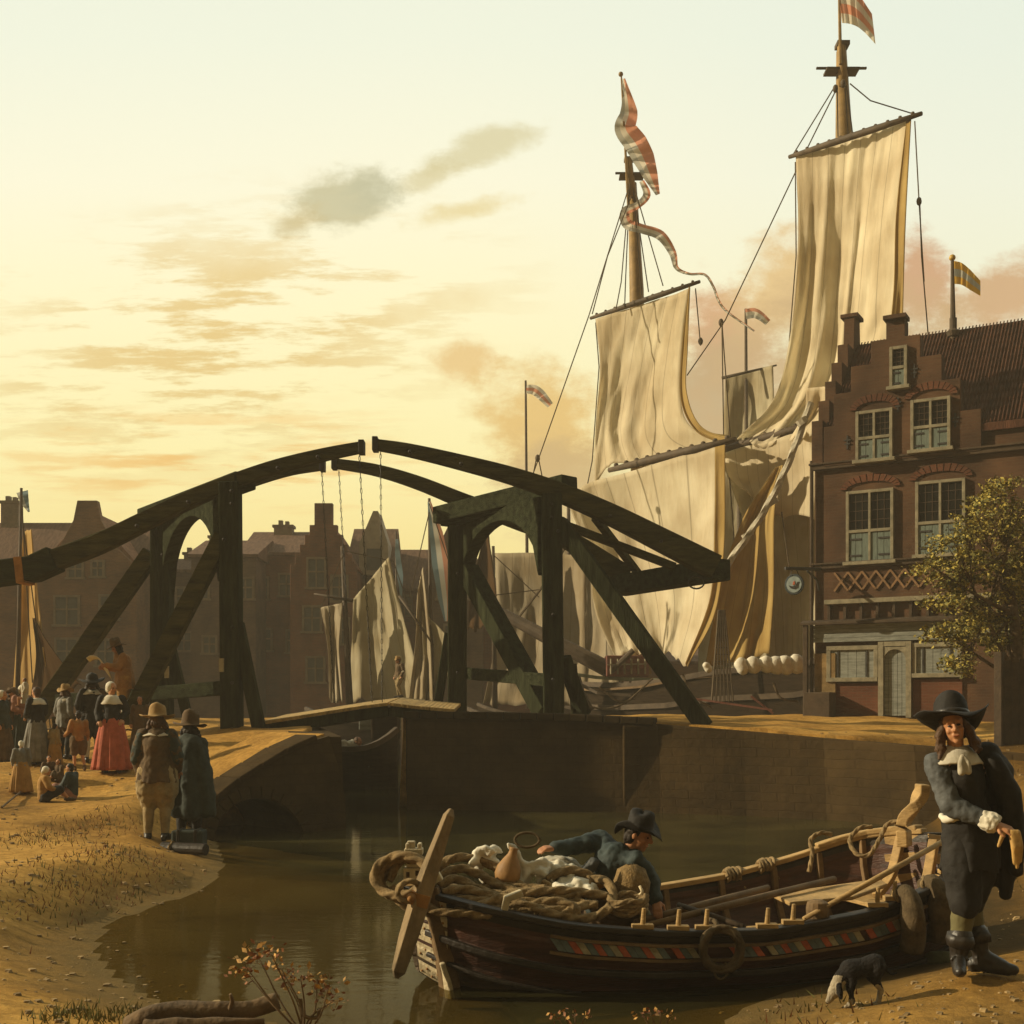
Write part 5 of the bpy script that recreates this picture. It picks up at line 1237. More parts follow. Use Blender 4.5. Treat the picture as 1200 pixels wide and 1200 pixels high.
for q, w in ((.335, .05), (.52, .035)):
    mb = MB(); mb.sweep(along(1, q, .03, .012, .985), .05, w); mb.build('rubbing_strake', M['hull_black'], boat, bevel=.01)
    mb = MB(); mb.sweep(along(-1, q, .03, .012, .985), .05, w); mb.build('rubbing_strake', M['hull_black'], boat, bevel=.01)
# painted band along the near side, in lengths of slanting blocks
def s_at(px):
    lo, hi = .03, .97
    for _ in range(30):
        m = (lo+hi)/2; p = bpt(m, 1, .16, .03)
        if 600+F*p.x/p.y < px: lo = m
        else: hi = m
    return lo
runs = [(s_at(a), s_at(b)) for a, b in ((650, 783), (791, 818), (859, 894), (902, 1011), (1018, 1078))]
mats = [M['b_blue'], M['b_cream'], M['b_red']]; seqs = [0, 0, 2, 1, 0, 2, 0, 1, 2]
cnt = 0
for a, b in runs:
    mb = MB()
    n = max(2, int((b-a)/.0118))
    for k in range(n):
        s0, s1 = a+(b-a)*k/n, a+(b-a)*(k+.93)/n; mb.k = seqs[cnt % len(seqs)]; cnt += 1
        sl_ = .006
        p = [bpt(s0-sl_, 1, .125, .022), bpt(s1-sl_, 1, .125, .022), bpt(s1, 1, .165, .026), bpt(s0, 1, .165, .026), bpt(s0+sl_, 1, .205, .026), bpt(s1+sl_, 1, .205, .026)]
        o = -bp_*.02
        mb.add(p+[x+o for x in p], [(0, 1, 2, 3), (3, 2, 5, 4), (0, 6, 7, 1), (1, 7, 8, 2), (2, 8, 11, 5), (5, 11, 10, 4), (4, 10, 9, 3), (3, 9, 6, 0)])
    mb.build('painted_band', mats, boat)
mb = MB()
for q in (.105, .225): mb.sweep(along(1, q,   .02, s_at(645), .98), .035, .022)
mb.build('band_moulding', M['oak_dark'], boat)
# inside: floor boards, ribs, thwart, lockers
mb = MB(); n = 7
for k in range(n):
    t0 = -.68+1.36*(k+.5)/n
    mb.sweep([BA+ba*(BLEN*s)+bp_*(t0*min(1, wg(s)/1.1))+V((0, 0, .10+.12*max(0, s-.75)/.2)) for s in [.12+.04*i for i in range(20)]], .175, .03)
mb.build('floor_boards', M['oak'], boat, bevel=.004)
for s in (.30, .42, .54, .66, .77, .86, .93):
    for sd in (1, -1):
        mb = MB(); mb.sweep([bpt(s, sd, q, -.07) for q in (.02, .12, .22, .33, .45, .6, .72)], .05, .055, up=ba); mb.build('rib', M['oak_dark'], boat, bevel=.008)
mb = MB(); mb.sweep([bpt(.36, -1, .22, -.05), bpt(.36, 1, .22, -.05)], .26, .045); mb.build('thwart', M['oak_dark'], boat, bevel=.01)
mb = MB(); pts = [BA+ba*(BLEN*s)+bp_*(sd*(wg(s)-.09))+V((0, 0, zgw(s)-.20)) for sd, ss in ((1, (.02, .05, .1, .16, .22, .3)), (-1, (.3, .22, .16, .1, .05, .02))) for s in ss]
mb.prism(pts, (0, 0, -.03)); mb.build('foredeck', M['oak_dark'], boat)
# stern: sheets, knees and the upright post
mb = MB(); pts = [BA+ba*(BLEN*s)+bp_*(sd*(wg(s)-.08))+V((0, 0, .36)) for sd, ss in ((1, (.86, .90, .94, .97, .985)), (-1, (.985, .97, .94, .90, .86))) for s in ss]
mb.prism(pts, (0, 0, -.035)); mb.build('stern_bench', M['oak'], boat, bevel=.006)
for s, sd in ((.955, 1), (.975, 1), (.97, -1), (.985, .35)):
    mb = MB(); a = bpt(s, 1 if sd > 0 else -1, .02, -.07) if abs(sd) == 1 else BA+ba*(BLEN*.985)+V((0, 0, .92)); b = BA+ba*(BLEN*(s-.06))+bp_*(sd*.35)+V((0, 0, .38))
    mb.sweep(crv([a, a.lerp(b, .4)-V((0, 0, .14)), b], 5), .09, .06); mb.build('knee', M['oak'], boat, bevel=.01)
mb = MB()
for q in (.06, .2, .34, .5): mb.sweep([bpt(s, sd, q, -.075) for sd, s in ((-1, .955), (-1, .975), (-1, .988), (1, .988), (1, .975), (1, .955))], .02, .09)
mb.build('stern_lining', M['oak'], boat)
stp = BA+ba*(BLEN*1.0)
y0 = 11.0
mb = MB(); mb.sweep(crv([P(1060, 992, 10.85), P(1060, 962, 10.85), P(1072, 945, 10.8), P(1080, 928, 10.8), P(1081, 919, 10.8)], 5), .17, [.10]*11+[.09]*10); mb.build('sternpost', M['oak'], boat, bevel=.012)
mb = MB(); mb.sweep([p+V((0, 0, .045)) for p in along(1, 0, -.02, .90, .985, 14)], .13, .05); mb.build('stern_rail', M['oak'], boat, bevel=.012)
mb = MB(); mb.sweep([p+V((0, 0, .045)) for p in along(-1, 0, -.02, .86, .985, 14)], .13, .05); mb.build('stern_rail', M['oak'], boat, bevel=.012)
# tholes and cleats
for s, sd in ((.30, 1), (.355, 1), (.40, 1), (.50, 1), (.545, 1), (.70, 1), (.735, 1), (.86, 1), (.89, 1), (.45, -1), (.48, -1)):
    p = bpt(s, sd, 0, -.02)
    mb = MB(); mb.box(p+V((0, 0, .055)), (.16, .07, .035)); mb.tube([p+V((0, 0, .05)), p+V((.01, 0, .19))], [.022, .016], 8); mb.build('thole_pin', M['oak'], boat, bevel=.004)
p = bpt(.60, 1, 0, -.10); mb = MB(); mb.lathe([(.085, -.03), (.09, .1), (.08, .15), (.04, .17)], p, 14); mb.build('bollard', M['oak_dark'], boat, smooth=False, bevel=.005)
p = bpt(.10, 1, 0, -.03); mb = MB(); mb.sweep([p+V((0, 0, .02)), p+V((.02, 0, .12)), p+V((.13, .02, .16))], .08, .05); mb.build('cleat', M['plate'], boat, bevel=.006)
p = P(506, 1046, 8.98); mb = MB(); mb.sweep([p, p+V((.0, 0, .09)), p+V((.07, 0, .13))], .09, .07); mb.build('cleat', M['plate'], boat, bevel=.008)
# stem with its pale plates
mb = MB(); mb.sweep(crv([P(503, 1040, 8.98), P(513, 1080, 8.98), P(523, 1130, 9.0), P(529, 1175, 9.02), P(530, 1200, 9.05)], 5), [.16-.003*i for i in range(21)], .14); mb.build('stem', M['oak_dark'], boat, bevel=.02)
mb = MB(); mb.sweep(crv([P(518, 1128, 8.9), P(524, 1150, 8.91), P(530, 1185, 8.95)], 4), .07, .04); mb.build('stem_shoe', M['plate'], boat, bevel=.01)
for (q0, q1) in ((.02, .10), (.16, .24), (.27, .42), (.45, .60), (.64, .85)):
    mb = MB()
    def pf(u, v, q0=q0, q1=q1):
        s = .0005+.034*u; return bpt(s, 1, q0+(q1-q0)*(v+.10*math.sin(u*3)*0), .03)
    mb.grid(pf, 10, 5); mb.k = 1
    for k in range(5): mb.ell(bpt(.004+.0065*k, 1, q0+(q1-q0)*(.3 if k % 2 else .7), .032), (.011, .011, .011), n=6, m=4)
    mb.build('stem_plate', [M['plate'], M['rust']], boat)
# carved block on the prow
cb = thing('carved_post', 'small pale carved post head standing on the prow among ropes', 'post', P(485, 1022, 9.15))
mb = MB(); c = P(485, 1016, 9.15)
mb.box(c+V((0, 0, -.05)), (.15, .13, .10)); mb.box(c+V((0, 0, .045)), (.11, .10, .09)); mb.box(c+V((0, 0, .12)), (.14, .12, .05)); mb.box(c+V((-.02, 0, .17)), (.06, .06, .06))
for x in (-.045, .045): mb.box(c+V((x, 0, .16)), (.03, .1, .05))
mb.build('carved_head', M['plate'], cb, bevel=.008)
for x, z in ((-.03, .05), (.03, .05), (-.04, -.05), (.03, -.04)):
    mb = MB(); mb.box(c+V((x, -.058 if z > 0 else -.068, z)), (.025, .01, .04)); mb.build('hollow_shade', M['umber'], cb)  # dark slips laid on the face, painting the shade of carved hollows
# oars, boathook
def oar(label, a, b, r, blade=0.0, mat='oak'):
    t = thing('oar', label, 'oar', (a+b)/2)
    mb = MB(); mb.tube([a, a.lerp(b, .5), b], [r*.8, r, r*.9], 10); mb.build('shaft', M[mat], t, smooth=True)
    if blade:
        d = (b-a).normalized(); mb = MB(); mb.sweep([b-d*.02, b+d*.10, b+d*blade], [.06, .13, .15], [.05, .03, .02]); mb.build('blade', M[mat], t, bevel=.008)
    return t
oar('long oar lying along the boat floor, nearest of the two by the near gunwale', P(752, 1086, 9.0), P(978, 1030, 10.4), .030, 0, 'oak_dark')
oar('grey oar lying behind the other one inside the boat', P(745, 1080, 9.2), P(900, 1040, 10.3), .028, .0, 'oak_dark')
oar('short dark oar pulled by the bending boatman, its loom over the near gunwale', P(795, 1060, 9.6), P(872, 1086, 9.0), .024, 0, 'umber')
oar('pale boathook pole leaning from the near gunwale up to the stern', P(942, 1077, 9.05), P(1107, 985, 9.6), .024)
pl = [P(905, 1052, 10.2), P(1030, 1034, 10.6), P(1040, 1040, 10.3), P(1000, 1055, 9.8), P(925, 1062, 9.7)]
mb = MB(); mb.prism(pl, (0, 0, .035)); o = mb.build('loose_board', M['oak'], bevel=.01); tag(o, 'pale loose board lying inside the stern of the rowing boat', 'board')
# ropes
def ropeobj(name, label, cat, r, *paths, mat='rope', group=None, smooth=8):
    mb = MB()
    for p in paths: mb.rope(p, r, .55, 10, smooth)
    o = mb.build(name, M[mat], smooth=True); return tag(o, label, cat, group)
def coil(c, rx, rz, n, r, tilt=0.0, yaw=0.0, lift=.0, turns=3):
    m = Matrix.Rotation(yaw, 3, 'Z') @ Matrix.Rotation(tilt, 3, 'X'); pts = []
    for i in range(turns*14+1):
        a = i*2*math.pi/14; j = 1+.10*math.sin(i*.9+rx*7)
        pts.append(V(c)+m @ V((rx*j*math.cos(a), rz*j*math.sin(a), lift*i/14+.01*math.sin(i*1.7))))
    return pts
Rr = .036
ropeobj('rope_coil', 'big loose coil of hemp rope hanging over the prow behind the anchor stock', 'rope', .034, coil(P(478, 1030, 9.05), .20, .17, 3, Rr, R(70), R(-25), .035, 4), [P(455, 1032, 9.1), P(470, 1008, 9.15), P(490, 1006, 9.15), P(506, 1020, 9.1)], [P(458, 1040, 9.05), P(472, 1060, 8.98), P(488, 1062, 8.95)], smooth=4)
ropeobj('rope_heap', 'long loops of thick hemp rope heaped over the bow and near gunwale', 'rope', .034,
        [P(512, 1020, 9.3), P(530, 1006, 9.35), P(560, 1007, 9.4), P(585, 1020, 9.35), P(610, 1038, 9.2), P(640, 1042, 9.1)],
        [P(512, 1030, 9.15), P(535, 1018, 9.2), P(560, 1024, 9.2), P(590, 1040, 9.1), P(630, 1050, 9.0), P(680, 1050, 9.0)],
        [P(514, 1038, 9.05), P(535, 1030, 9.1), P(565, 1044, 9.05), P(600, 1052, 8.95), P(650, 1062, 8.9), P(700, 1060, 8.95)],
        [P(518, 1046, 8.98), P(545, 1042, 9.0), P(580, 1050, 8.95), P(620, 1046, 8.95), P(660, 1044, 9.0), P(712, 1050, 9.05)],
        [P(530, 1060, 8.92), P(560, 1062, 8.88), P(590, 1052, 8.9), P(615, 1060, 8.85), P(650, 1072, 8.82), P(690, 1076, 8.85), P(716, 1064, 8.9)],
        [P(535, 1054, 8.97), P(565, 1056, 8.93), P(600, 1062, 8.87), P(640, 1066, 8.85), P(680, 1068, 8.87)],
        [P(640, 1030, 9.25), P(665, 1020, 9.3), P(690, 1026, 9.3), P(684, 1044, 9.2), P(655, 1046, 9.15), P(636, 1034, 9.2)],
        [P(690, 1030, 9.3), P(712, 1034, 9.2), P(718, 1055, 9.05), P(704, 1072, 8.9)],
        [P(620, 1062, 8.87), P(645, 1056, 8.9), P(670, 1062, 8.87), P(660, 1072, 8.83), P(632, 1070, 8.84)])
rq = random.Random(8); loops = []
for k in range(9):
    cx, cy = rq.uniform(535, 690), rq.uniform(1048, 1064); Yc = 9.25-(cy-1036)*.013; w = rq.uniform(28, 60); hgt = rq.uniform(6, 12); a0 = rq.uniform(0, 6.28)
    loops.append([P(cx+w*math.cos(a0+i*.7)*(1+.1*math.sin(i*2+k)), cy+hgt*math.sin(a0+i*.7), Yc-.10*math.sin(a0+i*.7)) for i in range(9)])
ropeobj('rope_heap', 'tangled upper loops of hemp rope piled beside the jug and cloth', 'rope', .030, *loops, smooth=5)
ropeobj('rope_coil', 'small round rope coil lying by the boatman hand', 'rope', .022, coil(P(735, 1068, 9.05), .13, .12, 3, .02, R(12), 0, .03, 4), smooth=3)
ropeobj('rope', 'thin rope drooping in loops along the far gunwale near the stern', 'rope', .020,
        [P(948, 1022, 10.9), P(952, 1000, 10.95), P(950, 984, 11.0), P(962, 976, 11.05), P(975, 978, 11.05)],
        [P(1056, 962, 10.9), P(1040, 966, 10.95), P(1030, 985, 10.9), P(1018, 1002, 10.85), P(1003, 1000, 10.9), P(996, 984, 11.0), P(1008, 970, 11.05), P(1022, 969, 11.05)])
for i, (px, py, Y, lb) in enumerate(((895, 1000, 11.0, 'rope hitched round the far gunwale behind the pole, the larger of two'), (857, 1016, 11.1, 'rope hitched round the far gunwale nearest the boatman'))):
    ss_ = [i/400 for i in range(400)]; sB = min(ss_, key=lambda s: abs(600+F*bpt(s, -1, 0).x/bpt(s, -1, 0).y-px) if .2 < s < .95 else 9e9)
    p0 = bpt(sB, -1, 0, -.02)+V((0, 0, .015)); dr0 = (bpt(sB+.02, -1, 0)-bpt(sB-.02, -1, 0)).normalized(); n0 = dr0.cross(V((0, 0, 1)))
    pts = [[p0+dr0*(.0055*j-.08+.012*math.sin(j*.8))+n0*(.078*math.cos(j*1.05))+V((0, 0, .048*math.sin(j*1.05)+.008*math.sin(j*1.9))) for j in range(30)], [p0+dr0*.10+V((0, 0, .03)), p0+dr0*.13-n0*.02+V((0, 0, -.05)), p0+dr0*.12+n0*.03+V((0, 0, -.16))]]
    ropeobj('rope_hitch', lb, 'rope', .02, *pts, smooth=4)
for (px, py, Y, L, lb) in ((1054, 1052, 9.35, 62, 'twisted rope fender hanging on the near stern quarter, left one'), (1086, 1040, 9.55, 62, 'twisted rope fender hanging on the near stern quarter, right one')):
    t = thing('rope_fender', lb, 'fender', P(px, py, Y), group='fenders on the stern quarter')
    mb = MB(); q = [P(px-6, py-2, Y+.05), P(px+6, py-6, Y-.05), P(px+14, py+8, Y-.12), P(px+16, py+28, Y-.14), P(px+15, py+L, Y-.10)]
    e = even(crv(q, 8), .022); m = len(e); mb.tube(e, [.05+.045*min(1, i/m*2) for i in range(m)], 12, lambda i, a: .86+.2*abs(math.cos(1.5*a+i*.22))); mb.build('fender_body', M['rope_dark'], t, smooth=True)
    mb = MB()
    for k in range(4): mb.rope(coil(P(px-2+4*k, py-3, Y), .075, .06, 1, .02, R(80), R(60), .0, 1), .016, .7, 8, 3)
    mb.build('lashing', M['rope'], t, smooth=True)
mb = MB()
for k in range(6):
    c = P(842, 1108, 8.86)+V((0, -.10-.012*k, 0)); rr = .125+.012*(k % 3)
    pts = [c+V((rr*math.cos(a)*(1+.05*math.sin(3*a+k)), .02*math.sin(2*a+k), rr*1.08*math.sin(a))) for a in [i*2*math.pi/16+k for i in range(17)]]
    mb.rope(pts, .021, .7, 8, 3)
mb.rope([P(842, 1090, 8.75), P(838, 1080, 8.8), P(832, 1078, 8.95)], .018, .7, 8, 4)
mb.rope([P(836, 1126, 8.72), P(838, 1142, 8.72), P(845, 1148, 8.72), P(853, 1140, 8.72), P(850, 1128, 8.72)], .010, 1, 6, 6)
o = mb.build('rope_ring', M['rope_dark'], smooth=True); tag(o, 'frayed ring of dark rope hanging on the near side of the boat', 'rope fender')
# anchor stock
an_ = thing('anchor_stock', 'long weathered wooden bar slanting across the prow of the boat', 'anchor stock', P(496, 1050, 8.75))
mb = MB(); mb.sweep([P(529, 948, 8.8), P(526, 956, 8.78), P(503, 1022, 8.72), P(492, 1054, 8.7), P(478, 1100, 8.66), P(467, 1138, 8.64), P(464, 1146, 8.64)], [.03, .07, .12, .14, .13, .10, .03], [.03, .07, .11, .12, .11, .09, .03]); mb.build('bar', pm('weathered_grey_oak', (.20, .145, .08), .6, 3, .85, .6, 20, .2, stretch=(1, 1, .6)), an_, bevel=.008)
mb = MB(); mb.sweep([P(494, 1046, 8.7), P(490, 1060, 8.7)], .165, .145); mb.build('iron_band', M['rust'], an_)
mb = MB(); mb.ell(P(482, 1052, 8.62), (.035, .05, .035)); mb.build('bolt_head', M['rust'], an_, smooth=True)
mb = MB(); mb.rope(coil(P(478, 1044, 8.66), .075, .075, 1, .02, R(85), R(20), .01, 3), .02, .7, 8, 3); mb.build('lashing', M['rope'], an_, smooth=True)
# cloth, jug, sack on the foredeck
def heap(name, label, cat, pts, mat, vox=.018, disp=(.05, .14)):
    mb = MB()
    for (px, py, Y, rx, ry, rz) in pts: mb.ell(P(px, py, Y), (rx, ry, rz))
    o = mb.build(name, M[mat], remesh=vox, relax=4, disp=disp); return tag(o, label, cat)
rc = random.Random(5); mb = MB()
for (px, py, Y, n, sx) in ((566, 1002, 9.5, 9, .11), (612, 1012, 9.45, 12, .15), (648, 1016, 9.45, 12, .17), (668, 1034, 9.25, 9, .12)):
    mb.ell(P(px, py+6, Y), (sx, .13, .05))
    for k in range(n):
        a = P(px, py, Y)+V((rc.uniform(-sx, sx), rc.uniform(-.14, .06), rc.uniform(-.05, .03))); d = V((rc.uniform(-.5, 1), rc.uniform(-.6, .6), rc.uniform(-.9, .1))).normalized()*rc.uniform(.12, .22)
        mb.chain([a, a+d*.5+V((0, 0, .03)), a+d], [.028, .036, .018])
o = mb.build('white_cloth', M['white'], remesh=.012, relax=3, disp=(.03, .05)); tag(o, 'crumpled white cloth draped behind the jug in the boat', 'cloth')
heap('canvas_bundle', 'beige canvas bundle lying between the white cloth and the boatman', 'bundle', [(652, 1018, 9.7, .20, .2, .11), (690, 1026, 9.7, .16, .2, .09), (665, 1040, 9.35, .14, .12, .06)], 'cloth_w', .018, (.05, .13))
jg = thing('jug', 'tan pear shaped earthenware jug with a ring handle beside white cloth', 'jug', P(592, 1034, 9.25))
c = P(592, 1036, 9.25); rot = Matrix.Rotation(R(14), 3, 'Y')
mb = MB(); mb.lathe([(.045, 0), (.085, .02), (.102, .07), (.094, .13), (.064, .19), (.037, .235), (.030, .275), (.041, .288), (.028, .292)], c, 28, rot); mb.build('jug_body', M['clay'], jg, smooth=True)
hc = c+rot @ V((0, 0, .29))+V((.10, 0, .06)); mb = MB(); mb.tube([hc+V((.095*math.cos(a), .02*math.sin(a), .055*math.sin(a))) for a in [i*math.pi/10 for i in range(21)]], .011, 8); mb.build('handle', M['rope_dark'], jg, smooth=True)
bk = thing('wicker_cover', 'small wicker hoop and basket beside the boatman knee', 'basket', P(742, 1050, 9.2))
mb = MB(); mb.lathe([(.09, -.10), (.13, -.04), (.145, .05), (.11, .15), (.04, .19)], P(740, 1042, 9.3), 24, fn=lambda p, i, a: p*(1+.03*math.cos(12*a+i*3))); mb.build('basket_body', M['basket'], bk, smooth=True)
mb = MB(); mb.rope([P(745, 1052, 9.12), P(752, 1046, 9.1), P(750, 1038, 9.12)], .012, .8, 6, 5); mb.build('handle', M['plate'], bk, smooth=True)
o = heap('orange_cloth', 'rumpled orange cloth by the boatman hip', 'cloth', [(690, 1040, 9.5, .10, .1, .05), (700, 1034, 9.5, .10, .10, .05)], 'ochre', .014, (.04, .1))

# ================================================================== small things in the foreground
# the log and twigs
def limb(mb, pts, r0, r1, n=10, seed=0):
    q = even(crv([V(p) for p in pts], 8), max(.02, r0*.5)); m = len(q)
    mb.tube(q, [r0+(r1-r0)*i/(m-1) for i in range(m)], n, lambda i, a: 1+.22*noise.noise(V((i*.23, math.cos(a)*1.6+seed, math.sin(a)*1.6))))
lg = thing('fallen_log', 'thick rotting log with broken stubs lying in the foreground at bottom left', 'log', P(240, 1190, 7.2))
mb = MB(); limb(mb, [P(152, 1206, 7.1), P(180, 1192, 7.1), P(230, 1186, 7.15), (P(290, 1184, 7.2)), P(326, 1172, 7.25)], .075, .05, 14); limb(mb, [P(170, 1206, 7.0), P(250, 1200, 7.0), P(310, 1197, 7.05)], .06, .02, 10, 3); mb.build('trunk', M['bark'], lg, smooth=True)
mb = MB(); limb(mb, [P(268, 1186, 7.15), P(272, 1174, 7.12), P(270, 1165, 7.1)], .018, .009); limb(mb, [P(318, 1176, 7.25), P(326, 1166, 7.25)], .025, .012); mb.build('broken_stub', M['bark'], lg, smooth=True)
M['leaf_dry'] = pm('dry_golden_leaf', (.40, .22, .055), .45, 40, .7, .1, 40, .3)
M['leaf_red'] = pm('withered_red_leaf', (.20, .075, .025), .45, 40, .7, .1, 40, .3)
M['leaf_grn'] = pm('olive_leaf', (.13, .12, .026), .5, 14, .7, .1, 40, .3)
M['leaf_yel'] = pm('sunlit_yellow_leaf', (.38, .30, .06), .45, 12, .7, .1, 40, .3)
def leaves(mb, c, rad, n, size, rnd, mats=1):
    for _ in range(n):
        p = V((rnd.gauss(0, 1), rnd.gauss(0, 1), rnd.gauss(0, 1))); p = V((p.x*rad[0], p.y*rad[1], p.z*rad[2]))*.6
        d = V((rnd.uniform(-1, 1), rnd.uniform(-1, 1), rnd.uniform(-.6, .8))).normalized(); w = d.orthogonal().normalized()
        w = Matrix.Rotation(rnd.uniform(0, 6.28), 3, d) @ w; l = size*rnd.uniform(.6, 1.4)
        mb.k = rnd.randrange(mats); b = V(c)+p
        mb.add([b, b+d*l*.5+w*l*.26, b+d*l, b+d*l*.5-w*l*.26], [(0, 1, 2, 3)])
rnd = random.Random(3)
bs = thing('dry_bush', 'dry twiggy bush with golden leaf sprays rising from the bottom edge', 'bush', P(352, 1215, 6.9))
tips = [(285, 1128), (300, 1116), (318, 1118), (330, 1136), (290, 1142), (352, 1144), (372, 1150), (384, 1160), (392, 1172), (336, 1150)]
mb = MB(); root = P(356, 1215, 6.9)
for i, (x, y) in enumerate(tips):
    t = P(x, y, 6.9+rnd.uniform(-.25, .25)); md = root.lerp(t, .5)+V((rnd.uniform(-.05, .05), 0, rnd.uniform(-.06, .02)))
    limb(mb, [root, md, t], .008, .003, 6, i)
mb.tube(crv([P(352, 1170, 6.85), P(356, 1190, 6.85), P(372, 1192, 6.85), P(374, 1182, 6.85)], 6), .012, 6)
mb.build('twigs', M['twig'], bs)
mb = MB()
for (x, y) in tips: leaves(mb, P(x, y, 6.9), (.065, .08, .05), 26, .042, rnd, 2)
mb.build('leaves', [M['leaf_dry'], M['leaf_red']], bs)
for k, (x, y, lb) in enumerate(((668, 1190, 'small golden sprig at the bottom edge below the boat bow'), (768, 1188, 'small golden sprig at the bottom edge below the painted band'), (952, 1194, 'pale twig end poking up at the bottom edge left of the dog'))):
    t = thing('sprig', lb, 'plant', P(x, 1212, 6.85)); mb = MB()
    for j in range(4): limb(mb, [P(x+j*3, 1218, 6.85), P(x-12+j*9, y+6, 6.85), P(x-18+j*12, y-2+3*(j % 2), 6.85)], .007, .003, 6, j)
    mb.build('stem', M['twig'], t); mb = MB()
    if k < 2:
        for j in range(4): leaves(mb, P(x-18+j*12, y, 6.85), (.035, .05, .025), 9, .035, rnd, 2)
        mb.build('leaves', [M['leaf_dry'], M['leaf_red']], t)
for k in range(60):
    pass
mb = MB()
for k in range(260):
    x, y = rnd.choice(((60, 1192), (95, 1186), (120, 1194), (145, 1186)))
    g = GP(x+rnd.gauss(0, 16), y+rnd.gauss(0, 4)+2); d = V((rnd.gauss(0, .03), rnd.gauss(0, .03), rnd.uniform(.03, .08)))
    mb.add([g+V((-.006, 0, -.01)), g+V((.006, 0, -.01)), g+d], [(0, 1, 2)])
cl = [GP(*q) for q in ((60, 985), (96, 972), (128, 965), (150, 1000), (110, 1012), (70, 1030), (35, 1060), (165, 1030), (120, 1060), (20, 985), (250, 930), (1180, 900), (1165, 1030), (930, 1185))]
for c0 in cl:
    for k in range(110):
        x, y = c0.x+rnd.gauss(0, .28), c0.y+rnd.gauss(0, .5); z = zg(x, y)
        if z < .02: continue
        d = V((rnd.gauss(0, .03), rnd.gauss(0, .03), rnd.uniform(.025, .085))); w = rnd.uniform(.004, .009); mb.k = rnd.randrange(2)
        mb.add([(x-w, y, z-.01), (x+w, y, z-.01), V((x, y, z))+d], [(0, 1, 2)])
tag(mb.build('grass', [M['leaf_grn'], M['leaf_red']]), kind='stuff')
# pale stone and foam at the landing place
mb = MB(); g = GP(1100, 1128); mb.ell(g+V((0, 0, .03)), (.16, .12, .07)); o = mb.build('stone', pm('mossy_stone', (.10, .10, .05), .4, 6, .9, .5), remesh=.02, relax=2, disp=(.05, .1)); tag(o, 'mossy stone lying on the landing beside the big man feet', 'stone')
# roller, basket and drum on the left bank
g = GP(217, 1002); a, b = V((g.x-.34, g.y+.1, g.z+.09)), V((g.x+.32, g.y-.12, g.z+.09))
rl = thing('roller', 'dark wooden roller lying on the ground before the cloaked man', 'roller', g)
mb = MB(); mb.tube([a, b], .085, 14); mb.build('drum', M['hull_black'], rl, bevel=.01)
mb = MB(); mb.rope(coil(a.lerp(b, .22), .095, .095, 1, .01, R(90), R(80), 0, 1), .012, .8, 6, 3); mb.build('band', M['rope'], rl)
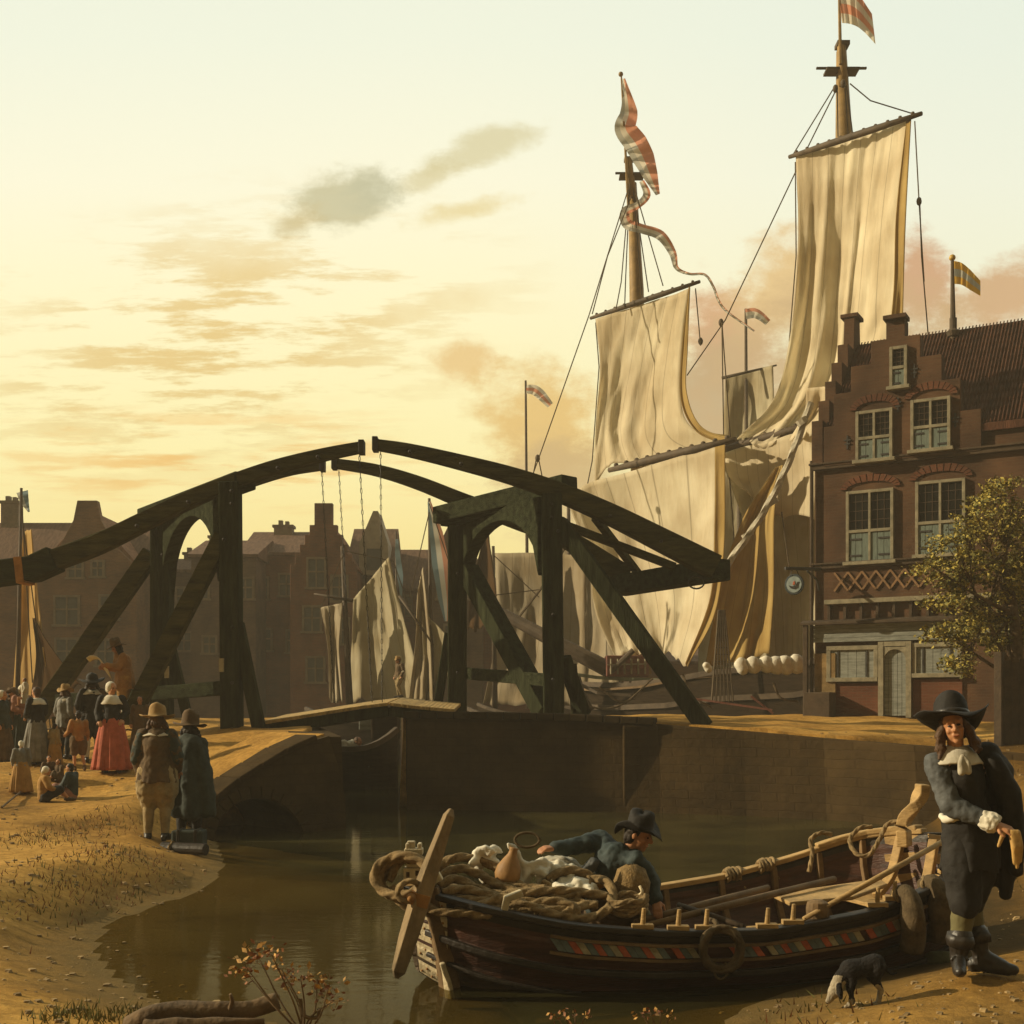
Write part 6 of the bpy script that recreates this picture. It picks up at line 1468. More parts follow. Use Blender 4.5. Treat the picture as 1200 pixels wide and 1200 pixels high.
# ================================================================== people
STAND = dict(pelvis=(0, 0, .93), waist=(0, 0, 1.10), chest=(0, .01, 1.30), neck=(0, .0, 1.48), head=(0, -.025, 1.62),
             shL=(.185, .01, 1.42), elL=(.25, .05, 1.14), wrL=(.24, -.08, .92), shR=(-.185, .01, 1.42), elR=(-.25, .05, 1.14), wrR=(-.24, -.08, .92),
             hipL=(.095, 0, .92), knL=(.11, -.03, .50), anL=(.115, .03, .09), toL=(.14, -.13, .035), hipR=(-.095, 0, .92), knR=(-.11, -.03, .50), anR=(-.115, .03, .09), toR=(-.14, -.13, .035))
class Fig:
    """faces -y before turning; x positive is the figure's left, seen at the right when it faces the viewer."""
    def __init__(s, label, pos, h, rz=0.0, J=None, cat='person', group=None, vox=.012):
        s.root = thing('person', label, cat, pos, group=group); s.k = h/1.75; s.vox = vox
        s.M = Matrix.Translation(V(pos)) @ Matrix.Rotation(rz, 4, 'Z') @ Matrix.Scale(s.k, 4)
        s.J = {k: V(v) for k, v in STAND.items()}
        if J: s.J.update({k: V(v) for k, v in J.items()})
        s.headrot = Matrix.Identity(3)
    def mb(s): return MB(s.M)
    def out(s, mb, name, mat, **k): return mb.build(name, mat if not isinstance(mat, str) else M[mat], s.root, **k)
    def hand(s, mb, w, e, side, curl=.5, up=None):
        d = (w-e).normalized(); up = V(up) if up else V((0, -1, .2)); n = (up-d*up.dot(d)).normalized(); sd = d.cross(n)*(1 if side == 'L' else -1)
        pe = w+d*.085
        for o in (-.022, 0, .022): mb.cap(w+sd*o*.6, pe+sd*o, .021, .019, 8)
        for i, (o, L) in enumerate(((-.031, .062), (-.0105, .072), (.0105, .068), (.031, .052))):
            b = pe+sd*o; m = b+(d*math.cos(curl*.6)-n*math.sin(curl*.6))*L*.55; t = m+(d*math.cos(curl*1.8)-n*math.sin(curl*1.8))*L*.5
            mb.cap(b, m, .0105, .0095, 8); mb.cap(m, t, .0095, .008, 8)
        tb = w+d*.025-sd*.03; tm = tb+(d*.6-sd*.7-n*.15).normalized()*.04; mb.cap(tb, tm, .014, .012, 8); mb.cap(tm, tm+(d*.95-sd*.1-n*.3).normalized()*.035, .012, .009, 8)
    def body(s, mat='skin', curl=(.5, .5), ups=(None, None)):
        j = s.J; mb = s.mb(); H = j['head']; r = s.headrot
        mb.chain([j['pelvis'], j['waist'], j['chest']], [.13, .12, .14]); mb.cap(j['chest'], j['neck']-V((0, 0, .06)), .13, .08)
        for a in 'LR':
            mb.cap(j['chest'].lerp(j['sh'+a], .4), j['sh'+a], .09, .06); mb.chain([j['sh'+a], j['el'+a], j['wr'+a]], [.055, .043, .029])
            mb.chain([j['hip'+a], j['kn'+a], j['an'+a]], [.095, .06, .038]); mb.cap(j['an'+a]-V((0, 0, .03)), j['to'+a], .036, .03)
            s.hand(mb, j['wr'+a], j['el'+a], a, curl[0 if a == 'L' else 1], ups[0 if a == 'L' else 1])
        mb.cap(j['neck']-V((0, 0, .04)), H+r @ V((0, .015, -.06)), .058, .052)
        def q(x, y, z): return H+r @ V((x, y, z))
        mb.ell(H+r @ V((0, .005, .03)), (.076, .096, .095), r); mb.ell(q(0, -.025, -.03), (.060, .068, .085), r)      # skull and face
        mb.cap(q(0, -.062, -.098), q(0, -.05, -.092), .026, .03)                                                     # chin
        mb.cap(q(0, -.092, .025), q(0, -.117, -.026), .010, .0155); mb.cap(q(-.011, -.10, -.030), q(.011, -.10, -.030), .0105, .0105)   # nose
        mb.cap(q(-.035, -.084, .032), q(.035, -.084, .032), .013, .013)                                              # brow
        for x in (-1, 1): mb.ell(q(.078*x, .012, -.005), (.010, .020, .033), r); mb.ell(q(.038*x, -.066, -.028), (.022, .022, .022), r)
        mb.cap(q(-.018, -.087, -.062), q(.018, -.087, -.062), .010, .010); mb.cap(q(-.014, -.083, -.074), q(.014, -.083, -.074), .010, .010)
        s.out(mb, 'body', mat, remesh=s.vox*s.k, relax=2)
        for x in (-1, 1):
            mb = s.mb(); mb.ell(q(.030*x, -.088, .004), (.013, .007, .0075), r, 10, 6); s.out(mb, 'eye', 'eye', smooth=True)
        mb = s.mb(); mb.cap(q(-.017, -.0965, -.067), q(.017, -.0965, -.067), .0035, .0035, 6); s.out(mb, 'mouth', 'lip', smooth=True)
    def coat(s, mat, torso=.02, sleeve=.022, hem=.72, flare=.20, sleeves=True, name='coat', disp=(.035, .10), split=None, short=False):
        j = s.J; mb = s.mb()
        mb.chain([j['pelvis'], j['waist'], j['chest']], [.15+torso, .135+torso, .155+torso], 12); mb.cap(j['chest'], j['neck']-V((0, 0, .07)), .145+torso, .09+torso)
        for a in 'LR':
            mb.cap(j['chest'].lerp(j['sh'+a], .4), j['sh'+a], .11 if sleeves else .095, .075 if sleeves else .05)
            if sleeves: mb.chain([j['sh'+a], j['el'+a], j['el'+a].lerp(j['wr'+a], .9)], [.068+sleeve, .056+sleeve, .044+sleeve*.8])
        if not short:
            w, c = j['waist'], j['pelvis']; n_ = 8; top_ = w.z+.03; sd_ = (c.x*7+hem*5)
            prof = [(.10, top_+.04)]+[(.145+torso+(flare*1.12-.145-torso)*((i/n_)**.8), top_+(hem-top_)*i/n_) for i in range(n_+1)]+[(flare*.9, hem+.02), (.03, hem+.06)]
            def fn(p, i, a):
                t = max(0, min(1, (i-1)/n_)); f_ = 1+.075*t*(math.sin(8*a+sd_+math.sin(2*a))+.5*math.sin(13*a+sd_*2)); cx = w.lerp(c, min(1, t*1.5))
                return V((p.x*f_*1.08+cx.x, p.y*f_*.92+cx.y, p.z+(.012*math.sin(5*a+sd_)*t)))
            mb.lathe(prof, (0, 0, 0), 64, fn=fn)
        return s.out(mb, name, mat, remesh=.016*s.k, relax=3, disp=(disp[0]*s.k, disp[1]))
    def sleeve(s, a, mat, r=(.078, .068, .052), name='sleeve', disp=(.03, .07)):
        j = s.J; mb = s.mb(); mb.chain([j['sh'+a]+V((0, 0, -.01)), j['el'+a], j['el'+a].lerp(j['wr'+a], .92)], list(r), 12)
        return s.out(mb, name, mat, remesh=.014*s.k, relax=2, disp=(disp[0]*s.k, disp[1]))
    def cuffs(s, mat='white', r=.045):
        for a in 'LR':
            j = s.J; d = (j['wr'+a]-j['el'+a]).normalized(); mb = s.mb()
            mb.tube([j['wr'+a]-d*.07, j['wr'+a]-d*.03, j['wr'+a]+d*.005], [r, r*1.15, r*1.35], 18, lambda i, t: 1+.12*math.sin(5*t+i)); s.out(mb, 'cuff', mat, smooth=True)
    def breeches(s, mat, r=(.15, .13, .085), low=.94, name='breeches', disp=(.05, .11)):
        j = s.J; mb = s.mb(); mb.cap(j['waist']-V((0, 0, .05)), j['pelvis']-V((0, 0, .05)), .14, .16)
        for a in 'LR':
            e = j['hip'+a].lerp(j['kn'+a], low); mb.chain([j['hip'+a], j['hip'+a].lerp(e, .55), e], list(r), 12)
        return s.out(mb, name, mat, remesh=.016*s.k, relax=3, disp=(disp[0]*s.k, disp[1]))
    def hose(s, mat, name='stocking'):
        j = s.J
        for a in 'LR':
            mb = s.mb(); c = j['kn'+a].lerp(j['an'+a], .3)+V((0, .02, 0)); mb.chain([j['kn'+a]+V((0, 0, .03)), c, j['an'+a]], [.078, .078, .052], 14); s.out(mb, name, mat, remesh=.01*s.k, relax=2, disp=(.008, .05))
    def shoes(s, mat='leather', boot=0.0):
        j = s.J
        for a in 'LR':
            mb = s.mb(); an, to = j['an'+a], j['to'+a]; heel = V((an.x, an.y, to.z))+(V((an.x-to.x, an.y-to.y, 0)).normalized()*.045)
            mb.cap(heel+V((0, 0, .012)), to, .048, .046, 12); mb.cap(to, to+(to-heel).normalized()*.035, .046, .036, 12); mb.cap(an, heel.lerp(to, .25)+V((0, 0, .02)), .056, .054, 12); mb.cap(an-V((0, 0, .02)), to, .05, .045, 12)
            mb.box(heel+V((0, 0, -.028)), (.06, .06, .03))
            if boot:
                mb.cap(an, an.lerp(j['kn'+a], boot), .060, .082, 12)
            b = s.out(mb, 'shoe' if not boot else 'boot', mat, remesh=.009*s.k, relax=2, disp=(.010, .05))
            if boot:
                t = an.lerp(j['kn'+a], boot+.02); up = (j['kn'+a]-an).normalized(); mb = s.mb()
                mb.tube([t-up*.07, t-up*.02, t+up*.015, t+up*.012], [.084, .092, .084, .05], 20, lambda i, w: 1+.09*math.sin(3*w+i)+.05*math.sin(7*w)); mb.build('boot_top', M[mat], b, smooth=True)
                mb = s.mb(); c = heel.lerp(to, .45)+V((0, 0, .055))
                for q_ in (-1, 1): mb.ell(c+V((.035*q_, -.01, .01)), (.034, .014, .018), Matrix.Rotation(q_*.5, 3, 'Y'), 8, 6)
                mb.cap(c-V((.012, 0, 0)), c+V((.012, 0, 0)), .012, .012, 8); mb.build('shoe_bow', M[mat], b, remesh=.006)
    def skirt(s, mat, z0=.04, z1=1.06, r0=.34, r1=.15, name='skirt', n=11, amp=.09, sq=.85, seed=0):
        mb = s.mb(); m = 12; c = s.J['waist']; prof = []
        for i in range(m+1):
            t = i/m; prof.append((r1+(r0-r1)*(t**.62), z1+(z0-z1)*t))
        prof += [(r0*.9, z0+.005)]
        def fn(p, i, a):
            t = min(1, i/m); f = 1+amp*t*(math.sin(n*a+seed+1.1*math.sin(2*a+seed))+.5*math.sin((n*2+1)*a+seed*2)); return V((p.x*f, p.y*f, p.z))
        mb.lathe(prof, (c.x, c.y, 0), 96, fn=fn, sc=(1, sq)); return s.out(mb, name, mat, smooth=True)
    def hat(s, mat, brim=.26, crown=.105, high=.13, tilt=(0, 0), curl=.05, band=None, squash=1.0, warp=0.0, name='hat'):
        rot = s.headrot @ Matrix.Rotation(tilt[0], 3, 'X') @ Matrix.Rotation(tilt[1], 3, 'Y'); c = s.J['head']+s.headrot @ V((0, .005, .055)); mb = s.mb()
        prof = [(crown*.98, -.006), (brim*.7, -.012), (brim, -.004), (brim*1.01, .004), (brim*.7, .004), (crown*1.06, .012), (crown*1.02, .05), (crown*.97, high*.75), (crown*.84, high*.95), (crown*.5, high*1.02), (.01, high*.99)]
        def fn(p, i, a):
            r = math.hypot(p.x, p.y)
            if 1 <= i <= 4:
                t = max(0, (r-crown)/(brim-crown)); p = p+V((0, 0, curl*t*t*(math.cos(2*a)+warp*math.sin(3*a+1))+.006*math.sin(7*a)*t))
            elif i > 6: p = p+V((0, 0, -.018*math.cos(a*2)))
            return p
        mb.lathe(prof, c, 40, rot, fn); h = s.out(mb, name, mat, smooth=True)
        if band:
            mb = s.mb(); mb.lathe([(crown*1.05, .012), (crown*1.085, .014), (crown*1.07, .04), (crown*1.0, .042)], c, 32, rot); mb.build('hat_band', M[band], h, smooth=True)
        return h
    def cap_(s, mat='white'):
        c = s.J['head']; r = s.headrot; mb = s.mb(); mb.ell(c+r @ V((0, .03, .03)), (.098, .105, .11), r); mb.ell(c+r @ V((0, .09, -.02)), (.07, .06, .07), r); s.out(mb, 'linen_cap', mat, remesh=.012*s.k, relax=2, disp=(.012, .06))
    def hair(s, mat='hair', long=0.0):
        c = s.J['head']; r = s.headrot; mb = s.mb(); mb.ell(c+r @ V((0, .028, .04)), (.090, .098, .092), r); mb.ell(c+r @ V((0, .055, -.03)), (.082, .062, .08), r)
        if long:
            for x in (-1, 1):
                for k in range(5):
                    y = .055-.019*k; w_ = lambda t: .016*math.sin(k*2.1+t*3+x)
                    mb.chain([c+r @ V(((.066-.002*k)*x, y, .02)), c+r @ V(((.092+w_(0))*x, y-.004, -.05)), c+r @ V(((.112+w_(1))*x, y-.008+w_(2), -.075-long*.45)), c+r @ V(((.122+w_(2.4))*x, y-.02+w_(1), -.075-long*(.85+.07*(k % 3))))], [.026, .028, .027, .014])
        s.out(mb, 'hair', mat, remesh=.010*s.k, relax=1, disp=(.022, .035))
    def collar(s, mat='white', r=.17, drop=.07):
        n = s.J['neck']; mb = s.mb(); mb.lathe([(.062, .035), (.075, .04), (r*.75, -.01), (r, -drop), (r*.99, -drop-.012), (r*.6, -.035), (.06, -.01)], n+V((0, 0, -.025)), 28, fn=lambda p, i, a: p+V((0, 0, .006*math.sin(6*a) if i > 2 else 0)), sc=(1.12, .86)); s.out(mb, 'collar', mat, smooth=True)
    def cloak(s, mat, chains, name='cloak', disp=(.07, .13), vox=.018):
        mb = s.mb()
        for pts, rs in chains: mb.chain([V(p) for p in pts], rs, 12)
        return s.out(mb, name, mat, remesh=vox*s.k, relax=3, disp=(disp[0]*s.k, disp[1]))
def hold(x): return {k: v for k, v in x.items()}
BACK = math.pi

# ---- the large man at the right
k0 = (8.2/F); gm_ = zg((1140-600)*k0, 8.2); FX, FY = (1140-600)*k0, 8.2
def bj(px, py, dy=0.0): return ((px-1140)*k0, dy, (ZC+(HOR-py)*k0)-gm_)
h_man = Fig('man in black with broad black hat, white collar and cape, holding a tan glove', (FX, FY, gm_), 1.75, 0, dict(
    head=bj(1114, 851, -.05), neck=bj(1120, 876), chest=bj(1127, 912), waist=bj(1133, 950), pelvis=bj(1138, 975), shR=bj(1097, 893, .0), shL=bj(1156, 890, .02),
    elR=bj(1107, 942, -.10), wrR=bj(1149, 962, -.26), elL=bj(1178, 936, .10), wrL=bj(1172, 978, .09), hipR=bj(1124, 980), knR=bj(1126, 1058, -.08), anR=bj(1121, 1118, -.04), toR=bj(1113, 1131, -.18),
    hipL=bj(1153, 980), knL=bj(1140, 1058, .06), anL=bj(1152, 1116, .05), toL=bj(1178, 1134, -.05)), vox=.0065)
m = h_man
m.headrot = Matrix.Rotation(R(-16), 3, 'Z') @ Matrix.Rotation(R(-12), 3, 'Y') @ Matrix.Rotation(R(-2), 3, 'X')
m.body('skin', (.6, .5), (None, (0, -.6, 1)))
m.hose('hose'); m.shoes('leather', .36)
m.breeches('black', (.12, .135, .105), 1.0, disp=(.03, .12))
m.coat('black', -.002, .0, .72, .165, sleeves=False, name='doublet', disp=(.025, .12))
m.sleeve('R', 'slate', (.084, .078, .052), disp=(.03, .06)); m.sleeve('L', 'black', (.09, .085, .06))
c = m.J['waist']; mb = m.mb(); q = [c+V((.168*math.cos(a), .150*math.sin(a), -.045+.012*math.sin(a*5))) for a in [R(165+9*i) for i in range(11)]]; mb.tube(q, [.016+.012*math.sin(math.pi*i/10)+.004*math.sin(i*2.3) for i in range(11)], 10); m.out(mb, 'shirt_waist', 'white', smooth=True)
j = m.J; d = (j['wrR']-j['elR']).normalized(); mb = m.mb()
for kk in range(2): mb.tube([j['wrR']-d*(.10-.05*kk), j['wrR']-d*(.06-.05*kk), j['wrR']-d*(.025-.04*kk)], [.058, .066, .072-.016*kk], 24, lambda i, t: 1+.13*math.sin(6*t+i*1.3+kk))
m.out(mb, 'cuff', 'white', remesh=.008, relax=1, disp=(.02, .04))
m.collar('white', .165, .075)
mb = m.mb(); nk = m.J['neck']; mb.chain([nk+V((-.01, -.14, -.05)), nk+V((-.03, -.165, -.10)), nk+V((-.025, -.17, -.16))], [.012, .02, .026]); mb.chain([nk+V((.0, -.14, -.05)), nk+V((.02, -.165, -.10)), nk+V((.022, -.17, -.155))], [.012, .02, .024]); m.out(mb, 'collar_tassel', 'cloth_w', remesh=.008)
m.hair('hair', .13)
m.hat('felt', .245, .112, .165, (R(-17), R(8)), .06, 'leather', warp=.5)
m.cloak('black', [((bj(1128, 889, .05), bj(1158, 886, .02), bj(1172, 905, .02)), [.08, .10, .10]), ((bj(1166, 895, .05), bj(1182, 945, .06), bj(1186, 1000, .08), bj(1184, 1050, .08)), [.10, .115, .095, .045]),
    ((bj(1150, 900, .12), bj(1160, 960, .17), bj(1165, 1030, .16)), [.11, .14, .10]), ((bj(1135, 900, .14), bj(1135, 960, .18), bj(1140, 1025, .16)), [.11, .13, .12]), ((bj(1160, 893, -.05), bj(1178, 930, -.06), bj(1187, 975, -.04), bj(1190, 1020, -.02)), [.07, .085, .07, .04])], 'cape', vox=.014, disp=(.035, .16))
wr = m.J['wrR']; mb = m.mb(); g0 = wr+d*.10
for dx, L in ((0, .20), (.02, .23), (.04, .19)): mb.chain([g0+V((dx, -.01, -.01)), g0+V((dx+.01, -.03, -.10)), g0+V((dx+.015, -.02, -.01-L))], [.022, .022, .012])
mb.chain([g0+V((-.05, 0, -.02)), g0+V((-.085, -.01, -.10))], [.018, .012])
o = mb.build('glove', M['glove'], remesh=.009, relax=1); tag(o, 'limp tan glove hanging from the hand of the man in black', 'glove')

# ---- the boatman, bent over in the boat
YB_ = 9.6; kb = YB_/F; BX = (715-600)*kb; BZ = .16
def qj(px, py, dy=0.0): return ((px-715)*kb, dy, ZC+(HOR-py)*kb-BZ)
m = Fig('boatman in a dark hat and blue green jacket bending over inside the rowing boat', (BX, YB_, BZ), 1.75, 0, dict(
    head=qj(748, 978, -.02), neck=qj(735, 996, .0), chest=qj(720, 1010), waist=qj(712, 1040, .05), pelvis=qj(708, 1062, .08), shL=qj(742, 1006, -.17), shR=qj(706, 986, .14),
    elR=qj(672, 993, .02), wrR=qj(650, 993, -.05), elL=qj(762, 1030, -.14), wrL=qj(764, 1049, -.24), hipL=qj(712, 1064, -.02), hipR=qj(706, 1064, .16),
    knL=qj(750, 1075, -.12), anL=qj(715, 1088, -.05), toL=qj(700, 1090, -.02), knR=qj(745, 1075, .2), anR=qj(710, 1088, .22), toR=qj(695, 1090, .25)), vox=.0075)
m.J['neck'] = V(qj(734, 994, .0))
m.headrot = Matrix.Rotation(R(68), 3, 'Z') @ Matrix.Rotation(R(16), 3, 'X')
m.body('skin2', (.3, .5), ((0, -.2, 1), (0, -.3, 1)))
m.breeches('brown', (.14, .12, .09), .95); m.hose('hose'); m.shoes('leather')
m.coat('teal', .015, .018, .5, .2, short=True, name='jacket', disp=(.05, .09))
mb = m.mb(); e = m.J['elR']; mb.cap(V(qj(694, 1010, -.1)), V(qj(682, 1022, -.12)), .05, .045); m.out(mb, 'shirt_sleeve', 'slate', remesh=.01, relax=1, disp=(.03, .05))
m.hair('hairdk'); m.hat('felt', .195, .105, .135, (R(-4), R(0)), .07, warp=.4)

# ---- the crowd on the left bank
def at_ground(px, py): return GP(px, py)
G_ = 'people gathered on the left bank'
# two men seen from the back
g = GP(184, 985); g.z -= .0; hh = 163*g.y/F*.93
m = Fig('man seen from behind in a brown jerkin, tan hat and wide buff breeches', g, hh, BACK+R(4), dict(elL=(.27, .0, 1.12), wrL=(.25, -.10, .92), elR=(-.27, .0, 1.12), wrR=(-.25, -.12, .95)), group=G_)
m.body('skin2'); m.hose('tan'); m.shoes(); m.breeches('tan', (.17, .19, .12), 1.0); m.coat('brown', .045, .03, .78, .22, name='jerkin')
m.sleeve('L', 'darkgreen', (.10, .09, .06)); m.sleeve('R', 'darkgreen', (.10, .09, .06)); m.hair('hair', .05); m.collar('white', .2, .03); m.hat('felt_tan', .235, .115, .17, (R(6), 0), .02)
g = GP(222, 990); hh = 158*g.y/F*.93
m = Fig('man seen from behind in a long dark cloak and brown hat', g, hh, BACK-R(10), group=G_)
m.body('skin2'); m.hose('black'); m.shoes(); m.breeches('darkgreen', (.14, .13, .09)); m.coat('darkgreen', .03, .02, .8, .18)
m.cloak('darkgreen', [(((0, .06, 1.44), (-.12, .08, 1.40)), [.12, .12]), (((0, .06, 1.44), (.17, .06, 1.38)), [.12, .12]), (((.19, .05, 1.38), (.24, .08, 1.0), (.27, .10, .62)), [.10, .13, .10]), (((-.17, .05, 1.38), (-.24, .08, 1.0), (-.27, .06, .50)), [.10, .14, .12]),
    (((-.06, .10, 1.38), (-.08, .15, .95), (-.10, .17, .48)), [.12, .15, .15]), (((.08, .10, 1.38), (.10, .15, .95), (.10, .17, .52)), [.12, .15, .14]), (((-.3, .04, .7), (-.36, .04, .44)), [.1, .05])], disp=(.05, .16))
m.hair('hairdk', .05); m.collar('cloth_w', .16, .06); m.hat('felt_brown', .235, .12, .20, (R(4), R(-4)), .02)
g = GP(223, 997)
tk = thing('trunk', 'small dark strapped trunk standing behind the roller at the cloaked man feet', 'trunk', g)
mb = MB(); mb.box(g+V((0, -.05, .15)), (.44, .3, .30)); mb.build('chest', M['darkgreen'], tk, bevel=.03)
mb = MB()
for x in (-.12, .12): mb.box(g+V((x, -.05, .155)), (.05, .315, .315))
mb.build('strap', M['leather'], tk, bevel=.01)
# woman in the red skirt
g = GP(131, 905); hh = 106*g.y/F
m = Fig('woman in a white cap, black bodice and long red skirt', g, hh, R(15), dict(elL=(.27, .05, 1.16), wrL=(.2, -.1, 1.02), elR=(-.27, .05, 1.16), wrR=(-.22, -.1, 1.0)), group=G_)
m.headrot = Matrix.Rotation(R(40), 3, 'Z'); m.body('skin'); m.shoes(); m.skirt('redskirt', .05, 1.08, .36, .16); m.coat('black', .01, .015, .9, .17, name='bodice'); m.collar('white', .19, .13); m.cap_()
# man in black seen from behind, wide hat
g = GP(108, 893); hh = 100*g.y/F
m = Fig('man in black with floppy black hat and pale collar behind the woman in red', g, hh, BACK+R(25), dict(elR=(-.30, .02, 1.18), wrR=(-.34, -.10, .98), elL=(.28, .04, 1.16), wrL=(.22, -.14, 1.02)), group=G_)
m.body('skin2'); m.hose('white'); m.shoes(); m.breeches('black', (.15, .15, .1)); m.coat('black', .03, .02, .8, .2); m.sleeve('R', 'brown', (.10, .095, .06)); m.collar('cloth_w', .2, .06); m.hair('hairdk', .06); m.hat('felt', .26, .115, .14, (R(-8), R(5)), .04)
# the reader on the bridge rail
g = GP(148, 872); yy_ = g.y+.6
pr = P(146, 846, yy_); hh = 96*yy_/F
pd = thing('bench', 'rough wooden bench the paper reading man stands on', 'bench', (pr.x, pr.y, zg(pr.x, pr.y)))
zt = pr.z; z0 = zg(pr.x, pr.y)
mb = MB(); mb.box((pr.x+.05, pr.y, zt-.03), (.95, .42, .06)); mb.build('seat', M['timber_top'], pd, bevel=.01)
for x in (-.35, .4):
    for y in (-.15, .15): mb = MB(); mb.bar((pr.x+x, pr.y+y, z0-.1), (pr.x+x, pr.y+y, zt-.05), .07); mb.build('leg', M['timber_top'], pd)
m = Fig('man in brown coat and hat standing on a bench reading from white paper', pr, hh, R(-62), dict(chest=(0, -.05, 1.28), neck=(0, -.10, 1.45), head=(0, -.16, 1.58), shL=(.17, -.06, 1.38), shR=(-.18, -.06, 1.38), elL=(.22, -.16, 1.16), wrL=(.13, -.40, 1.20), elR=(-.24, -.14, 1.14), wrR=(-.12, -.42, 1.16)), group=G_)
m.headrot = Matrix.Rotation(R(25), 3, 'X'); m.body('skin2', (.9, .9)); m.hose('white'); m.shoes(); m.breeches('ochre', (.15, .14, .1)); m.coat('rust', .04, .025, .70, .22); m.hair('hairdk', .08); m.hat('felt_brown', .21, .11, .15, (R(-8), R(6)), .04)
pts = [P(101, 771, yy_-.2), P(106, 768, yy_-.35), P(113, 769, yy_-.4), P(119, 774, yy_-.35), P(127, 785, yy_-.25)]; rows = [(p, p+V((.02, .0, -.0))+V((0, .16, -.20 if i > 2 else -.08))) for i, p in enumerate(pts)]
mb = MB(); q1 = crv([r[0] for r in rows], 5); q2 = crv([r[1] for r in rows], 5); n = len(q1); mb.add(q1+q2, [(i, i+1, n+i+1, n+i) for i in range(n-1)]); o = mb.build('paper', M['white'], smooth=True, solid=.006); tag(o, 'curling white sheet of paper held out by the reading man', 'paper')
# half hidden onlookers and baskets by the reader
g = GP(164, 884); hh = 68*g.y/F
m = Fig('brown clad onlooker between the woman in red and the man in the tan hat', g, hh, R(10), group=G_); m.body('skin2'); m.skirt('brown', .05, 1.05, .3, .16); m.coat('brown', .02, .02, .85, .18); m.hair('hairdk'); m.shoes()
g = GP(150, 885)
b_ = thing('basket', 'round wicker basket on the ground beside the red skirt', 'basket', g)
mb = MB(); mb.lathe([(.14, 0), (.19, .1), (.22, .26), (.23, .30), (.20, .30), (.17, .1), (.01, .05)], g, 24, fn=lambda p, i, a: p*(1+.02*math.cos(16*a+i*3.1))); mb.build('basket_body', M['basket'], b_, smooth=True)
mb = MB(); mb.tube([g+V((.21*math.cos(a), 0, .28+.22*math.sin(a))) for a in [i*math.pi/10 for i in range(11)]], .018, 8); mb.build('handle', M['basket'], b_, smooth=True)
# women at the far left
g = GP(43, 895); hh = 90*g.y/F
m = Fig('woman with black jacket, white shoulder collar and grey skirt, dark hair pinned up', g, hh, R(-120), dict(elL=(.24, -.02, 1.15), wrL=(.14, -.2, 1.06), elR=(-.24, -.02, 1.15), wrR=(-.16, -.2, 1.06)), group=G_)
m.body('skin'); m.shoes(); m.skirt('grey', .05, 1.06, .34, .15, seed=2); m.coat('black', .01, .02, .92, .17, name='jacket'); m.collar('white', .21, .10); m.hair('hair')
g = GP(26, 885); hh = 82*g.y/F
m = Fig('woman with a white headscarf and dark green apron carrying a child on her arm', g, hh, R(50), dict(elL=(.26, -.06, 1.16), wrL=(.12, -.24, 1.14), elR=(-.26, -.06, 1.16), wrR=(-.12, -.24, 1.12)), group=G_)
m.body('skin'); m.shoes(); m.skirt('darkgreen', .05, 1.06, .36, .16, seed=4); m.coat('pink', .01, .02, .92, .17, name='jacket'); m.cap_()
pb = g+V((.18, -.30, hh*.66))
m = Fig('small child in pale clothes held on the arm of the headscarf woman', pb, .66, R(-70), dict(hipL=(.1, -.05, .6), hipR=(-.1, -.05, .6), pelvis=(0, 0, .62), waist=(0, 0, .85), knL=(.12, -.35, .62), knR=(-.12, -.35, .62), anL=(.12, -.35, .25), anR=(-.12, -.35, .25), toL=(.12, -.47, .2), toR=(-.12, -.47, .2)), group=G_, vox=.02)
m.body('skin'); m.coat('cloth_w', .05, .04, .3, .2); m.hair('hair')
g = GP(13, 884); hh = 76*g.y/F
m = Fig('woman with dark hat and brown dress, leftmost of the people on the bank', g, hh, R(70), group=G_); m.body('skin2'); m.shoes(); m.skirt('ochre', .05, 1.05, .33, .15, seed=5); m.coat('brown', .02, .02, .85, .19); m.hair('hairdk'); m.hat('felt_brown', .15, .11, .12)
# boy in orange shirt
g = GP(92, 903); hh = 70*g.y/F
m = Fig('boy in an orange brown shirt and dark breeches with bare calves', g, hh, R(-150), dict(elL=(.26, -.02, 1.16), wrL=(.3, -.24, 1.06), elR=(-.24, .02, 1.14), wrR=(-.28, -.15, .98), anR=(-.14, .16, .12), toR=(-.16, .02, .04)), group=G_)
m.body('skin'); m.shoes('brown'); m.breeches('felt_brown', (.15, .15, .11)); m.coat('rust', .02, .02, .88, .17, name='shirt'); m.hair('hairdk')
# small child in yellow, child in cap
g = GP(64, 897); hh = 50*g.y/F
m = Fig('small child in a yellow dress with short dark hair, between the women and the boy', g, hh, R(150), dict(head=(0, -.025, 1.58)), group=G_); m.body('skin'); m.shoes('brown'); m.skirt('ochre', .05, 1.1, .34, .17); m.coat('tan', .03, .03, .85, .2, name='bodice'); m.hair('hairdk')
g = GP(25, 930); hh = 62*g.y/F
m = Fig('little girl in a white cap, grey bodice and ochre apron standing in the sun', g, hh, BACK+R(20), group=G_); m.body('skin'); m.shoes('brown'); m.skirt('ochre', .05, 1.12, .36, .18, seed=1); m.coat('grey', .03, .03, .9, .2, name='bodice'); m.cap_()
g = GP(76, 889); hh = 84*g.y/F
m = Fig('man in a grey coat and tan hat between the black jacketed woman and the boy', g, hh, BACK-R(30), group=G_); m.body('skin2'); m.hose('black'); m.shoes(); m.breeches('brown'); m.coat('grey', .03, .02, .75, .2); m.collar('cloth_w', .17, .05); m.hair('hair', .05); m.hat('felt_tan', .2, .11, .14)
g = GP(2, 893); hh = 84*g.y/F
m = Fig('woman in a dark shawl and white cap cut by the left edge', g, hh, R(80), group=G_); m.body('skin'); m.shoes(); m.skirt('brown', .05, 1.05, .34, .16, seed=7); m.coat('darkgreen', .03, .03, .8, .2, name='shawl'); m.cap_()
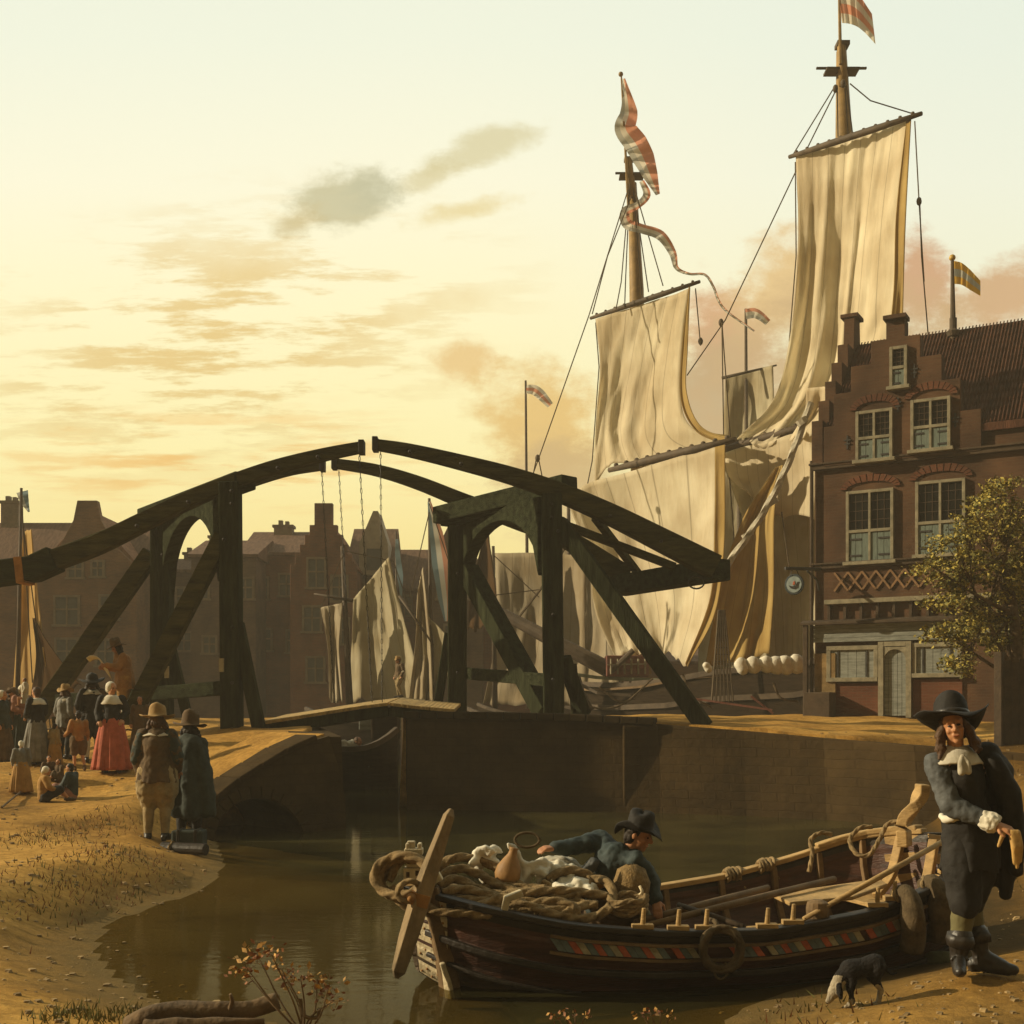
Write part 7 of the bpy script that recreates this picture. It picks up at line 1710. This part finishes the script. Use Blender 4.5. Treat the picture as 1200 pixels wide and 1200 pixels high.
# seated children
SEAT = dict(pelvis=(0, 0, .14), waist=(0, .02, .32), chest=(0, .0, .54), neck=(0, -.03, .72), head=(0, -.06, .86), shL=(.18, 0, .66), shR=(-.18, 0, .66), elL=(.26, -.08, .42), wrL=(.16, -.28, .32), elR=(-.26, -.08, .42), wrR=(-.16, -.28, .32),
            hipL=(.1, -.02, .14), hipR=(-.1, -.02, .14), knL=(.16, -.40, .34), knR=(-.16, -.40, .34), anL=(.14, -.62, .08), anR=(-.14, -.62, .08), toL=(.15, -.76, .05), toR=(-.15, -.76, .05))
def seated(label, px, py, hp, rz, coat, leg, head):
    g = GP(px, py); h = hp*g.y/F/.95*1.75
    m = Fig(label, g, h, rz, SEAT, group=G_); m.body('skin'); m.shoes('brown'); m.breeches(leg, (.15, .14, .11), 1.0); m.coat(coat, .03, .03, .1, .2, short=True)
    m.J['head'] = m.J['head']
    if head == 'cap': m.cap_()
    else: m.hair(head)
seated('child in a white cap and yellow top sitting on the ground', 52, 940, 40, R(120), 'ochre', 'black', 'cap')
seated('dark haired child in slate and pink sitting rightmost on the ground', 84, 936, 40, R(-100), 'teal', 'pink', 'hairdk')
seated('small dark haired child sitting behind the white capped one', 57, 915, 28, R(30), 'brown', 'brown', 'hairdk')
seated('small child crouching beside the boy feet behind the pink seated child', 70, 917, 26, R(-40), 'felt_brown', 'brown', 'hair')
# a walking stick on the sunlit ground
g1, g2 = GP(2, 948), GP(26, 928); mb = MB(); mb.tube([g1+V((0, 0, .02)), g2+V((0, 0, .02))], .018, 6); o = mb.build('stick', M['twig']); tag(o, 'thin dark stick lying on the ground at the left edge', 'stick')
# man by the far boats and man in the barge
Yq = 39.0; p = P(468, 818, Yq)
m = Fig('small distant man in brown on a boat behind the drawbridge deck', p, 48*Yq/F, R(-50), dict(knL=(.16, -.2, .52), anL=(.2, -.02, .12), toL=(.22, -.16, .06), head=(0, -.08, 1.6)), vox=.016); m.body('skin2'); m.hose('tan'); m.shoes(); m.breeches('tan'); m.coat('brown', .02, .02, .8, .19); m.sleeve('L', 'white'); m.hat('felt_tan', .14, .11, .13); m.hair('hair')
p = P(408, 882, 31.3); p.z = .55
m = Fig('crouching man with pale sleeves bent over in the barge under the bridge', p, 1.7, R(60), {**SEAT, 'head': (.0, -.34, .70), 'neck': (0, -.24, .66), 'chest': (0, -.12, .56)}, vox=.016); m.body('skin2'); m.breeches('brown'); m.shoes(); m.coat('cloth_w', .03, .03, .1, .2, short=True); m.hair('hair')

# ---- the dog
YD = 7.95; kd = YD/F; gz_ = min(zg((985-600)*kd, YD), zg((1020-600)*kd, YD))
def dj(px, py, dy=0.0): return V(((px-600)*kd, YD+dy, ZC+(HOR-py)*kd))
foot = dj(1000, 1185).z; off = gz_-foot+.01
dg_ = thing('dog', 'small black and white dog with its nose to the ground', 'dog', dj(1005, 1184)+V((0, 0, off)))
def dd(px, py, dy=0.0): return dj(px, py, dy)+V((0, 0, off))
mb = MB()
mb.chain([dd(1026, 1134), dd(1012, 1139), dd(997, 1142)], [.066, .066, .075], 14); mb.chain([dd(997, 1142), dd(986, 1150), dd(980, 1160)], [.066, .048, .042], 12)
mb.chain([dd(981, 1161), dd(977, 1168)], [.045, .042], 12); mb.chain([dd(977, 1168), dd(971, 1178)], [.036, .021], 12); mb.ell(dd(970, 1180), (.012, .012, .010))
for y in (-.035, .035):
    mb.chain([dd(998, 1148, y), dd(996, 1164, y*1.1), dd(998+(-3 if y < 0 else 4), 1180, y*1.1)], [.036, .020, .015]); mb.cap(dd(997+(-3 if y < 0 else 4), 1182, y*1.1), dd(992+(-3 if y < 0 else 4), 1183, y*1.1), .015, .013)
    mb.chain([dd(1027, 1138, y), dd(1023, 1152, y*1.2), dd(1031+(3 if y > 0 else 0), 1164, y*1.1), dd(1027+(4 if y > 0 else 0), 1180, y*1.1)], [.050, .032, .017, .015]); mb.cap(dd(1026+(4 if y > 0 else 0), 1182, y*1.1), dd(1021+(4 if y > 0 else 0), 1183, y*1.1), .015, .013)
    mb.chain([dd(981, 1158, y*1.3), dd(982, 1166, y*1.6), dd(983, 1173, y*1.5)], [.016, .020, .012])
mb.chain([dd(1033, 1132), dd(1039, 1142), dd(1046, 1147), dd(1051, 1145)], [.020, .014, .010, .007])
o = mb.build('body', [M['dogblack'], M['dogwhite']], dg_, remesh=.0065, relax=3, disp=(.006, .02))
me = o.data; B0 = BASE[o].translation
hp, hm = dd(974, 1174), dd(983, 1158)
for p in me.polygons:
    c = V(p.center)+B0; x = 600+c.x/c.y*F; y = HOR-(c.z-ZC-off*0)/c.y*F
    nzv = noise.noise(c*22)*3
    y2 = y+off/c.y*F
    white = (x < 990+nzv and 1148 < y2 < 1186 and not (y2 < 1176 and abs(c.y-YD) > .045)) or (y2 > 1163+nzv*2 and x > 1016) or (x < 1002 and y2 > 1176)
    p.material_index = 1 if white else 0
mb = MB(); mb.ell(dd(969.5, 1180), (.010, .011, .009)); mb.build('nose', M['eye'], dg_, smooth=True)

# ================================================================== trees on the right
rnd = random.Random(11)
def tree(label, base, trunk, blobs, nleaf, lsize, seed):
    t = thing('tree', label, 'tree', base); rr = random.Random(seed)
    mb = MB(); limb(mb, trunk, .17, .06, 14, seed)
    tops = trunk[1:]
    for i, (c, rad) in enumerate(blobs):
        s0 = V(tops[i % len(tops)]); md = s0.lerp(V(c), .5)+V((rr.uniform(-.15, .15), rr.uniform(-.15, .15), -.12)); limb(mb, [s0, md, V(c)], .05, .012, 7, i)
        for k in range(4): limb(mb, [md.lerp(V(c), .5), V(c)+V((rr.uniform(-1, 1)*rad[0], rr.uniform(-1, 1)*rad[1], rr.uniform(-.6, .8)*rad[2]))], .018, .006, 5, i+k)
    mb.build('trunk', M['bark'], t, smooth=True)
    mb = MB()
    for c, rad in blobs:
        n = int(nleaf*rad[0]*rad[2]/.25); sub = []
        for _ in range(max(5, n//60)):
            u = V((rr.gauss(0, 1), rr.gauss(0, 1), rr.gauss(0, 1)))  .normalized()*rr.uniform(.45, 1.25); sub.append(V(c)+V((u.x*rad[0], u.y*rad[1], u.z*rad[2])))
        for s_ in sub:
            q_ = rr.uniform(.09, .22); leaves(mb, s_, (q_, q_, q_*.55), int(34+120*q_), lsize*rr.uniform(.65, 1.5), rr, 2)
    mb.build('crown', [M['leaf_grn'], M['leaf_yel']], t)
Yt = 22.5
def tp(px, py, dy=0.0): return P(px, py, Yt+dy)
base = V((tp(1196, 880).x, Yt, zg(tp(1196, 880).x, Yt)-.1))
tree('yellow green tree in front of the brick house, its crown over the right windows', base, [base, tp(1194, 800), tp(1188, 720), tp(1176, 650)],
     [(tp(1172, 585, .2), (.42, .45, .34)), (tp(1150, 612), (.40, .4, .3)), (tp(1186, 630, .4), (.45, .5, .45)), (tp(1120, 640, -.2), (.40, .4, .26)), (tp(1098, 668, -.3), (.42, .4, .22)), (tp(1145, 668), (.45, .5, .36)), (tp(1180, 690, .3), (.5, .5, .45)),
      (tp(1105, 702, -.2), (.40, .4, .28)), (tp(1140, 720), (.48, .5, .38)), (tp(1112, 745, -.1), (.36, .4, .28)), (tp(1165, 745, .2), (.45, .5, .35)), (tp(1128, 780), (.26, .3, .26)), (tp(1208, 660, .3), (.5, .5, .6)), (tp(1210, 740, .3), (.5, .5, .5))], 2300, .07, 5)
# plank fence at the right edge
fx = thing('plank_fence', 'old brown plank fence at the right edge behind the man in black', 'fence', P(1190, 880, 21.5))
mb = MB()
for k in range(9):
    b = P(1172+k*9, 870, 21.5); zt = P(1172, 772, 21.5).z-.03*(k % 3); z0 = zg(b.x, 21.5)-.1
    mb.box((b.x, 21.5, (zt+z0)/2), (.13, .035, zt-z0))
mb.build('boards', M['umber'], fx)
mb = MB()
for z in (2.2, 2.75): mb.bar((P(1170, 830, 21.5).x, 21.54, z), (P(1250, 830, 21.5).x, 21.54, z), .05, .09)
mb.build('fence_rail', M['umber'], fx)
mb = MB(); b = P(1171, 870, 21.5); mb.bar((b.x, 21.5, zg(b.x, 21.5)-.1), (b.x, 21.5, P(1171, 764, 21.5).z), .14); mb.build('fence_post', M['umber'], fx, bevel=.01)

# ================================================================== evening haze over the harbour
hz_ = MB(); hz_.box((0, 430, 13.6), (900, 1000, 34)); ho = hz_.build('haze', bpy.data.materials.new('evening_haze')); tag(ho, kind='stuff')
hm_ = ho.data.materials[0]; hm_.use_nodes = True; ht = hm_.node_tree; ht.nodes.remove(ht.nodes['Principled BSDF'])
pv = ht.nodes.new('ShaderNodeVolumePrincipled'); pv.inputs['Color'].default_value = (.95, .84, .66, 1); pv.inputs['Density'].default_value = HAZE
ht.links.new(pv.outputs[0], ht.nodes['Material Output'].inputs['Volume'])
